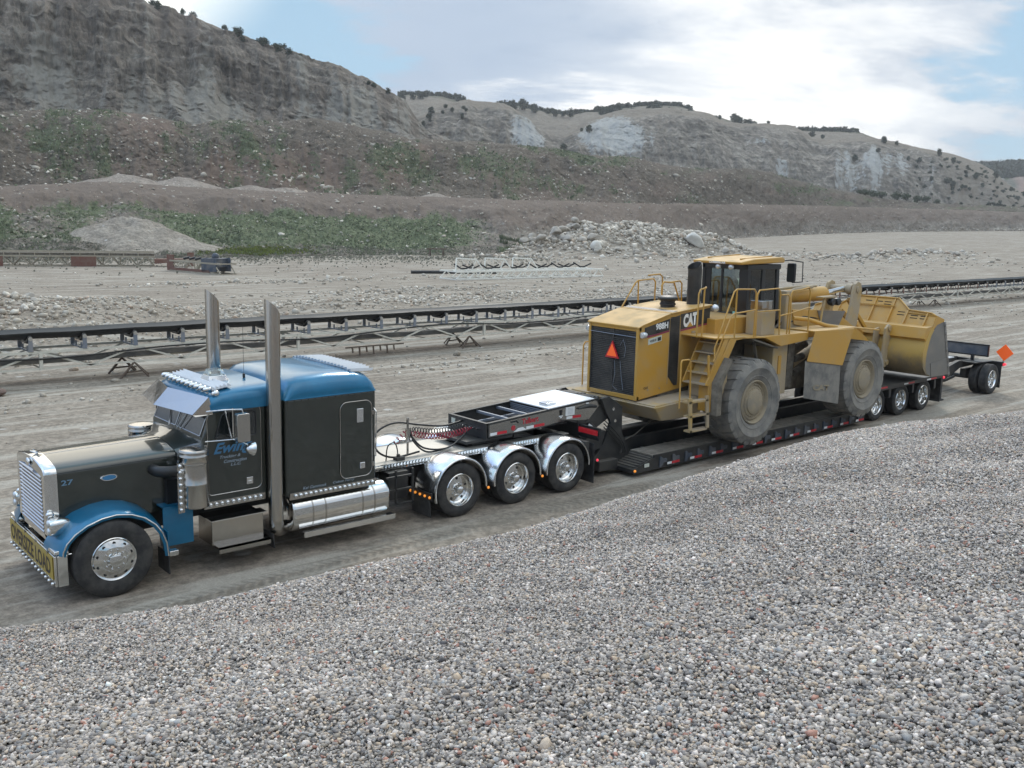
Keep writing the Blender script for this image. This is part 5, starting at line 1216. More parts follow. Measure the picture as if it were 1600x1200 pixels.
# intake and exhaust
b = MB(); b.lathe([(.17, 3.50), (.17, 3.60), (.19, 3.61), (.19, 3.65), (.17, 3.66), (.17, 3.70), (.22, 3.72), (.24, 3.76), (.235, 3.79), (.19, 3.82), (.08, 3.83), (0, 3.83)], (13.25, 1.12, -.02), 'z', 28); b.build('air_precleaner', M['catblack'], ld, smooth=35)
b = MB(); n = 28; rows = []; cx, cy, r = 13.93, .90, .165
for z in (3.55, 4.40): rows.append([(cx+r*math.cos(2*math.pi*i/n), cy+r*math.sin(2*math.pi*i/n), z) for i in range(n)])
top = [(cx-.03+r*math.cos(2*math.pi*i/n), cy+r*math.sin(2*math.pi*i/n), 4.52+.09*math.cos(2*math.pi*i/n)) for i in range(n)]
rows += [top, [(cx-.03+(p[0]-cx+.03)*.93, cy+(p[1]-cy)*.93, p[2]-.005) for p in top], [(cx+(p[0]-cx)*.9, cy+(p[1]-cy)*.9, 4.1) for p in rows[0]]]
b.loft(rows, caps=False); b.build('exhaust_stack', M['catblack'], ld, smooth=50)
# ---- cab
X0, X1, Y0, Y1, Z0, Z1 = 15.42, 16.86, .46, 1.84, 2.86, 4.50
b = MB()
def post(x, y, w, d, z0=Z0, z1=Z1, lean=0): b.hexa([(x, y, z0), (x+w, y, z0), (x+w, y+d, z0), (x, y+d, z0), (x+lean, y, z1), (x+w+lean, y, z1), (x+w+lean, y+d, z1), (x+lean, y+d, z1)])
post(X0, Y0, .13, .12); post(X0-.02, Y1-.10, .10, .10); post(X1-.16, Y0, .13, .09, lean=-.08); post(X1-.16, Y1-.09, .13, .09, lean=-.08)
post(16.02, Y0, .14, .07); post(X0, 1.20, .05, .07, 3.25)
b.box(X0, X1, Y0, Y1, Z0, 3.12); b.box(X0-.01, X0+.06, Y0+.12, Y1-.1, 3.12, 3.32)
b.box(X0-.02, X1-.06, Y0-.01, Y1+.01, 4.40, 4.53)
b.box(X0, X0+.06, Y0+.10, Y0+.26, 3.12, 4.45); b.box(X0, X0+.06, Y1-.26, Y1-.08, 3.12, 4.45)
b.build('cab', M['blackclean'], ld, bevel=.012, seg=1)
for nm, pts in (('cab_window', [(X0+.02, Y0+.25, 3.30), (X0+.02, Y1-.25, 3.30), (X0+.02, Y1-.25, 4.40), (X0+.02, Y0+.25, 4.40)]),
            ('cab_window', [(X0+.12, Y0+.03, 3.12), (16.03, Y0+.03, 3.12), (16.03, Y0+.03, 4.42), (X0+.12, Y0+.03, 4.42)]),
            ('cab_window', [(16.15, Y0+.03, 3.0), (X1-.14, Y0+.03, 3.0), (X1-.22, Y0+.03, 4.42), (16.15, Y0+.03, 4.42)]),
            ('cab_window', [(X0+.12, Y1-.03, 3.12), (X1-.14, Y1-.03, 3.12), (X1-.20, Y1-.03, 4.42), (X0+.12, Y1-.03, 4.42)]),
            ('windshield', [(X1-.04, Y0+.08, 3.1), (X1-.04, Y1-.08, 3.1), (X1-.12, Y1-.08, 4.42), (X1-.12, Y0+.08, 4.42)])):
    b = MB(); b.quad(*pts); b.build(nm, M['cabglass'], ld, smooth=0, solid=.006)
b = MB(); b.prism([(14.98, 4.535), (14.96, 4.60), (15.5, 4.67), (16.65, 4.71), (16.78, 4.68), (16.78, 4.57)], 'xz', Y0-.12, Y1-.02); b.build('cab_roof', M['cat'], ld, bevel=.03)
b = MB(); b.bar((15.3, .62, 4.66), (16.6, .62, 4.72), .04, .03); b.bar((15.3, 1.6, 4.66), (16.6, 1.6, 4.72), .04, .03); b.build('roof_ribs', M['cat'], ld)
text('roof_lettering', 'CATERPILLAR', (14.955, 1.30, 4.545), (0, -1, 0), (0, 0, 1), .50, .05, M['whitetext'], ld, bold=.05)
for y in (1.08, .70): b = MB(); b.sphere((15.05, y, 4.47), (.06, .08, .07), 12, 8); b.build('roof_lamp', M['lamp'], ld)
b = MB(); b.tube([(15.95, 1.25, 3.35), (15.92, 1.25, 3.8)], [.22, .20], 14); b.sphere((15.9, 1.25, 4.05), (.07, .17, .14), 12, 8); b.box(15.7, 16.3, 1.0, 1.5, 3.2, 3.42); b.sphere((15.92, 1.25, 3.75), (.10, .25, .32), 12, 8)
b.build('operator_seat', M['seat'], ld, smooth=60)
b = MB(); b.tube([(16.7, 1.25, 3.2), (16.6, 1.25, 3.75)], .03, 8); b.lathe([(.17, -.012), (.185, 0), (.17, .012)], (16.58, 1.25, 3.78), 'z', 20); b.build('steering_wheel', M['seat'], ld)
b = MB(); b.box(X0-.012, X0-.004, .70, .84, 3.24, 3.36); b.build('window_sticker', mat('turquoise_sticker', (.25, .55, .50), .5), ld)
for s_ in (1, -1):
    f = (lambda y: y) if s_ > 0 else ly
    b = MB(); b.tube([(16.85, f(.55), 4.60), (17.25, f(.50), 4.62), (17.40, f(.22), 4.58), (17.40, f(.20), 4.08), (17.30, f(.42), 4.05), (17.25, f(.48), 4.15)], .018, 6); b.build('mirror_arm', M['blackclean'], ld)
    b = MB(); b.prism(rrect(min(f(.55), f(.32)), max(f(.55), f(.32)), 4.06, 4.55, .05, 4), 'yz', 17.20, 17.29); b.build('mirror', M['blackclean'], ld, bevel=.02)
# ---- platforms / fenders over the rear axle
for (ya, yb) in ((-.50, .46), (ly(.46), ly(-.50))):
    b = MB()
    b.prism([(13.0, 2.99), (14.95, 2.90), (14.95, 2.86), (13.0, 2.95)], 'xz', ya, yb)
    b.prism([(14.95, 2.90), (16.75, 2.90), (16.75, 2.70), (15.60, 2.62), (14.95, 2.86)], 'xz', ya, yb)
    b.build('side_platform', M['cat'], ld, bevel=.015)
b = MB(); b.box(13.90, 15.42, .20, ly(.20), 2.90, 3.30); b.build('rear_cab_deck_box', M['cat'], ld, bevel=.02)
for s_ in (1, -1):
    f = (lambda y: y) if s_ > 0 else ly
    ya, yb = sorted((f(-.50), f(-.16)))
    # sloping rear fender beside the stairs
    b = MB(); b.hexa([(13.05, ya, 1.30), (13.12, ya, 1.30), (13.12, yb, 1.30), (13.05, yb, 1.30), (13.35, ya, 2.0), (13.42, ya, 2.0), (13.42, yb, 2.0), (13.35, yb, 2.0)]) if False else None
    b.prism([(12.95, 1.30), (12.95, 1.96), (13.58, 2.955), (14.15, 2.945), (14.15, 2.905), (13.80, 2.88), (13.20, 1.94), (13.20, 1.30)], 'xz', ya, yb); b.build('rear_fender', M['cat'], ld, bevel=.012)
    b = MB(); ya2, yb2 = sorted((f(-.68), f(-.50))); b.prism([(12.98, 1.24), (12.98, 1.98), (13.38, 2.52), (13.46, 2.48), (13.14, 1.93), (13.14, 1.24)], 'xz', ya2, yb2); b.build('fender_rubber', M['mud'], ld)
    b = MB(); ya3, yb3 = sorted((f(-.45), f(.45))); b.prism([(14.5, 2.88), (15.55, 2.60), (15.55, 2.56), (14.5, 2.84)], 'xz', ya3, yb3); b.bar((14.9, f(-.2), 2.72), (15.25, f(-.1), 2.10), .06); b.build('fender_brace', M['mud'], ld)
# stairs
b = MB()
YS0, YS1 = -.49, .20
st = None
for y in (YS0, YS1-.03):
    b = MB(); b.hexa([(12.78, y, 1.93), (12.94, y, 1.90), (12.94, y+.03, 1.90), (12.78, y+.03, 1.93), (13.38, y, 2.97), (13.54, y, 2.95), (13.54, y+.03, 2.95), (13.38, y+.03, 2.97)]); o = b.build('stair_stringer', M['cat'], ld); st = st or o
for i in range(5):
    x = 12.79+i*.128; z = 1.92+i*.222; b = MB(); b.box(x, x+.17, YS0+.03, YS1-.03, z, z+.03); b.build('stair_tread', M['catdirt'], st)
b = MB(); b.prism([(12.99, 1.62), (12.99, 1.95), (13.56, 2.92), (13.60, 2.92), (13.60, 1.62)], 'xz', YS0+.04, YS1-.04); b.build('stair_back_panel', M['catdirt'], st)
b = MB()
for x in (12.18, 12.78): b.hexa([(x+.08, YS0-.04, .92), (x+.16, YS0-.04, .92), (x+.16, YS0-.0, .92), (x+.08, YS0, .92), (x-.02, YS0-.04, 1.70), (x+.10, YS0-.04, 1.70), (x+.10, YS0, 1.70), (x-.02, YS0, 1.70)])
for z, xx in ((.94, 12.26), (1.28, 12.22), (1.60, 12.18)): b.box(xx, xx+.68, YS0-.04, YS0+.14, z-.02, z+.02)
b.build('bottom_ladder', M['catdirt'], ld)
# hand rails
def rail(name, pts, r=.019): b = MB(); b.tube(pts, r, 8); return b.build(name, M['cat'], ld, smooth=60)
rail('handrail', [(11.93, -.46, 1.50), (11.92, -.46, 2.50), (11.95, -.46, 2.56), (12.18, -.46, 2.56), (12.24, -.46, 2.50), (12.30, -.46, 1.40)])
rail('handrail', [(12.95, -.46, 1.50), (12.86, -.46, 2.60)], .028)
rail('handrail', [(12.80, -.14, 2.98), (12.80, -.14, 3.95), (12.86, -.14, 4.05), (13.05, -.14, 4.08), (13.22, .0, 4.08)])
rail('handrail', [(13.0, -.14, 4.06), (12.98, -.14, 2.98)])
rail('handrail', [(13.05, YS0, 2.35), (13.02, YS0, 2.75), (13.62, YS0, 4.0), (13.72, YS0, 4.05), (14.38, YS0, 4.03), (14.46, YS0, 3.95), (14.46, YS0, 2.92)])
rail('handrail', [(13.72, YS0, 4.03), (13.72, YS0, 2.95)])
rail('handrail', [(13.0, YS0, 2.45), (13.55, YS0, 3.42), (13.66, YS0, 3.50), (14.46, YS0, 3.55)])
rail('handrail', [(14.56, -.47, 2.90), (14.54, -.47, 3.9), (14.62, -.47, 4.0), (15.38, -.47, 4.02), (15.46, -.47, 3.94), (15.52, -.47, 2.88)])
rail('handrail', [(15.50, -.47, 3.50), (14.56, -.47, 3.5)])
rail('handrail', [(15.95, -.47, 2.88), (15.92, -.47, 3.85), (15.98, -.47, 3.94), (16.40, -.45, 3.96), (16.78, -.40, 4.0), (16.85, -.40, 3.9), (16.80, -.44, 2.88)])
rail('handrail', [(15.52, -.47, 3.86), (15.80, -.47, 3.86), (15.86, -.47, 3.80), (15.84, -.47, 2.88)])
rail('handrail', [(15.50, -.47, 3.36), (15.92, -.47, 3.40), (16.82, -.42, 3.50)])
yy = 2.4
rail('handrail', [(12.95, yy, 3.30), (13.50, yy, 4.0), (13.60, yy, 4.07), (14.18, yy, 4.10), (14.26, yy, 4.02), (14.26, yy, 3.0)])
rail('handrail', [(13.62, yy, 4.07), (13.66, yy, 3.0)])
rail('handrail', [(14.30, 2.2, 3.4), (14.28, 2.2, 3.95), (14.36, 2.2, 4.03), (14.75, 2.2, 4.0), (15.0, 2.2, 3.5)], .022)
rail('handrail', [(14.15, 2.55, 4.18), (14.60, 2.55, 4.2), (14.70, 2.55, 4.12), (14.74, 2.55, 3.1)])
rail('handrail', [(14.8, yy, 4.0), (15.22, yy, 4.02), (15.30, yy, 3.95), (15.33, yy, 3.0)])
rail('handrail', [(12.10, 2.72, 1.55), (12.10, 2.72, 2.52), (12.16, 2.72, 2.60), (12.28, 2.72, 2.60), (12.32, 2.72, 2.52), (12.32, 2.72, 1.6)])
# small box, lamps, cab side clutter
b = MB(); b.box(14.95, 15.50, -.35, .10, 2.90, 3.46); b.build('side_tool_box', M['catdirt'], ld, bevel=.015)
b = MB(); b.box(15.02, 15.42, -.30, .05, 3.50, 3.72); b.cyl((15.1, -.2, 3.46), (15.1, -.2, 3.7), .05, 10); b.cyl((15.5, -.1, 2.9), (15.5, -.1, 3.65), .04, 8); b.build('filter_housing', M['stainless'], ld, bevel=.02)
b = MB(); b.sphere((14.05, .34, 3.54), (.09, .09, .09), 12, 8); b.build('work_lamp', M['lamp'], ld)
# ---- frame, axles, articulation
b = MB()
b.box(13.2, 16.3, .62, ly(.62), 1.25, 2.85); b.box(16.3, 17.4, .85, ly(.85), 1.1, 2.7); b.box(17.2, 21.0, .70, ly(.70), 1.15, 2.3)
b.cyl((14.48, .0, 1.37), (14.48, ly(.0), 1.37), .32, 16); b.cyl((19.35, .0, 1.55), (19.35, ly(.0), 1.55), .32, 16)
b.box(12.3, 13.4, .5, ly(.5), 1.1, 1.8)
b.build('main_frame', M['mud'], ld, bevel=.02, seg=1)
b = MB(); b.box(15.58, 16.20, -.30, .55, 1.38, 2.62); b.build('hydraulic_tank', M['catdirt'], ld, bevel=.02)
b = MB(); b.box(15.80, 15.92, -.32, -.30, 1.9, 2.35); b.build('tank_sight_panel', M['cat'], ld)
b = MB(); b.hexa([(16.34, -.20, 1.50), (16.62, -.20, 1.45), (16.62, .5, 1.45), (16.34, .5, 1.5), (16.40, -.20, 2.60), (16.68, -.20, 2.66), (16.68, .5, 2.66), (16.40, .5, 2.6)]); b.build('side_guard_plate', M['mud'], ld, bevel=.01)
for z in (1.55, 1.85, 2.35):
    b = MB(); b.tube([(16.2, .35, z), (16.7, .15, z+.06), (17.2, .4, z-.05)], .06, 8); b.build('hydraulic_hose', M['mud'], ld, smooth=60)
b = MB()
for i in range(6): b.tube([(16.6, .5+.07*i, 2.75), (16.75+.05*i, .45, 2.95+.03*i), (17.1, .5+.05*i, 2.9), (17.4, .55, 2.6)], .03, 7)
b.build('hydraulic_hose', M['mud'], ld, smooth=60)
# ---- wheels
def loader_tyre(r=1.0, w=.82, rim=.52):
    p = [(rim, .10), (rim+.02, .055), (rim+.06, .035), (rim+.10, .018), (rim+.105, .006), (rim+.125, .006), (rim+.13, .012), (rim+.18, -.004), ((r+rim)/2+.04, -.022), ((r+rim)/2+.05, -.030), ((r+rim)/2+.07, -.030), ((r+rim)/2+.08, -.022), (r-.16, -.018), (r-.10, .0), (r-.045, .028), (r-.012, .06), (r-.006, .12), (r-.006, w-.12), (r-.012, w-.06), (r-.045, w-.028), (r-.10, w), ((r+rim)/2+.04, w+.022), (rim+.06, w-.035), (rim, w-.10)]
    b = MB(); b.lathe(p, n=96)
    n = 24
    for side in (0, 1):
        for k in range(n):
            a0 = 2*math.pi*(k+.5*side)/n; wd = .115; sk = .10
            rows = []
            for t, y in ((0, .018), (.12, .05), (.5, .2), (1., w*.52)):
                yy = y if side == 0 else w-y
                rr = r-.075 if t == 0 else (r+.0 if t > .1 else r-.01)
                ac = a0+sk*t*1.2; hw = wd*(.85 if t == 0 else 1)*(1-.25*t)
                rows.append([((rr-.05)*math.cos(ac-hw), yy, (rr-.05)*math.sin(ac-hw)), ((rr+.018)*math.cos(ac-hw*.93), yy, (rr+.018)*math.sin(ac-hw*.93)), ((rr+.020)*math.cos(ac), yy, (rr+.020)*math.sin(ac)), ((rr+.018)*math.cos(ac+hw*.93), yy, (rr+.018)*math.sin(ac+hw*.93)), ((rr-.05)*math.cos(ac+hw), yy, (rr-.05)*math.sin(ac+hw))])
            b.loft(rows)
    return b
b = loader_tyre(); lw = b.build('loader_wheel', M['rubberdry'], ld, smooth=38, local=True)
b = MB(); b.lathe([(.53, .10), (.525, .045), (.50, .030), (.485, .045), (.47, .09), (.45, .12), (.43, .10), (.40, .085), (.385, .105), (.365, .105), (.35, .08), (.30, .07), (.29, .04), (.27, .028), (.12, .022), (0, .02)], n=56)
rm = b.build('rim', M['rimdirt'], lw, smooth=30, local=True)
b = MB(); bolt_ring(b, 24, .335, .085, .014, .022, 6); bolt_ring(b, 16, .415, .095, .012, .018, 6); bolt_ring(b, 12, .24, .03, .010, .012, 6); b.build('rim_bolts', M['rimdirt'], lw, local=True)
LW0 = -.70
sc_ = (14.45-16.8, LW0-LY, 1.37-.42+.10); lw.location = (14.45-16.8, LW0-CY, 1.40-.42)
dup_part(lw, ld, (14.45-16.8, ly(LW0)-CY, 1.40-.42), math.pi)
fw = dup_part(lw, ld, (19.35-16.8, LW0-CY, 1.50-.42)); fw.rotation_euler = (0, .17, 0)
dup_part(lw, ld, (19.35-16.8, ly(LW0)-CY, 1.50-.42), math.pi)
# ---- front fenders with mud flap
for s_ in (1, -1):
    f = (lambda y: y) if s_ > 0 else ly
    ya, yb = sorted((f(-.66), f(.18)))
    b = MB(); b.prism([(16.86, 2.93), (18.72, 2.93), (19.95, 2.80), (19.95, 2.76), (18.72, 2.88), (16.86, 2.88)], 'xz', ya+.02 if s_ > 0 else ya, yb if s_ > 0 else yb-.02); b.build('front_fender', M['cat'], ld, bevel=.015)
    yo = f(-.66); b = MB(); b.prism([(16.72, 2.30), (17.0, 2.92), (18.80, 2.86), (18.02, 2.12), (16.72, 2.30)][:4], 'xz', min(yo, yo-.02*s_), max(yo, yo-.02*s_)) if False else None
    b.hexa([(16.72, yo, 2.36), (16.78, yo, 2.30), (16.92, f(.18), 2.30), (16.86, f(.18), 2.36), (17.02, yo, 2.93), (17.08, yo, 2.93), (17.10, f(.18), 2.93), (17.04, f(.18), 2.93)]) if False else None
# outer skirt plate of the near front fender (faces backwards and outwards)
b = MB(); b.hexa([(16.50, -.66, 2.20), (16.56, -.63, 2.18), (18.14, -.66, 1.98), (18.12, -.70, 1.97), (16.78, -.66, 2.94), (16.84, -.63, 2.94), (18.60, -.64, 2.90), (18.58, -.68, 2.90)])
b.build('fender_skirt', M['cat'], ld, bevel=.012)
b = MB(); b.hexa([(16.50, -.64, 1.28), (16.53, -.62, 1.28), (18.10, -.66, .97), (18.07, -.69, .97), (16.46, -.64, 2.21), (16.49, -.62, 2.21), (18.10, -.65, 1.99), (18.07, -.67, 1.99)])
mf = b.build('mud_flap', M['rubberdry'], ld)
text('flap_lettering', 'CAT', (16.86, -.668, 1.44), (1, -.028, -.10), (0, 0, 1), .72, .15, M['rimdirt'], ld, bold=.05)
b = MB(); b.tube([(16.95, .1, 3.18), (17.4, -.05, 3.14), (17.9, -.25, 2.98), (18.2, -.4, 2.93)], .055, 10); b.build('fender_support_tube', M['cat'], ld, smooth=60)
b = MB(); b.cyl((18.55, .3, 2.92), (18.65, .3, 3.62), .03, 8); b.box(19.05-.6, 19.75-.6, .22, .42, 3.62, 3.66); b.box(18.9, 19.05, .26, .4, 3.3, 3.62)
b.build('headlamp_bracket', M['catdirt'], ld)
for x in (18.80, 19.08):
    b = MB(); b.lathe([(0, -.02), (.085, -.02), (.10, .0), (.10, .10), (.06, .16), (0, .17)], (x+.15, .20, 3.50), 'y', 16); b.build('headlamp', M['blackclean'], ld)
# ---- lift linkage
b = MB(); b.tube([(17.1, .95, 3.66), (19.55, .90, 3.66)], [.20, .20], 20); b.tube([(19.55, .90, 3.66), (19.62, .90, 3.66)], [.20, .15], 20); b.build('tilt_cylinder', M['cat'], ld, smooth=45)
b = MB(); b.cyl((19.6, .90, 3.66), (20.95, 1.1, 3.74), .075, 14); b.build('cylinder_rod', M['chrome'], ld)
b = MB(); b.tube([(17.0, .70, 3.86), (17.9, .62, 3.92), (18.9, .72, 3.90)], .035, 8); b.tube([(17.0, .6, 3.6), (17.6, .55, 3.85), (18.5, .6, 3.9)], .05, 8); b.build('hydraulic_hose', M['catdirt'], ld, smooth=60)
b = MB(); b.box(16.98, 17.25, .35, ly(.35), 2.6, 3.85); b.box(17.2, 18.2, .45, .62, 2.5, 3.5); b.box(17.2, 18.2, ly(.62), ly(.45), 2.5, 3.5); b.build('loader_tower', M['catdirt'], ld, bevel=.04)
for i in range(2):
    yc = .50 if i == 0 else ly(.50)
    b = MB(); b.prism([(17.4, 3.35), (18.5, 3.30), (19.7, 3.12), (21.2, 2.4), (22.25, 1.55), (22.1, 1.35), (21.6, 1.4), (20.4, 2.1), (19.6, 2.6), (18.7, 2.75), (17.5, 2.95)], 'xz', yc-.08, yc+.08)
    b.build('lift_arm', M['cat'], ld, bevel=.02)
    b = MB(); b.prism([(18.55, 3.28), (19.95, 3.20), (19.6, 2.75), (19.1, 2.55), (18.85, 2.75)], 'xz', yc-.10, yc-.082); b.build('arm_wear_plate', M['bucket'], ld)
    b = MB(); b.tube([(17.6, yc, 1.9), (19.2, yc+.02, 2.45), (20.3, yc+.02, 2.6)], [.12, .12, .06], 12); b.build('lift_cylinder', M['catdirt'], ld, smooth=50)
b = MB(); b.cyl((20.0, .45, 2.75), (20.0, ly(.45), 2.75), .16, 14); b.build('cross_tube', M['catdirt'], ld)
for yc in (.72, 1.55):
    b = MB(); b.prism([(20.78, 3.72), (20.84, 3.90), (21.0, 3.97), (21.16, 3.92), (21.23, 3.74), (21.20, 3.3), (21.05, 2.5), (20.95, 1.8), (20.6, 1.8), (20.45, 2.6), (20.72, 3.3)], 'xz', yc-.045, yc+.045)
    zb = b.build('bell_crank', M['catdirt'], ld, bevel=.02)
    b = MB(); b.cyl((21.0, yc-.075, 3.74), (21.0, yc+.075, 3.74), .10, 18); b.cyl((21.0, yc-.085, 3.74), (21.0, yc+.085, 3.74), .055, 14); b.build('pin_cap', M['catdirt'], zb)
b = MB(); b.cyl((21.0, .75, 3.74), (21.0, 1.52, 3.74), .10, 16); b.cyl((21.0, .82, 3.74), (21.0, 1.0, 3.74), .15, 16); b.build('crank_pin_boss', M['catdirt'], ld)
b = MB(); b.bar((21.0, 1.20, 3.1), (22.35, 1.20, 2.3), .14, .16); b.bar((21.05, 1.0, 3.45), (22.15, 1.0, 2.55), .08, .12); b.build('tilt_link', M['cat'], ld, bevel=.02)
# ---- bucket
BY0, BY1 = -.74, ly(-.74)
back = [(23.10, 2.86), (22.62, 2.62), (22.38, 2.33), (22.28, 2.05), (22.27, 1.80), (22.36, 1.55), (22.55, 1.36), (22.82, 1.27), (23.3, 1.24), (24.15, 1.24)]
back = [(22.72, 2.70), (22.52, 2.52), (22.36, 2.25), (22.28, 2.0), (22.29, 1.76), (22.38, 1.54), (22.56, 1.37), (22.82, 1.27), (23.3, 1.235), (24.0, 1.235)]
b = MB(); t = .05; inner = [(x+(.05 if i < 7 else 0), z+(.05 if i >= 5 else 0)) for i, (x, z) in enumerate(back)]
secs = [[(x, y, z) for x, z in back]+[(x, y, z) for x, z in inner[::-1]] for y in (BY0, BY1)]
b.loft(secs); bk = b.build('bucket_shell', M['bucketyellow'], ld, smooth=30)
for ya, yb in ((BY0-.02, BY0+.03), (BY1-.03, BY1+.02)):
    b = MB(); b.prism([(22.84, 2.62), (22.98, 2.78), (23.40, 2.86), (23.44, 2.80), (23.96, 1.235), (23.3, 1.235), (22.86, 1.27), (22.62, 1.37), (22.52, 1.54), (22.50, 1.76), (22.52, 2.0), (22.60, 2.25), (22.70, 2.46)], 'xz', ya, yb); b.build('bucket_side_plate', M['bucket'], ld, bevel=.006, seg=1)
    b = MB(); b.prism([(22.74, 2.60), (22.74, 2.72), (22.93, 3.03), (23.40, 2.90), (23.40, 2.84), (22.98, 2.76)], 'xz', ya-.004, yb+.004); b.build('bucket_side_gusset', M['cat'], ld)
    b = MB(); b.prism([(22.30, 1.76), (22.29, 2.0), (22.37, 2.25), (22.53, 2.52), (22.72, 2.70), (22.84, 2.62), (22.70, 2.46), (22.60, 2.25), (22.52, 2.0), (22.50, 1.76), (22.52, 1.54), (22.62, 1.37), (22.86, 1.27), (22.56, 1.37), (22.38, 1.54)], 'xz', ya, yb); b.build('bucket_side_rim', M['bucketyellow'], ld, smooth=0)
b = MB(); b.prism([(23.38, 2.82), (23.48, 2.84), (24.06, 1.22), (23.94, 1.22)], 'xz', BY0-.035, BY0+.05); b.prism([(22.90, 1.25), (22.78, 1.66), (23.80, 1.74), (23.96, 1.24)], 'xz', BY0-.035, BY0-.02)
b.box(23.96, 24.14, BY0, BY1, 1.20, 1.27)
for i in range(7): b.sphere((23.46+i*.085, BY0-.03, 2.74-i*.25), (.05, .03, .07), 8, 5)
b.build('bucket_cutting_edge', M['bucket'], ld)
b = MB(); b.prism([(22.30, 2.40), (22.40, 2.70), (22.74, 2.735), (22.74, 2.62), (22.54, 2.42), (22.42, 2.32)], 'xz', BY0-.01, BY1+.01)
b.build('bucket_back_beam', M['cat'], ld)
# spill guard
gp_ = [(BY0, 2.72), (BY0, 3.02), (-.60, 3.08), (.10, 3.12), (.52, 3.42), (ly(.52), 3.42), (ly(.10), 3.12), (ly(-.60), 3.08), (BY1, 3.02), (BY1, 2.72)]
b = MB(); vs = []
for off in (0, .04):
    for y, z in gp_: t_ = (z-2.70)/.72; vs.append((22.72+.42*t_+off, y, z))
n = len(gp_); b.add(vs, [tuple(range(n)), tuple(range(2*n-1, n-1, -1))]+[(i, (i+1) % n, (i+1) % n+n, i+n) for i in range(n)])
sg = b.build('spill_guard', M['cat'], ld, smooth=0)
b = MB()
for y, zt in ((BY0+.25, 3.08), (.12, 3.12), (.62, 3.41), (1.22, 3.41), (ly(.62), 3.41), (ly(.12), 3.12), (ly(BY0+.25), 3.08)):
    t1 = (zt-2.70)/.72; b.hexa([(22.60, y-.02, 2.70), (22.73, y-.02, 2.70), (22.73, y+.02, 2.70), (22.60, y+.02, 2.70), (22.68+.42*t1, y-.02, zt), (22.73+.42*t1, y-.02, zt), (22.73+.42*t1, y+.02, zt), (22.68+.42*t1, y+.02, zt)])
b.bar((22.72+.42*.45, BY0+.05, 3.02), (22.72+.42*.45, .1, 3.05), .05, .03); b.bar((22.95, .55, 3.20), (22.95, ly(.55), 3.20), .05, .03)
pts = [(22.70+.42*((z-2.7)/.72), y, z+.01) for y, z in gp_[1:-1]]; b.tube(pts, .025, 6)
b.build('guard_ribs', M['cat'], sg)
b = MB()
for (ya, yb, z) in ((-.52, -.30, 2.98), (-.22, 0, 2.98), (.2, .42, 3.05), (.72, .94, 3.30), (1.0, 1.16, 3.30), (1.35, 1.55, 3.30), (-.52, -.30, 2.91), (-.22, 0, 2.91), (.2, .42, 2.97), (.72, .94, 3.23)):
    t_ = (z-2.70)/.72; b.box(22.715+.42*t_-.006, 22.715+.42*t_+.004, ya, yb, z-.012, z+.012)
b.build('guard_slots', M['catblack'], sg)
for y in (.50, ly(.50)):
    b = MB(); b.prism([(22.08, 2.60), (22.26, 2.72), (22.45, 2.62), (22.45, 1.6), (22.2, 1.45), (22.0, 1.55), (22.05, 2.2)], 'xz', y-.20, y-.13); b.prism([(22.05, 2.55), (22.30, 2.60), (22.55, 2.42), (22.45, 1.6), (22.2, 1.45), (22.0, 1.55)], 'xz', y+.13, y+.18)
    b.build('bucket_hinge', M['catdirt'], ld, bevel=.01)
    b = MB(); b.cyl((22.25, y-.24, 1.6), (22.25, y+.22, 1.6), .08, 14); b.build('hinge_pin', M['catdirt'], ld)
    b = MB(); b.cyl((22.28, y-.23, 2.6), (22.28, y-.1, 2.6), .09, 14); b.build('hinge_pin', M['catdirt'], ld)
b = MB()
for i in range(5): b.tube([(17.3, .48+.05*i, 3.0), (17.9, .40+.04*i, 3.15+.03*i), (18.7, .44+.04*i, 3.05), (19.6, .5+.04*i, 2.9)], .02, 6)
b.build('hydraulic_hose', M['hose'], ld, smooth=60)
for (x, z) in ((16.95, 2.15), (17.05, 2.45), (16.9, 1.8)):
    b = MB(); b.cyl((x, -.02, z), (x+.35, -.02, z+.05), .09, 12); b.build('hydraulic_cylinder', M['mud'], ld)
for x in (11.9, 12.3, 13.1, 13.8):
    b = MB(); b.cyl((x, HY-.012, 1.78+.0*x), (x, HY-.004, 1.78), .022, 8); b.build('panel_bolt', M['catdirt'], ld)
# tie-down chains
b = MB(); b.tube([(12.6, .7, 1.1), (11.9, .75, .7), (11.5, .85, .55)], .012, 5); b.tube([(20.6, .9, 1.0), (20.9, .9, .9)], .012, 5); b.build('tie_down_chain', M['mud'], ld)
# ================================================================ gravel stockpile under the photographer
cr = np.array([(-12, -4.4), (-8, -4.7), (-5, -5.0), (-2.68, -5.53), (-2.01, -5.76), (-1.27, -5.96), (-.07, -6.02), (2.2, -6.15), (4.42, -6.01), (6, -5.85), (7.63, -5.66), (9.56, -5.55), (11.3, -5.73), (12.72, -6.18), (14.51, -6.56), (18, -7.3), (24, -8.5), (34, -10)])
def ycrest(x): return np.interp(x, cr[:, 0], cr[:, 1])
def pile(x, y, lump=True):
    yc = ycrest(x); d = yc-y                                     # >0 on top of the pile
    top = 2.2+.20*np.clip(d, 0, None)+(.09*fbm(x*.55, y*.55, 1, 3, seed=13)+.16*fbm(x*.2, y*.2, 4, 2, seed=14)+.045*fbm(x*1.3, y*1.3, 2, 2, seed=16) if lump else 0)*np.clip(d*.8, .15, 1)
    flank = 2.2-(-d)*.66+.03*fbm(x*1.2, y*1.2, 1, 2, seed=15)
    k = .12; m = np.minimum(top, flank); h = np.clip(.5-.5*(top-flank)/k, 0, 1)
    z = flank*(1-h)+top*h-k*h*(1-h)
    return np.maximum(z, -.15)
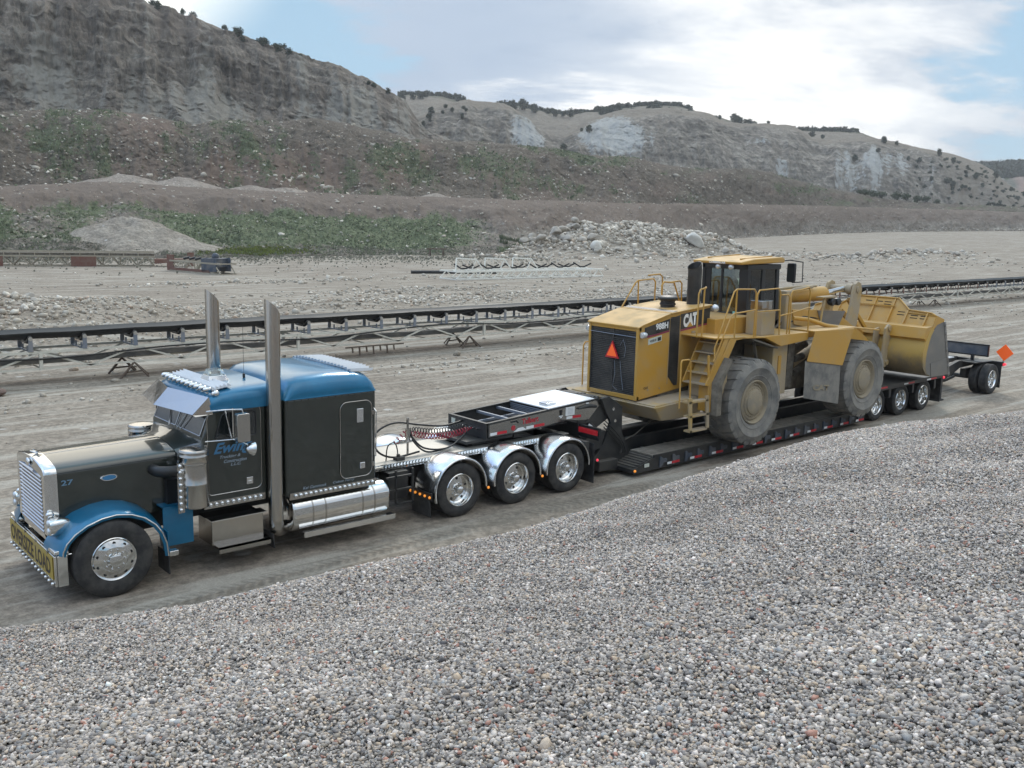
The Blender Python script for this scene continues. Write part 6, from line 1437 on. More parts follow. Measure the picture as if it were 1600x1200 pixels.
gx = np.linspace(-14, 36, 500); gy = np.concatenate([np.linspace(-30, -12, 50), np.linspace(-11.9, -1.6, 180)])
XX, YY = np.meshgrid(gx, gy); ZZ = pile(XX, YY)-.012
m = bpy.data.materials.new('gravel_bed'); m.use_nodes = True; T = NT(m.node_tree); b = T.n['Principled BSDF']
pos = T.new('ShaderNodeNewGeometry').outputs['Position']
vo = T.new('ShaderNodeTexVoronoi', feature='F1'); T.put(vo.inputs['Vector'], pos); vo.inputs['Scale'].default_value = 30
rs = T.new('ShaderNodeSeparateColor'); T.l.new(vo.outputs['Color'], rs.inputs[0])
c = T.mix(rs.outputs[0], (.16, .152, .142, 1), (.44, .41, .37, 1)); c = T.mix(T.ramp(vo.outputs['Distance'], .35, .8), c, (.08, .075, .07, 1))
T.put(b.inputs['Base Color'], c); b.inputs['Roughness'].default_value = .85
bn_ = T.new('ShaderNodeBump'); bn_.inputs['Strength'].default_value = .8; bn_.inputs['Distance'].default_value = .02; bn_.invert = True
T.put(bn_.inputs['Height'], vo.outputs['Distance']); T.put(b.inputs['Normal'], bn_.outputs[0])
o = mesh_np('gravel_pile', np.stack([XX, YY, ZZ], -1).reshape(-1, 3), grid_faces(len(gy), len(gx)), m); tag(o, 'big stockpile of mixed grey gravel filling the foreground', None, kind='structure')
# pebbles
mp = bpy.data.materials.new('pebble_stone'); mp.use_nodes = True; T = NT(mp.node_tree); b = T.n['Principled BSDF']
at = T.new('ShaderNodeAttribute', attribute_name='tint'); pos = T.new('ShaderNodeNewGeometry').outputs['Position']
nz = T.ramp(T.noise(pos, 90, 3, .6), .25, .75, .82, 1.15); vv = T.new('ShaderNodeVectorMath', operation='SCALE'); T.l.new(at.outputs['Color'], vv.inputs[0]); T.put(vv.inputs[3], nz)
T.put(b.inputs['Base Color'], vv.outputs[0]); b.inputs['Roughness'].default_value = .62; b.inputs['Specular IOR Level'].default_value = .4
ph = (1+5**.5)/2; ICO = np.array([(-1, ph, 0), (1, ph, 0), (-1, -ph, 0), (1, -ph, 0), (0, -1, ph), (0, 1, ph), (0, -1, -ph), (0, 1, -ph), (ph, 0, -1), (ph, 0, 1), (-ph, 0, -1), (-ph, 0, 1)])/math.hypot(1, ph)
ICOF = np.array([(0, 11, 5), (0, 5, 1), (0, 1, 7), (0, 7, 10), (0, 10, 11), (1, 5, 9), (5, 11, 4), (11, 10, 2), (10, 7, 6), (7, 1, 8), (3, 9, 4), (3, 4, 2), (3, 2, 6), (3, 6, 8), (3, 8, 9), (4, 9, 5), (2, 4, 11), (6, 2, 10), (8, 6, 7), (9, 8, 1)])
OCT = np.array([(1, 0, 0), (-1, 0, 0), (0, 1, 0), (0, -1, 0), (0, 0, 1), (0, 0, -1)], float); OCTF = np.array([(0, 2, 4), (2, 1, 4), (1, 3, 4), (3, 0, 4), (2, 0, 5), (1, 2, 5), (3, 1, 5), (0, 3, 5)])
PAL = np.array([(.32, .31, .29), (.23, .225, .215), (.42, .41, .385), (.18, .175, .172), (.50, .48, .455), (.37, .325, .265), (.28, .30, .31), (.26, .245, .21), (.66, .64, .61), (.33, .19, .15), (.09, .09, .095), (.44, .37, .28)])
PW = np.array([.19, .17, .15, .11, .07, .09, .07, .06, .022, .022, .03, .03]); PW /= PW.sum(); PAL = np.clip(PAL*[1.19, 1.07, .99], 0, .85)
def stones(name, P, size, base, basef, label, mt, flat=(.35, .75), pal=PAL, pw=PW, tiltmax=1.5, smooth=False, jit=.38, kind='stuff', bright=None):
    n = len(P); k = len(base)
    v = base[None]*(1+jit*rng.uniform(-1, 1, (n, k, 1)))
    sc = np.stack([np.ones(n), rng.uniform(.5, .92, n), rng.uniform(*flat, n)], -1)*size[:, None]/2
    v = v*sc[:, None, :]
    a = rng.uniform(0, 2*np.pi, n); t = rng.normal(0, .35, n)*tiltmax; ca, sa, ct, s_t = np.cos(a), np.sin(a), np.cos(t), np.sin(t)
    Rz = np.zeros((n, 3, 3)); Rz[:, 0, 0] = ca; Rz[:, 0, 1] = -sa; Rz[:, 1, 0] = sa; Rz[:, 1, 1] = ca; Rz[:, 2, 2] = 1
    Rx = np.zeros((n, 3, 3)); Rx[:, 0, 0] = 1; Rx[:, 1, 1] = ct; Rx[:, 1, 2] = -s_t; Rx[:, 2, 1] = s_t; Rx[:, 2, 2] = ct
    b2 = rng.uniform(0, 2*np.pi, n); Rb = np.zeros((n, 3, 3)); Rb[:, 0, 0] = np.cos(b2); Rb[:, 0, 1] = -np.sin(b2); Rb[:, 1, 0] = np.sin(b2); Rb[:, 1, 1] = np.cos(b2); Rb[:, 2, 2] = 1
    v = np.einsum('nij,njk,nkl,nml->nmi', Rb, Rx, Rz, v, optimize=True)+P[:, None, :]
    F = (basef[None]+(np.arange(n)*k)[:, None, None]).reshape(-1, 3)
    ci = rng.choice(len(pal), n, p=pw); col = pal[ci]*rng.uniform(.8, 1.25, (n, 1))
    if bright is not None: col = col*bright[:, None]
    col = np.concatenate([np.clip(col, 0, .85), np.ones((n, 1))], 1); col = np.repeat(col, k, 0)
    o = mesh_np(name, v.reshape(-1, 3), F, mt, smooth=smooth, attrs={'tint': ('POINT', col)}); 
    if label: tag(o, label, None, kind=kind)
    return o
def gravel_points(n, x0, x1, y0, y1):
    x = rng.uniform(x0, x1, n); y = rng.uniform(y0, y1, n); return x, y
GD = 3900
x, y = gravel_points(int(GD*34*12), -7, 27, -16., -4.)
yc = ycrest(x); az_ = np.arctan2(x-CAM[0], y-CAM[1]); dist = np.hypot(x-CAM[0], y-CAM[1])
keep = (y < yc+.45) & (dist > 2.2) & (dist < 28) & (az_-YAW > R(-38)) & (az_-YAW < R(52)) & ((np.abs(az_-YAW) < R(36)) | (rng.uniform(0, 1, len(x)) < .45))
x, y, dist = x[keep], y[keep], dist[keep]
cluster = fbm(x*.8, y*.8, 2, 3, seed=77); sz = np.clip(rng.lognormal(math.log(.0222), .30, len(x))*(1+.3*cluster), .010, .075)
P = np.stack([x, y, pile(x, y)+sz*rng.uniform(-.05, .28, len(x))], -1); br = 1+.22*fbm(x*.6, y*.9, 9, 4, seed=78)
near = dist < 9
off_ = np.abs(np.arctan2(P[:, 0]-CAM[0], P[:, 1]-CAM[1])-YAW) > R(36); sz = sz*np.where(off_, 1.5, 1.)
stones('gravel_stones', P[near], sz[near], ICO, ICOF, 'loose mixed gravel stones covering the near part of the stockpile', mp, bright=br[near])
stones('gravel_stones', P[~near], sz[~near]*1.15, OCT, OCTF, 'loose mixed gravel stones covering the far part of the stockpile', mp, bright=br[~near])
x, y = gravel_points(26000, -6, 26, -6.5, -2.); yc = ycrest(x); keep = (y > yc) & (rng.uniform(0, 1, len(x)) < np.clip(1.3-(y-yc)/3.6, .03, 1)); x, y = x[keep], y[keep]; sz = rng.lognormal(math.log(.045), .3, len(x))
stones('gravel_stones', np.stack([x, y, np.maximum(pile(x, y), gheight(x, y))+sz*.1], -1), sz, OCT, OCTF, 'loose gravel stones on the steep flank of the stockpile', mp)

# ---- loose stones over the dirt yard
def yard(n, cx, cy, rx, ry, s0, sg, pale=False, gauss=True):
    if gauss: x = rng.normal(cx, rx, n); y = rng.normal(cy, ry, n)
    else: x = rng.uniform(cx-rx, cx+rx, n); y = rng.uniform(cy-ry, cy+ry, n)
    sz = np.clip(rng.lognormal(math.log(s0), sg, n), .02, 1.4); z = gheight(x, y)+sz*.12
    return np.stack([x, y, z], -1), sz
SP = np.array([(.38, .355, .31), (.47, .45, .405), (.29, .265, .225), (.60, .58, .53), (.37, .30, .24)])*[1.02, .96, .89]; SW = np.array([.34, .24, .24, .1, .08])
sets = [yard(1100, 25, 10, 45, 9, .05, .5, gauss=False), yard(1000, 40, 30, 55, 14, .09, .55, gauss=False), yard(1400, 45, 50, 60, 28, .13, .55, gauss=False), yard(900, 24, 37, 9, 1.3, .16, .5), yard(1200, 33, 40, 10, 1.6, .15, .5), yard(500, 36, 46, 6, 1.5, .16, .5),
        yard(900, 52, 36, 7, 2, .15, .4), yard(250, 32, 58, 8, .9, .22, .4), yard(350, 70, 46, 12, 3, .20, .5), yard(500, 95, 75, 30, 12, .22, .6), yard(400, 125, 88, 16, 4, .35, .6), yard(400, 168, 77, 14, 4, .5, .5), yard(250, 150, 60, 20, 12, .35, .5), yard(700, 26, 15.5, 16, .8, .09, .5), yard(300, 88, 21.5, 12, 3, .16, .5), yard(200, 60, 14, 10, 2, .10, .5)]
P = np.vstack([s[0] for s in sets]); sz = np.concatenate([s[1] for s in sets]); ok = ~((P[:, 1] < 4.2) & (P[:, 1] > -2.6) & (P[:, 0] < 33)) | (sz < .05); P, sz = P[ok], sz[ok]
sz = np.where(P[:, 1] < 55, np.minimum(sz, .42), sz)
stones('loose_stones', P, sz, ICO, ICOF, 'scattered pale stones lying over the dirt yard', mp, pal=SP, pw=SW, flat=(.4, .8))
P, sz = yard(5200, 3.5, 31, 4.6, 3.2, .10, .6); P2, s2 = yard(1200, 13, 34, 3.2, 1.5, .11, .5); sz = np.minimum(sz, .38); 
stones('mound_stones', np.vstack([P, P2]), np.concatenate([sz, s2]), ICO, ICOF, 'rounded cobbles mixed into the dirt mound behind the conveyor', mp, pal=SP, pw=SW, flat=(.5, .85))
P, sz = yard(5200, 118, 94.5, 13, 4.2, .42, .5)
stones('rubble_stones', P, sz, ICO, ICOF, 'small broken rubble between the boulders of the big heap', mp, pal=SP, pw=SW, flat=(.55, .95))
# stones on the slopes
def on_layer(name, n, tf, uf, s0, sg, lab, pal=SP, pw=SW, nm='slope_stones', flat=(.5, .9), dens=None):
    U, T_, V, mk = LAYERS[name]; nr_, nu = T_.shape
    t = rng.uniform(tf[0], tf[1], n*3); u = rng.uniform(uf[0], uf[1], n*3)
    i = np.clip(np.searchsorted(T_[:, 0], t), 1, nr_-1); j = np.clip(np.searchsorted(U, u), 1, nu-1); P = V[i, j]*.5+V[i-1, j-1]*.5
    P = P+rng.normal(0, .2, P.shape)*[1, 1, 0]
    w = np.ones(len(P)) if dens is None else dens(mk[i, j], P, u, t)
    k = rng.uniform(0, 1, len(P)) < w; P = P[k][:n]; return P, np.clip(rng.lognormal(math.log(s0), sg, len(P)), .04, 3)
P, sz = on_layer('terrace', 2600, (.15, 1.25), (0, 1600), .28, .5, ''); Pb, sb_ = on_layer('spoil_slope', 3000, (.0, 1.), (0, 1150), .42, .5, '')
Pc, sc2 = on_layer('terrace', 1500, (.0, .25), (850, 1650), .45, .5, ''); P = np.vstack([P, Pc]); sz = np.concatenate([sz, sc2])
stones('slope_stones', np.vstack([P, Pb]), np.concatenate([sz, sb_]), ICO, ICOF, 'pale stones strewn over the terrace and the spoil bank', mp, pal=SP, pw=SW)

# ---- boulders of the rubble heap (each one a thing)
def rock_mesh(seed, sub=3, rough=.32, sq=.75):
    bm = bmesh.new(); bmesh.ops.create_icosphere(bm, subdivisions=sub, radius=.5); vs = np.array([v.co[:] for v in bm.verts])
    r = np.random.default_rng(seed)
    for _ in range(9):                                       # chop flat faces
        d = r.normal(size=3); d /= np.linalg.norm(d); lim = r.uniform(.30, .44); p = vs@d; vs = vs-np.outer(np.clip(p-lim, 0, None), d)
    vs = vs*(1+rough*.35*fbm(vs[:, 0]*3, vs[:, 1]*3, vs[:, 2]*3+seed, 3, seed=seed)[:, None]); vs[:, 2] *= sq
    for v, p in zip(bm.verts, vs): v.co = p
    me = bpy.data.meshes.new('boulder'); 
    for f in bm.faces: f.smooth = True
    for e in bm.edges: e.smooth = e.calc_face_angle(0) < R(28)
    bm.to_mesh(me); bm.free(); return me
MB1 = mat('boulder_stone', (.42, .375, .315), .85, var=.28, vscale=.9, bump=.4, bscale=5, dust=.5, dcol=(.25, .22, .185), dscale=.8)
MB2 = mat('white_boulder_stone', (.58, .55, .49), .8, var=.12, vscale=.8, bump=.3, bscale=4)
rms = [rock_mesh(100+i) for i in range(6)]
for me in rms: me.materials.append(MB1)
rocks = []
def boulder(x, y, s, zoff=.22, label=None, group='boulders of the rubble heap', me=None, cat='boulder', sc=None):
    me = me or rms[len(rocks) % 6]; o = bpy.data.objects.new('boulder', me); COL.objects.link(o)
    z = float(gheight(np.array([x]), np.array([y]))[0]); o.location = (x, y, z+s*zoff); o.rotation_euler = (random.uniform(-.4, .4), random.uniform(-.4, .4), random.uniform(0, 6.28))
    o.scale = sc or (s*random.uniform(.85, 1.25), s*random.uniform(.8, 1.1), s*random.uniform(.7, 1.05)); tag(o, label or 'grey tan boulder lying in the big rubble heap behind the loader', cat, group); rocks.append(o); return o
for i in range(26):     # pile of larger rounded rocks at the left end
    a = random.uniform(0, 1); boulder(97.5+random.uniform(-3, 7), 101-random.uniform(0, 9)-.0, random.uniform(1.0, 1.9), .22+random.uniform(0, .9)*(1-abs(a-.5)), 'rounded tan boulder stacked at the left end of the rubble heap', 'rounded boulders at the left end of the heap')
for i in range(75): boulder(random.gauss(118, 12), random.gauss(92.5, 4), random.uniform(.6, 1.5))
for i in range(34): boulder(random.gauss(170, 13), random.gauss(76, 3), random.uniform(.6, 1.5), .25, 'tan rock in the low stone row on the right of the yard', 'rocks of the low row')
for i in range(16): boulder(random.gauss(4, 4.), random.gauss(30, 2.5), random.uniform(.28, .5), .25, 'rounded cobble on the dirt mound behind the conveyor at left', 'large cobbles on the mound')
wm = rock_mesh(300, sq=.6); wm.materials.append(MB2)
s = boulder(123, 88.0, 3.4, .30, 'large whitish slab boulder leaning on the rubble heap', None, wm, sc=(3.6, 2.2, 3.6)); s.rotation_euler = (.5, .55, -.6)
if 'group' in s: del s['group']
wm2 = rock_mesh(301, sq=.8); wm2.materials.append(MB2)
s = boulder(100.5, 88.8, 1.7, .35, 'squarish whitish boulder at the front foot of the rubble heap', None, wm2, sc=(2.2, 1.8, 2.1))
if 'group' in s: del s['group']

# ================================================================ belt conveyor
cv = thing('belt_conveyor', 'long low black belt conveyor on a cream truss running behind the truck', 'conveyor', (30, 19.3, 0))
CX0, CX1, YN, YF = -14., 118., 18.72, 19.92
YM = (YN+YF)/2
def cz(x): return 1.02+.0*x
b = MB(); xs = np.arange(CX0, CX1+.1, 1.)
prof = [(-.60, .47), (-.55, .42), (-.30, .27), (.30, .27), (.55, .42), (.60, .47), (.61, .50), (.55, .46), (.28, .30), (-.28, .30), (-.55, .46), (-.61, .50)]
b.loft([[(x, YM+y, 1.14+z+.012*math.sin(x*2.1)) for y, z in prof] for x in xs]); b.build('carrying_belt', M['belt'], cv, smooth=40)
b = MB(); b.loft([[(x, YM-.50, .66+.02*math.sin(x*.9)), (x, YM+.50, .66+.02*math.sin(x*.9)), (x, YM+.52, .72+.02*math.sin(x*.9)), (x, YM-.52, .82+.02*math.sin(x*.9))] for x in xs]); b.build('return_belt', M['beltunder'], cv)
b = MB()
for y in (YN, YF):
    b.bar((CX0, y, 1.02), (CX1, y, 1.02), .06, .08); b.bar((CX0, y, .50), (CX1, y, .50), .045, .06)
x = CX0; k = 0
while x < CX1-1.5:
    for y in (YN, YF):
        b.bar((x, y, .50 if k % 2 else 1.0), (x+1.5, y, 1.0 if k % 2 else .50), .045, .055)
        if k % 6 == 0: b.bar((x, y, .46), (x, y, 1.06), .10, .10)
    b.bar((x, YN, .50), (x, YF, .50), .035)
    if k % 2: b.bar((x, YN, 1.0), (x, YF, 1.0), .035)
    x += 1.5; k += 1
b.build('truss_frame', M['cream'], cv)
def idler():
    o = MB(); o.box(-.035, .035, -.62, .62, 1.03, 1.07)
    for y in (-.64, .64): o.prism([(-.07, 1.05), (.07, 1.05), (.06, 1.45), (0, 1.52), (-.06, 1.45)], 'xz', y-.012, y+.012)
    o.bar((0, -.28, 1.05), (0, -.28, 1.22), .03, .05); o.bar((0, .28, 1.05), (0, .28, 1.22), .03, .05)
    o.mat(1).cyl((0, -.26, 1.335), (0, .26, 1.335), .065, 12); o.cyl((0, -.60, 1.50), (0, -.30, 1.335), .065, 12); o.cyl((0, .60, 1.50), (0, .30, 1.335), .065, 12)
    o.mat(2).cyl((0, -.67, 1.46), (0, -.64, 1.46), .065, 10); o.cyl((0, .615, 1.42), (0, .585, 1.42), .05, 10); return o
id0 = idler().build('idler_frame', [M['roller'], M['blackclean'], M['aludull']], None); id0.parent = cv; id0.location = (2.2-1.55-30, 0+.02, 0)
idr = idler().build('idler_frame', [M['rust'], M['blackclean'], M['aludull']], None); idr.parent = cv; idr.location = (49.4-30, .02, 0); idr['label'] = 'rusty red idler frame'
i = 0; x = -6.; first = True
while x < 112:
    red = 46 < x < 72
    c = (idr if red else id0).copy(); COL.objects.link(c); c.parent = cv; c.location = (x-30, YM-19.3, 0); x += 1.62; i += 1
id0.location = (-7.62-30, YM-19.3, 0); idr.location = (x-30, YM-19.3, 0)
b, _ = hosep([(CX0+i*3.1, YN-.06, .93+.09*math.sin(i*1.9)+.05*math.sin(i*.7)) for i in range(26)], .028, M['hose']); b.build('power_cable', M['hose'], cv, smooth=60)
def stand(x, z=.48):
    for y in (YN, YF):
        b = MB()
        for dx, dy in ((-.55, -.25), (.35, -.35), (-.25, .3), (.5, .1)): b.bar((x, y, z), (x+dx, y+dy, .0), .05, .05)
        b.bar((x-.3, y-.1, .16), (x+.3, y-.1, .18), .05); b.build('support_stand', M['darkrust'], cv)
for x in (6.9, 21.2, 43.5, 63.5, 92): stand(x)
b = MB()
for i in range(7): x = 15.2+i*.32; b.bar((x, YN-.25, .40), (x+.03, YN-.25, .08 if i % 2 else .2), .05)
b.bar((14.9, YN-.25, .42), (17.6, YN-.25, .42), .05); b.build('hanging_steel_offcuts', M['darkrust'], cv)

# ---- truss section with idlers lying in the yard
def truss(name, label, cat, P0, P1, depth, h, mt, bays=12, posts=False):
    P0, P1 = Vector(P0), Vector(P1); L = (P1-P0).length; d = (P1-P0).normalized(); n_ = Vector((-d.y, d.x, 0))
    t = thing(name, label, cat, tuple((P0+P1)/2))
    b = MB(); w = .15
    for k in (0, 1):
        o = P0+n_*depth*k
        for z in (.04, h): b.bar(o+Vector((0, 0, z)), o+d*L+Vector((0, 0, z)), w)
        for i in range(bays):
            a = o+d*L*i/bays; c = o+d*L*(i+1)/bays; m_ = (a+c)/2
            b.bar(a+Vector((0, 0, .04)), m_+Vector((0, 0, h)), .09); b.bar(m_+Vector((0, 0, h)), c+Vector((0, 0, .04)), .09)
            if posts: b.bar(a+Vector((0, 0, .04)), a+Vector((0, 0, h)), .06)
    for i in range(bays+1):
        a = P0+d*L*i/bays
        for z in (.04, h): b.bar(a+Vector((0, 0, z)), a+n_*depth+Vector((0, 0, z)), .08)
        if i < bays: b.bar(a+Vector((0, 0, h)), a+d*L/bays+n_*depth+Vector((0, 0, h)), .035)
    b.build('truss_frame', mt, t); return t, P0, d, n_, L
t1, P0, d, n_, L = truss('truss_section', 'whitish lattice truss section with black V idlers lying on the yard behind the conveyor', 'truss', (47.6, 54.2, 0), (65.2, 53.2, 0), 2.6, .72, M['whitesteel'], 13)
for i in range(11):
    o = P0+d*(1.2+i*1.42)+n_*(1.0 if i % 2 == 0 else 1.7)
    b = MB()
    b.bar(o+Vector((-.45, .5, 1.35 if i % 2 == 0 else 1.2)), o+Vector((0, 0, .95)), .13); b.bar(o+Vector((0, 0, .95)), o+Vector((.5, -.1, .95)), .13); b.bar(o+Vector((.5, -.1, .95)), o+Vector((.95, -.6, 1.30)), .13); b.build('idler', M['blackclean'], t1)
for i in range(3):
    o = P0+d*(1.6+i*3.2)+n_*1.2; b = MB(); z = Vector((0, 0, .72)); T1 = o+Vector((-.6, .3, 1.85)); T2 = o+Vector((1.3, -.2, 1.75))
    b.bar(o+Vector((-.9, 0, 0))+z, T1, .10); b.bar(T1, T2, .12); b.bar(T2, o+Vector((1.9, -.6, 0))+z, .10); b.bar(T2, o+Vector((.9, 0, 0))+z, .09); b.bar(T1, o+Vector((-.1, .9, 0))+z, .09)
    for q in range(5): b.bar(T1.lerp(T2, q/4)+Vector((0, 0, -.05)), T1.lerp(T2, q/4)+Vector((.25, -.2, -.45)), .03)
    b.build('return_roller_bracket', M['whitesteel'], t1)
b = MB(); b.cyl((49.3, 63.6, .16), (57.5, 60.4, .16), .17, 14); b.lathe([(0, 0)], (0, 0, 0), 'x', 3) if False else None
pp = b.build('black_pipe', M['belt'], None, smooth=50); tag(pp, 'black plastic pipe lying on the dirt left of the cream truss section', 'pipe')
# ---- old conveyor far left
t2, P0, d, n_, L = truss('old_conveyor', 'old cream and rusty red conveyor section lying at the far left foot of the bank', 'conveyor', (6.0, 90.5, 0), (31.0, 81.2, 0), 1.5, 1.0, M['oldcream'], 17, True)
b = MB()
for i in range(20): o = P0+d*(.5+i*1.3); b.bar(o+Vector((0, 0, 1.0)), o+Vector((0, 0, 1.42)), .07)
b.bar(P0+Vector((0, 0, 1.42)), P0+d*L+Vector((0, 0, 1.42)), .10); b.bar(P0+n_*1.5+Vector((0, 0, 1.42)), P0+d*L+n_*1.5+Vector((0, 0, 1.42)), .10); b.build('upper_rail', M['oldcream'], t2)
b = MB(); b.bar(P0+n_*.7+Vector((0, 0, 1.15)), P0+d*L+n_*.7+Vector((0, 0, 1.15)), 1.1, .3); b.build('old_belt', M['mud'], t2)
for fr in (.42, .72):
    o = P0+d*L*fr-n_*.05; b = MB(); b.bar(o+Vector((0, 0, .5)), o+d*2.2+Vector((0, 0, .5)), .06, .95); b.build('rusty_panel', M['rust'], t2)
o = P0+d*L; b = MB(); b.hexa([o+Vector((0, 0, .3)), o+d*3.2+Vector((0, 0, .55)), o+d*3.2+n_*1.4+Vector((0, 0, .55)), o+n_*1.4+Vector((0, 0, .3)), o+Vector((0, 0, .75)), o+d*3.2+Vector((0, 0, .8)), o+d*3.2+n_*1.4+Vector((0, 0, .8)), o+n_*1.4+Vector((0, 0, .75))])
b.bar(o+d*3.1+Vector((0, 0, .75)), o+d*3.7+Vector((0, 0, .75)), .12, 1.3); b.bar(o+d*3.1+n_*.9+Vector((0, 0, .75)), o+d*3.7+n_*.9+Vector((0, 0, .75)), .12, 1.3); b.build('rusty_tail_section', M['rust'], t2)
# ---- blue drive section
t3, P0, d, n_, L = truss('conveyor_drive_section', 'short rusty cream conveyor end with a dark blue housing on the dirt', 'conveyor', tuple(at_z(266, 423)), tuple(at_z(345, 430)), 1.6, .95, M['oldcream'], 4, True)
b = MB(); o = P0-d*.4; b.bar(o+Vector((0, 0, .8)), o+d*1.0+Vector((0, 0, .8)), .12, 1.4); b.bar(o+Vector((0, 0, .2)), o+d*6.5+Vector((0, 0, .2)), .1, .3); b.build('rusty_end_plate', M['rust'], t3)
b = MB(); o = P0+d*4.9; b.bar(o+Vector((0, 0, .75)), o+d*2.2+Vector((0, 0, .85)), .1, 1.2); b.bar(o+n_*1.5+Vector((0, 0, .75)), o+n_*1.5+d*2.2+Vector((0, 0, .85)), .1, 1.2); b.bar(o+n_*.75+d*.6+Vector((0, 0, 1.0)), o+n_*.75+d*1.8+Vector((0, 0, 1.0)), 1.3, .8); b.sphere(tuple(o+n_*.7+d*1.1+Vector((0, 0, 1.55))), .32, 12, 8); b.build('blue_drive_housing', M['bluegrey'], t3, bevel=.03)
b = MB(); o = P0+d*1.0+n_*.8
for i in range(4): b.cyl(tuple(o+d*i*.9+Vector((0, 0, 1.15))), tuple(o+d*(i*.9+.5)+n_*.3+Vector((0, 0, 1.3))), .12, 8)
b.build('idlers', M['blackclean'], t3)
# ---- rusty trestle
c = at_z(682, 400); t4 = thing('trestle', 'small rusty steel trestle standing in front of the grassy bank', 'trestle', (c[0], c[1], 0))
b = MB(); b.bar((c[0]-1.2, c[1]+.7, 1.0), (c[0]+1.2, c[1]-.7, 1.0), .3, .18); b.build('top_beam', M['darkrust'], t4)
for x, y in ((c[0]-.8, c[1]+.5), (c[0]+.8, c[1]-.5)): b = MB(); b.bar((x, y, 1.0), (x-.35, y-.3, 0), .14); b.bar((x, y, 1.0), (x+.35, y+.3, 0), .14); b.build('leg', M['darkrust'], t4)
b = MB(); b.sphere((2.3, 17.3, .12), (.35, .2, .14), 10, 6); o = b.build('boulder', M['mud'], None); o.data.materials.clear(); o.data.materials.append(mat('brown_stone', (.17, .12, .10), .9)); tag(o, 'single reddish brown rock on the road in front of the conveyor at far left', 'rock')

# ================================================================ vegetation
ML = mat('juniper_foliage', (.028, .040, .022), .9, var=.45, vscale=.6)
MLb = mat('shrub_foliage', (.050, .068, .032), .9, var=.4, vscale=1.5)
MW = mat('bark', (.12, .095, .07), .9)
def crown_np(r, h, n, seed, leaf, base=.15):
    g = np.random.default_rng(seed); cl = g.normal(size=(9, 3)); cl /= np.linalg.norm(cl, axis=1)[:, None]; cl *= g.uniform(.3, .62, (9, 1))
    i = g.integers(0, 9, n); p = cl[i]+g.normal(0, .26, (n, 3)); L = np.linalg.norm(p, axis=1); p = p[L < 1.05]; n = len(p)
    P = p*[r, r, h/2]+[0, 0, h*(.5+base*.5)]
    a = g.normal(size=(n, 3)); a /= np.linalg.norm(a, axis=1)[:, None]; b_ = np.cross(a, g.normal(size=(n, 3))); b_ /= np.linalg.norm(b_, axis=1)[:, None]
    s = leaf*g.uniform(.6, 1.4, (n, 1)); V = np.stack([P-a*s, P+b_*s*.8, P+a*s, P-b_*s*.8], 1).reshape(-1, 3); F = np.arange(n*4).reshape(-1, 4); return V, F
def mesh_only(name, V, F, mt):
    o = mesh_np(name, V, F, mt, smooth=False); me = o.data; bpy.data.objects.remove(o); return me
crowns = [mesh_only('crown', *crown_np(1.0, 1.9+.25*(i % 3), 420, 200+i, .15), ML) for i in range(5)]
shr = [mesh_only('crown', *crown_np(1.0, 1.3, 420, 230+i, .12, 0), MLb) for i in range(3)]
b = MB(); b.tube([(0, 0, -.3), (.03, .02, .5), (0, .05, 1.2)], [.13, .10, .04], 6); tr_o = b.build('trunk', MW, None); trunk_me = tr_o.data; bpy.data.objects.remove(tr_o)
def tree(p, s, label, group, kind='juniper_tree', cat='tree', cm_=None):
    t = thing(kind, label, cat, tuple(p), random.uniform(0, 6.28), group); t.scale = (s, s, s*random.uniform(.85, 1.2))
    c = bpy.data.objects.new('crown', cm_ or random.choice(crowns)); COL.objects.link(c); c.parent = t
    k = bpy.data.objects.new('trunk', trunk_me); COL.objects.link(k); k.parent = t; return t
ORDN = ['leftmost', 'second from the left', 'third from the left', 'fourth from the left', 'fifth from the left', 'sixth from the left', 'seventh from the left', 'eighth from the left', 'ninth from the left', 'tenth from the left', 'eleventh from the left', 'twelfth from the left']
def ordl(i, n):
    if i < min(12, (n+1)//2): return ORDN[i]
    j = n-1-i
    return ('rightmost' if j == 0 else ORDN[j].replace('left', 'right')) if j < 12 else 'middle'
def surf(name, u, v):     # point of a slope seen at an image position (nearest grid vertex)
    U, T_, V, mk = LAYERS[name]; j = int(np.clip(round((u-U[0])/(U[1]-U[0])), 0, len(U)-1)); Pc = V[:, j]-np.array(CAM)
    dep = Pc@CF; vv = 600+FPX*(Pc@CD)/dep; rows = np.where(T_[:, j] <= 1.001)[0]; i = rows[np.argmin(np.abs(vv[rows]-v))]; return V[i, j]
CL = ((195, 4, 1.3), (204, 10, 1.0), (240, 17, 1.9), (247, 18, 1.5), (262, 21, .7), (273, 23, .8), (286, 25, 1.2), (302, 30, 1.6), (352, 50, 1.3), (367, 55, 1.8), (374, 60, 1.9), (381, 65, 1.2), (400, 70, 1.3), (408, 74, 2.1), (414, 76, 2.0), (430, 80, 1.7), (437, 83, 1.8), (444, 84, 1.7), (452, 86, 1.6), (470, 91, .9), (482, 94, .8), (575, 132, 1.0), (584, 137, 1.2), (606, 147, 1.3))
for i, (u, v, s) in enumerate(CL):
    p = surf('cliff', u, v); tree(p-np.array([0, 0, .5]), s*1.05, 'dark juniper, '+ordl(i, len(CL))+' on the skyline of the tall cliff', 'junipers along the cliff top')
for i in range(60):
    u = random.choice((random.uniform(625, 770), random.uniform(780, 900), random.uniform(930, 1080), random.uniform(1100, 1240)))
    v = interp([(600, 158), (640, 151), (700, 151), (760, 166), (830, 172), (900, 182), (1000, 174), (1110, 184), (1240, 212)], np.array([u]))[0]+random.uniform(0, 5)
    p = surf('hill_back', u, v); tree(p-np.array([0, 0, 1]), random.uniform(2.4, 3.8), 'dark juniper in the wooded skyline of the back hills', 'junipers of the wooded skyline')
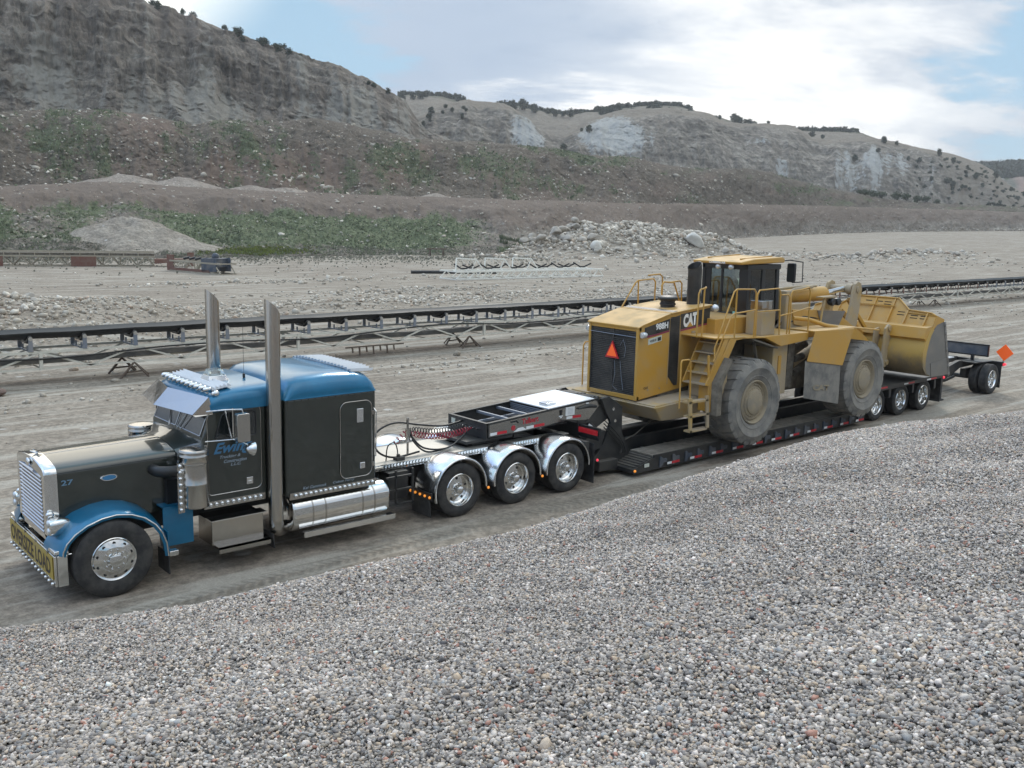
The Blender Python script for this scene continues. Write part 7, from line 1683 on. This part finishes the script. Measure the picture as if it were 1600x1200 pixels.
for i in range(30):
    u = random.choice((random.uniform(655, 700), random.uniform(690, 735), random.uniform(870, 925), random.uniform(1330, 1560), random.uniform(1440, 1560)))
    U0 = {0: 0}; top = interp([(600, 260), (640, 190), (700, 164), (760, 160), (842, 203), (862, 219), (900, 205), (935, 182), (1050, 172), (1205, 194), (1290, 219), (1385, 221), (1500, 245), (1560, 270)], np.array([u]))[0]
    p = surf('hill_front', u, top+random.uniform(2, 26 if u < 1300 else 55)); tree(p-np.array([0, 0, .3]), random.uniform(1.0, 2.3), 'small dark juniper dotted on the bare slope of the front hills', 'junipers dotted on the front hills')
HL = sorted(((1157, 193, 2.6), (1150, 192, 1.8), (1165, 193, 2.0), (1200, 194, 1.5), (1268, 214, 2.6), (1284, 216, 1.7), (1247, 202, 1.5), (1380, 222, 2.4), (1400, 226, 1.8), (1125, 186, 1.5)))
for i, (u, v, s) in enumerate(HL):
    p = surf('hill_front', u, v+1); tree(p-np.array([0, 0, .3]), s, 'dark juniper, '+ordl(i, len(HL))+' on the skyline of the front hills', 'junipers on the front skyline')
# continuous wood on the skyline of the back hills and far ridge
def wood(layer_name, n, us, tt, s0, label, mt):
    U, T_, V, mk = LAYERS[layer_name]; Vs = []; Fs = []; o_ = 0
    for q in range(n):
        u = random.uniform(*random.choice(us)); t = random.uniform(*tt); i = min(int(np.searchsorted(T_[:, 0], t)), T_.shape[0]-1); j = int(np.clip((u-U[0])/(U[1]-U[0]), 0, len(U)-1)); p = V[i, j]
        s = s0*random.uniform(.6, 1.3); a, f = crown_np(s, s*1.7, 60, q, s*.30, 0); Vs.append(a+p-[0, 0, .4*s]); Fs.append(f+o_); o_ += len(a)
    o = mesh_np('juniper_wood', np.vstack(Vs), np.vstack(Fs), mt, smooth=False); tag(o, label, 'wood', kind='stuff')
wood('hill_back', 900, [(625, 715), (780, 900), (890, 1080), (890, 1080), (1240, 1340)], (.93, 1.1), 3.0, 'dark juniper wood covering the tops of the back hills', ML)
wood('far_ridge', 700, [(1470, 1700)], (.55, 1.05), 5.0, 'dark wood covering the far ridge at right', ML)
wood('hill_front', 110, [(1420, 1600), (1480, 1640)], (.05, .7), 1.5, 'scattered dark scrub on the right flank of the hills', ML)
# shrubs at the foot of the hills
BL = sorted(((1352, 298, 3.0, 0), (1375, 301, 3.4, 0), (1400, 302, 3.6, 0), (1365, 300, 2.6, 0), (1432, 306, 2.6, 0), (1446, 305, 2.8, 0), (1465, 305, 2.2, 0), (1345, 296, 2.2, 0), (1415, 303, 3.0, 0)))
for i, (u, v, s, D) in enumerate(BL):
    p = surf('spoil_slope', u, v+8); tree(p, s*.9, 'grey green bush, '+ordl(i, len(BL))+' below the right hills', 'bushes below the right hills', 'bush', 'bush', random.choice(shr))
# weeds and grass
def tufts(name, P, h, label, mt, nb=7, wd=.25, seed=5):
    g = np.random.default_rng(seed); n = len(P); P = np.repeat(P, nb, 0); h = np.repeat(h, nb); m_ = len(P)
    a = g.uniform(0, 6.28, m_); off = np.stack([np.cos(a), np.sin(a), 0*a], -1)*h[:, None]*g.uniform(.1, .9, (m_, 1)); b0 = P+off*.7
    tip = b0+off*.5+np.stack([0*a, 0*a, h*g.uniform(.6, 1.2, m_)], -1); sd = np.stack([-np.sin(a), np.cos(a), 0*a], -1)*h[:, None]*wd
    V = np.stack([b0-sd, b0+sd, tip], 1).reshape(-1, 3); F = np.arange(len(V)).reshape(-1, 3); o = mesh_np(name, V, F, mt, smooth=False); tag(o, label, 'grass', kind='stuff'); return o
MG1 = mat('weed_green', (.170, .195, .118), .9, var=.45, vscale=.25); MG2 = mat('yellow_green_weed', (.17, .20, .045), .9, var=.25, vscale=.8); MG3 = mat('dry_grey_weed', (.20, .195, .150), .9, var=.3, vscale=.8)
dens = lambda mk, P, u, t: np.clip((mk[:, 0]-.28)*1.6, 0, 1)
P, _ = on_layer('terrace', 6500, (.03, .85), (-60, 900), .3, .3, '', dens=dens); tufts('weeds', P, rng.uniform(.12, .30, len(P)), 'green weeds covering the left part of the terrace bank', MG1, 6, .30)
P, _ = on_layer('spoil_slope', 14000, (.02, 1.), (-60, 1300), .3, .3, '', dens=lambda mk, P, u, t: np.clip((mk[:, 0]-.35)*1.3, 0, 1)); tufts('weeds', P, rng.uniform(.25, .6, len(P)), 'low green weeds growing in patches on the spoil bank', MG1, 6, .35, 6)
P, _ = on_layer('terrace', 1100, (.03, .26), (310, 500), .3, .3, '', dens=lambda mk, P, u, t: np.exp(-((t-.10)/.07)**2)*np.exp(-((u-400)/60)**2)); tufts('yellow_weeds', P, rng.uniform(.12, .32, len(P)), 'bright yellow green weeds at the foot of the bank', MG2, 8, .3, 7)
P, _ = on_layer('terrace', 6000, (.0, .22), (-60, 880), .3, .3, ''); U_ = rng.uniform(-40, 860, 3000); P2 = np.array([at_z(u, 401+rng.exponential(4.)+(3 if u < 300 else 0), 0) for u in U_]); P2[:, 2] = gheight(P2[:, 0], P2[:, 1]); P = np.vstack([P, P2])
tufts('dry_weeds', P, rng.uniform(.08, .22, len(P)), 'dry grey weeds in a strip along the foot of the bank', MG3, 7, .22, 8)
P, _ = on_layer('terrace', 90, (.05, .35), (780, 850), .3, .3, ''); tufts('green_bushes', P, rng.uniform(.4, .8, len(P)), 'fresh green bushes in front of the left end of the rubble heap', MG1, 22, .22, 9)
# ================================================================ haze

me = bpy.data.meshes.new('haze'); bm = bmesh.new(); bmesh.ops.create_cube(bm, size=1.)
for v in bm.verts: v.co = (-900 if v.co.x < 0 else 2600, -60 if v.co.y < 0 else 2600, -3 if v.co.z < 0 else 190)
bm.to_mesh(me); bm.free(); ho = bpy.data.objects.new('haze', me); COL.objects.link(ho); ho['kind'] = 'stuff'; ho['label'] = 'thin pale haze over the quarry and hills'
hm_ = bpy.data.materials.new('haze'); hm_.use_nodes = True; T = NT(hm_.node_tree); T.n.clear()
pv = T.new('ShaderNodeVolumePrincipled'); pv.inputs['Color'].default_value = (.97, .97, .97, 1); pv.inputs['Density'].default_value = .0002; pv.inputs['Anisotropy'].default_value = .1
oo = T.new('ShaderNodeOutputMaterial'); T.l.new(pv.outputs[0], oo.inputs['Volume']); me.materials.append(hm_)
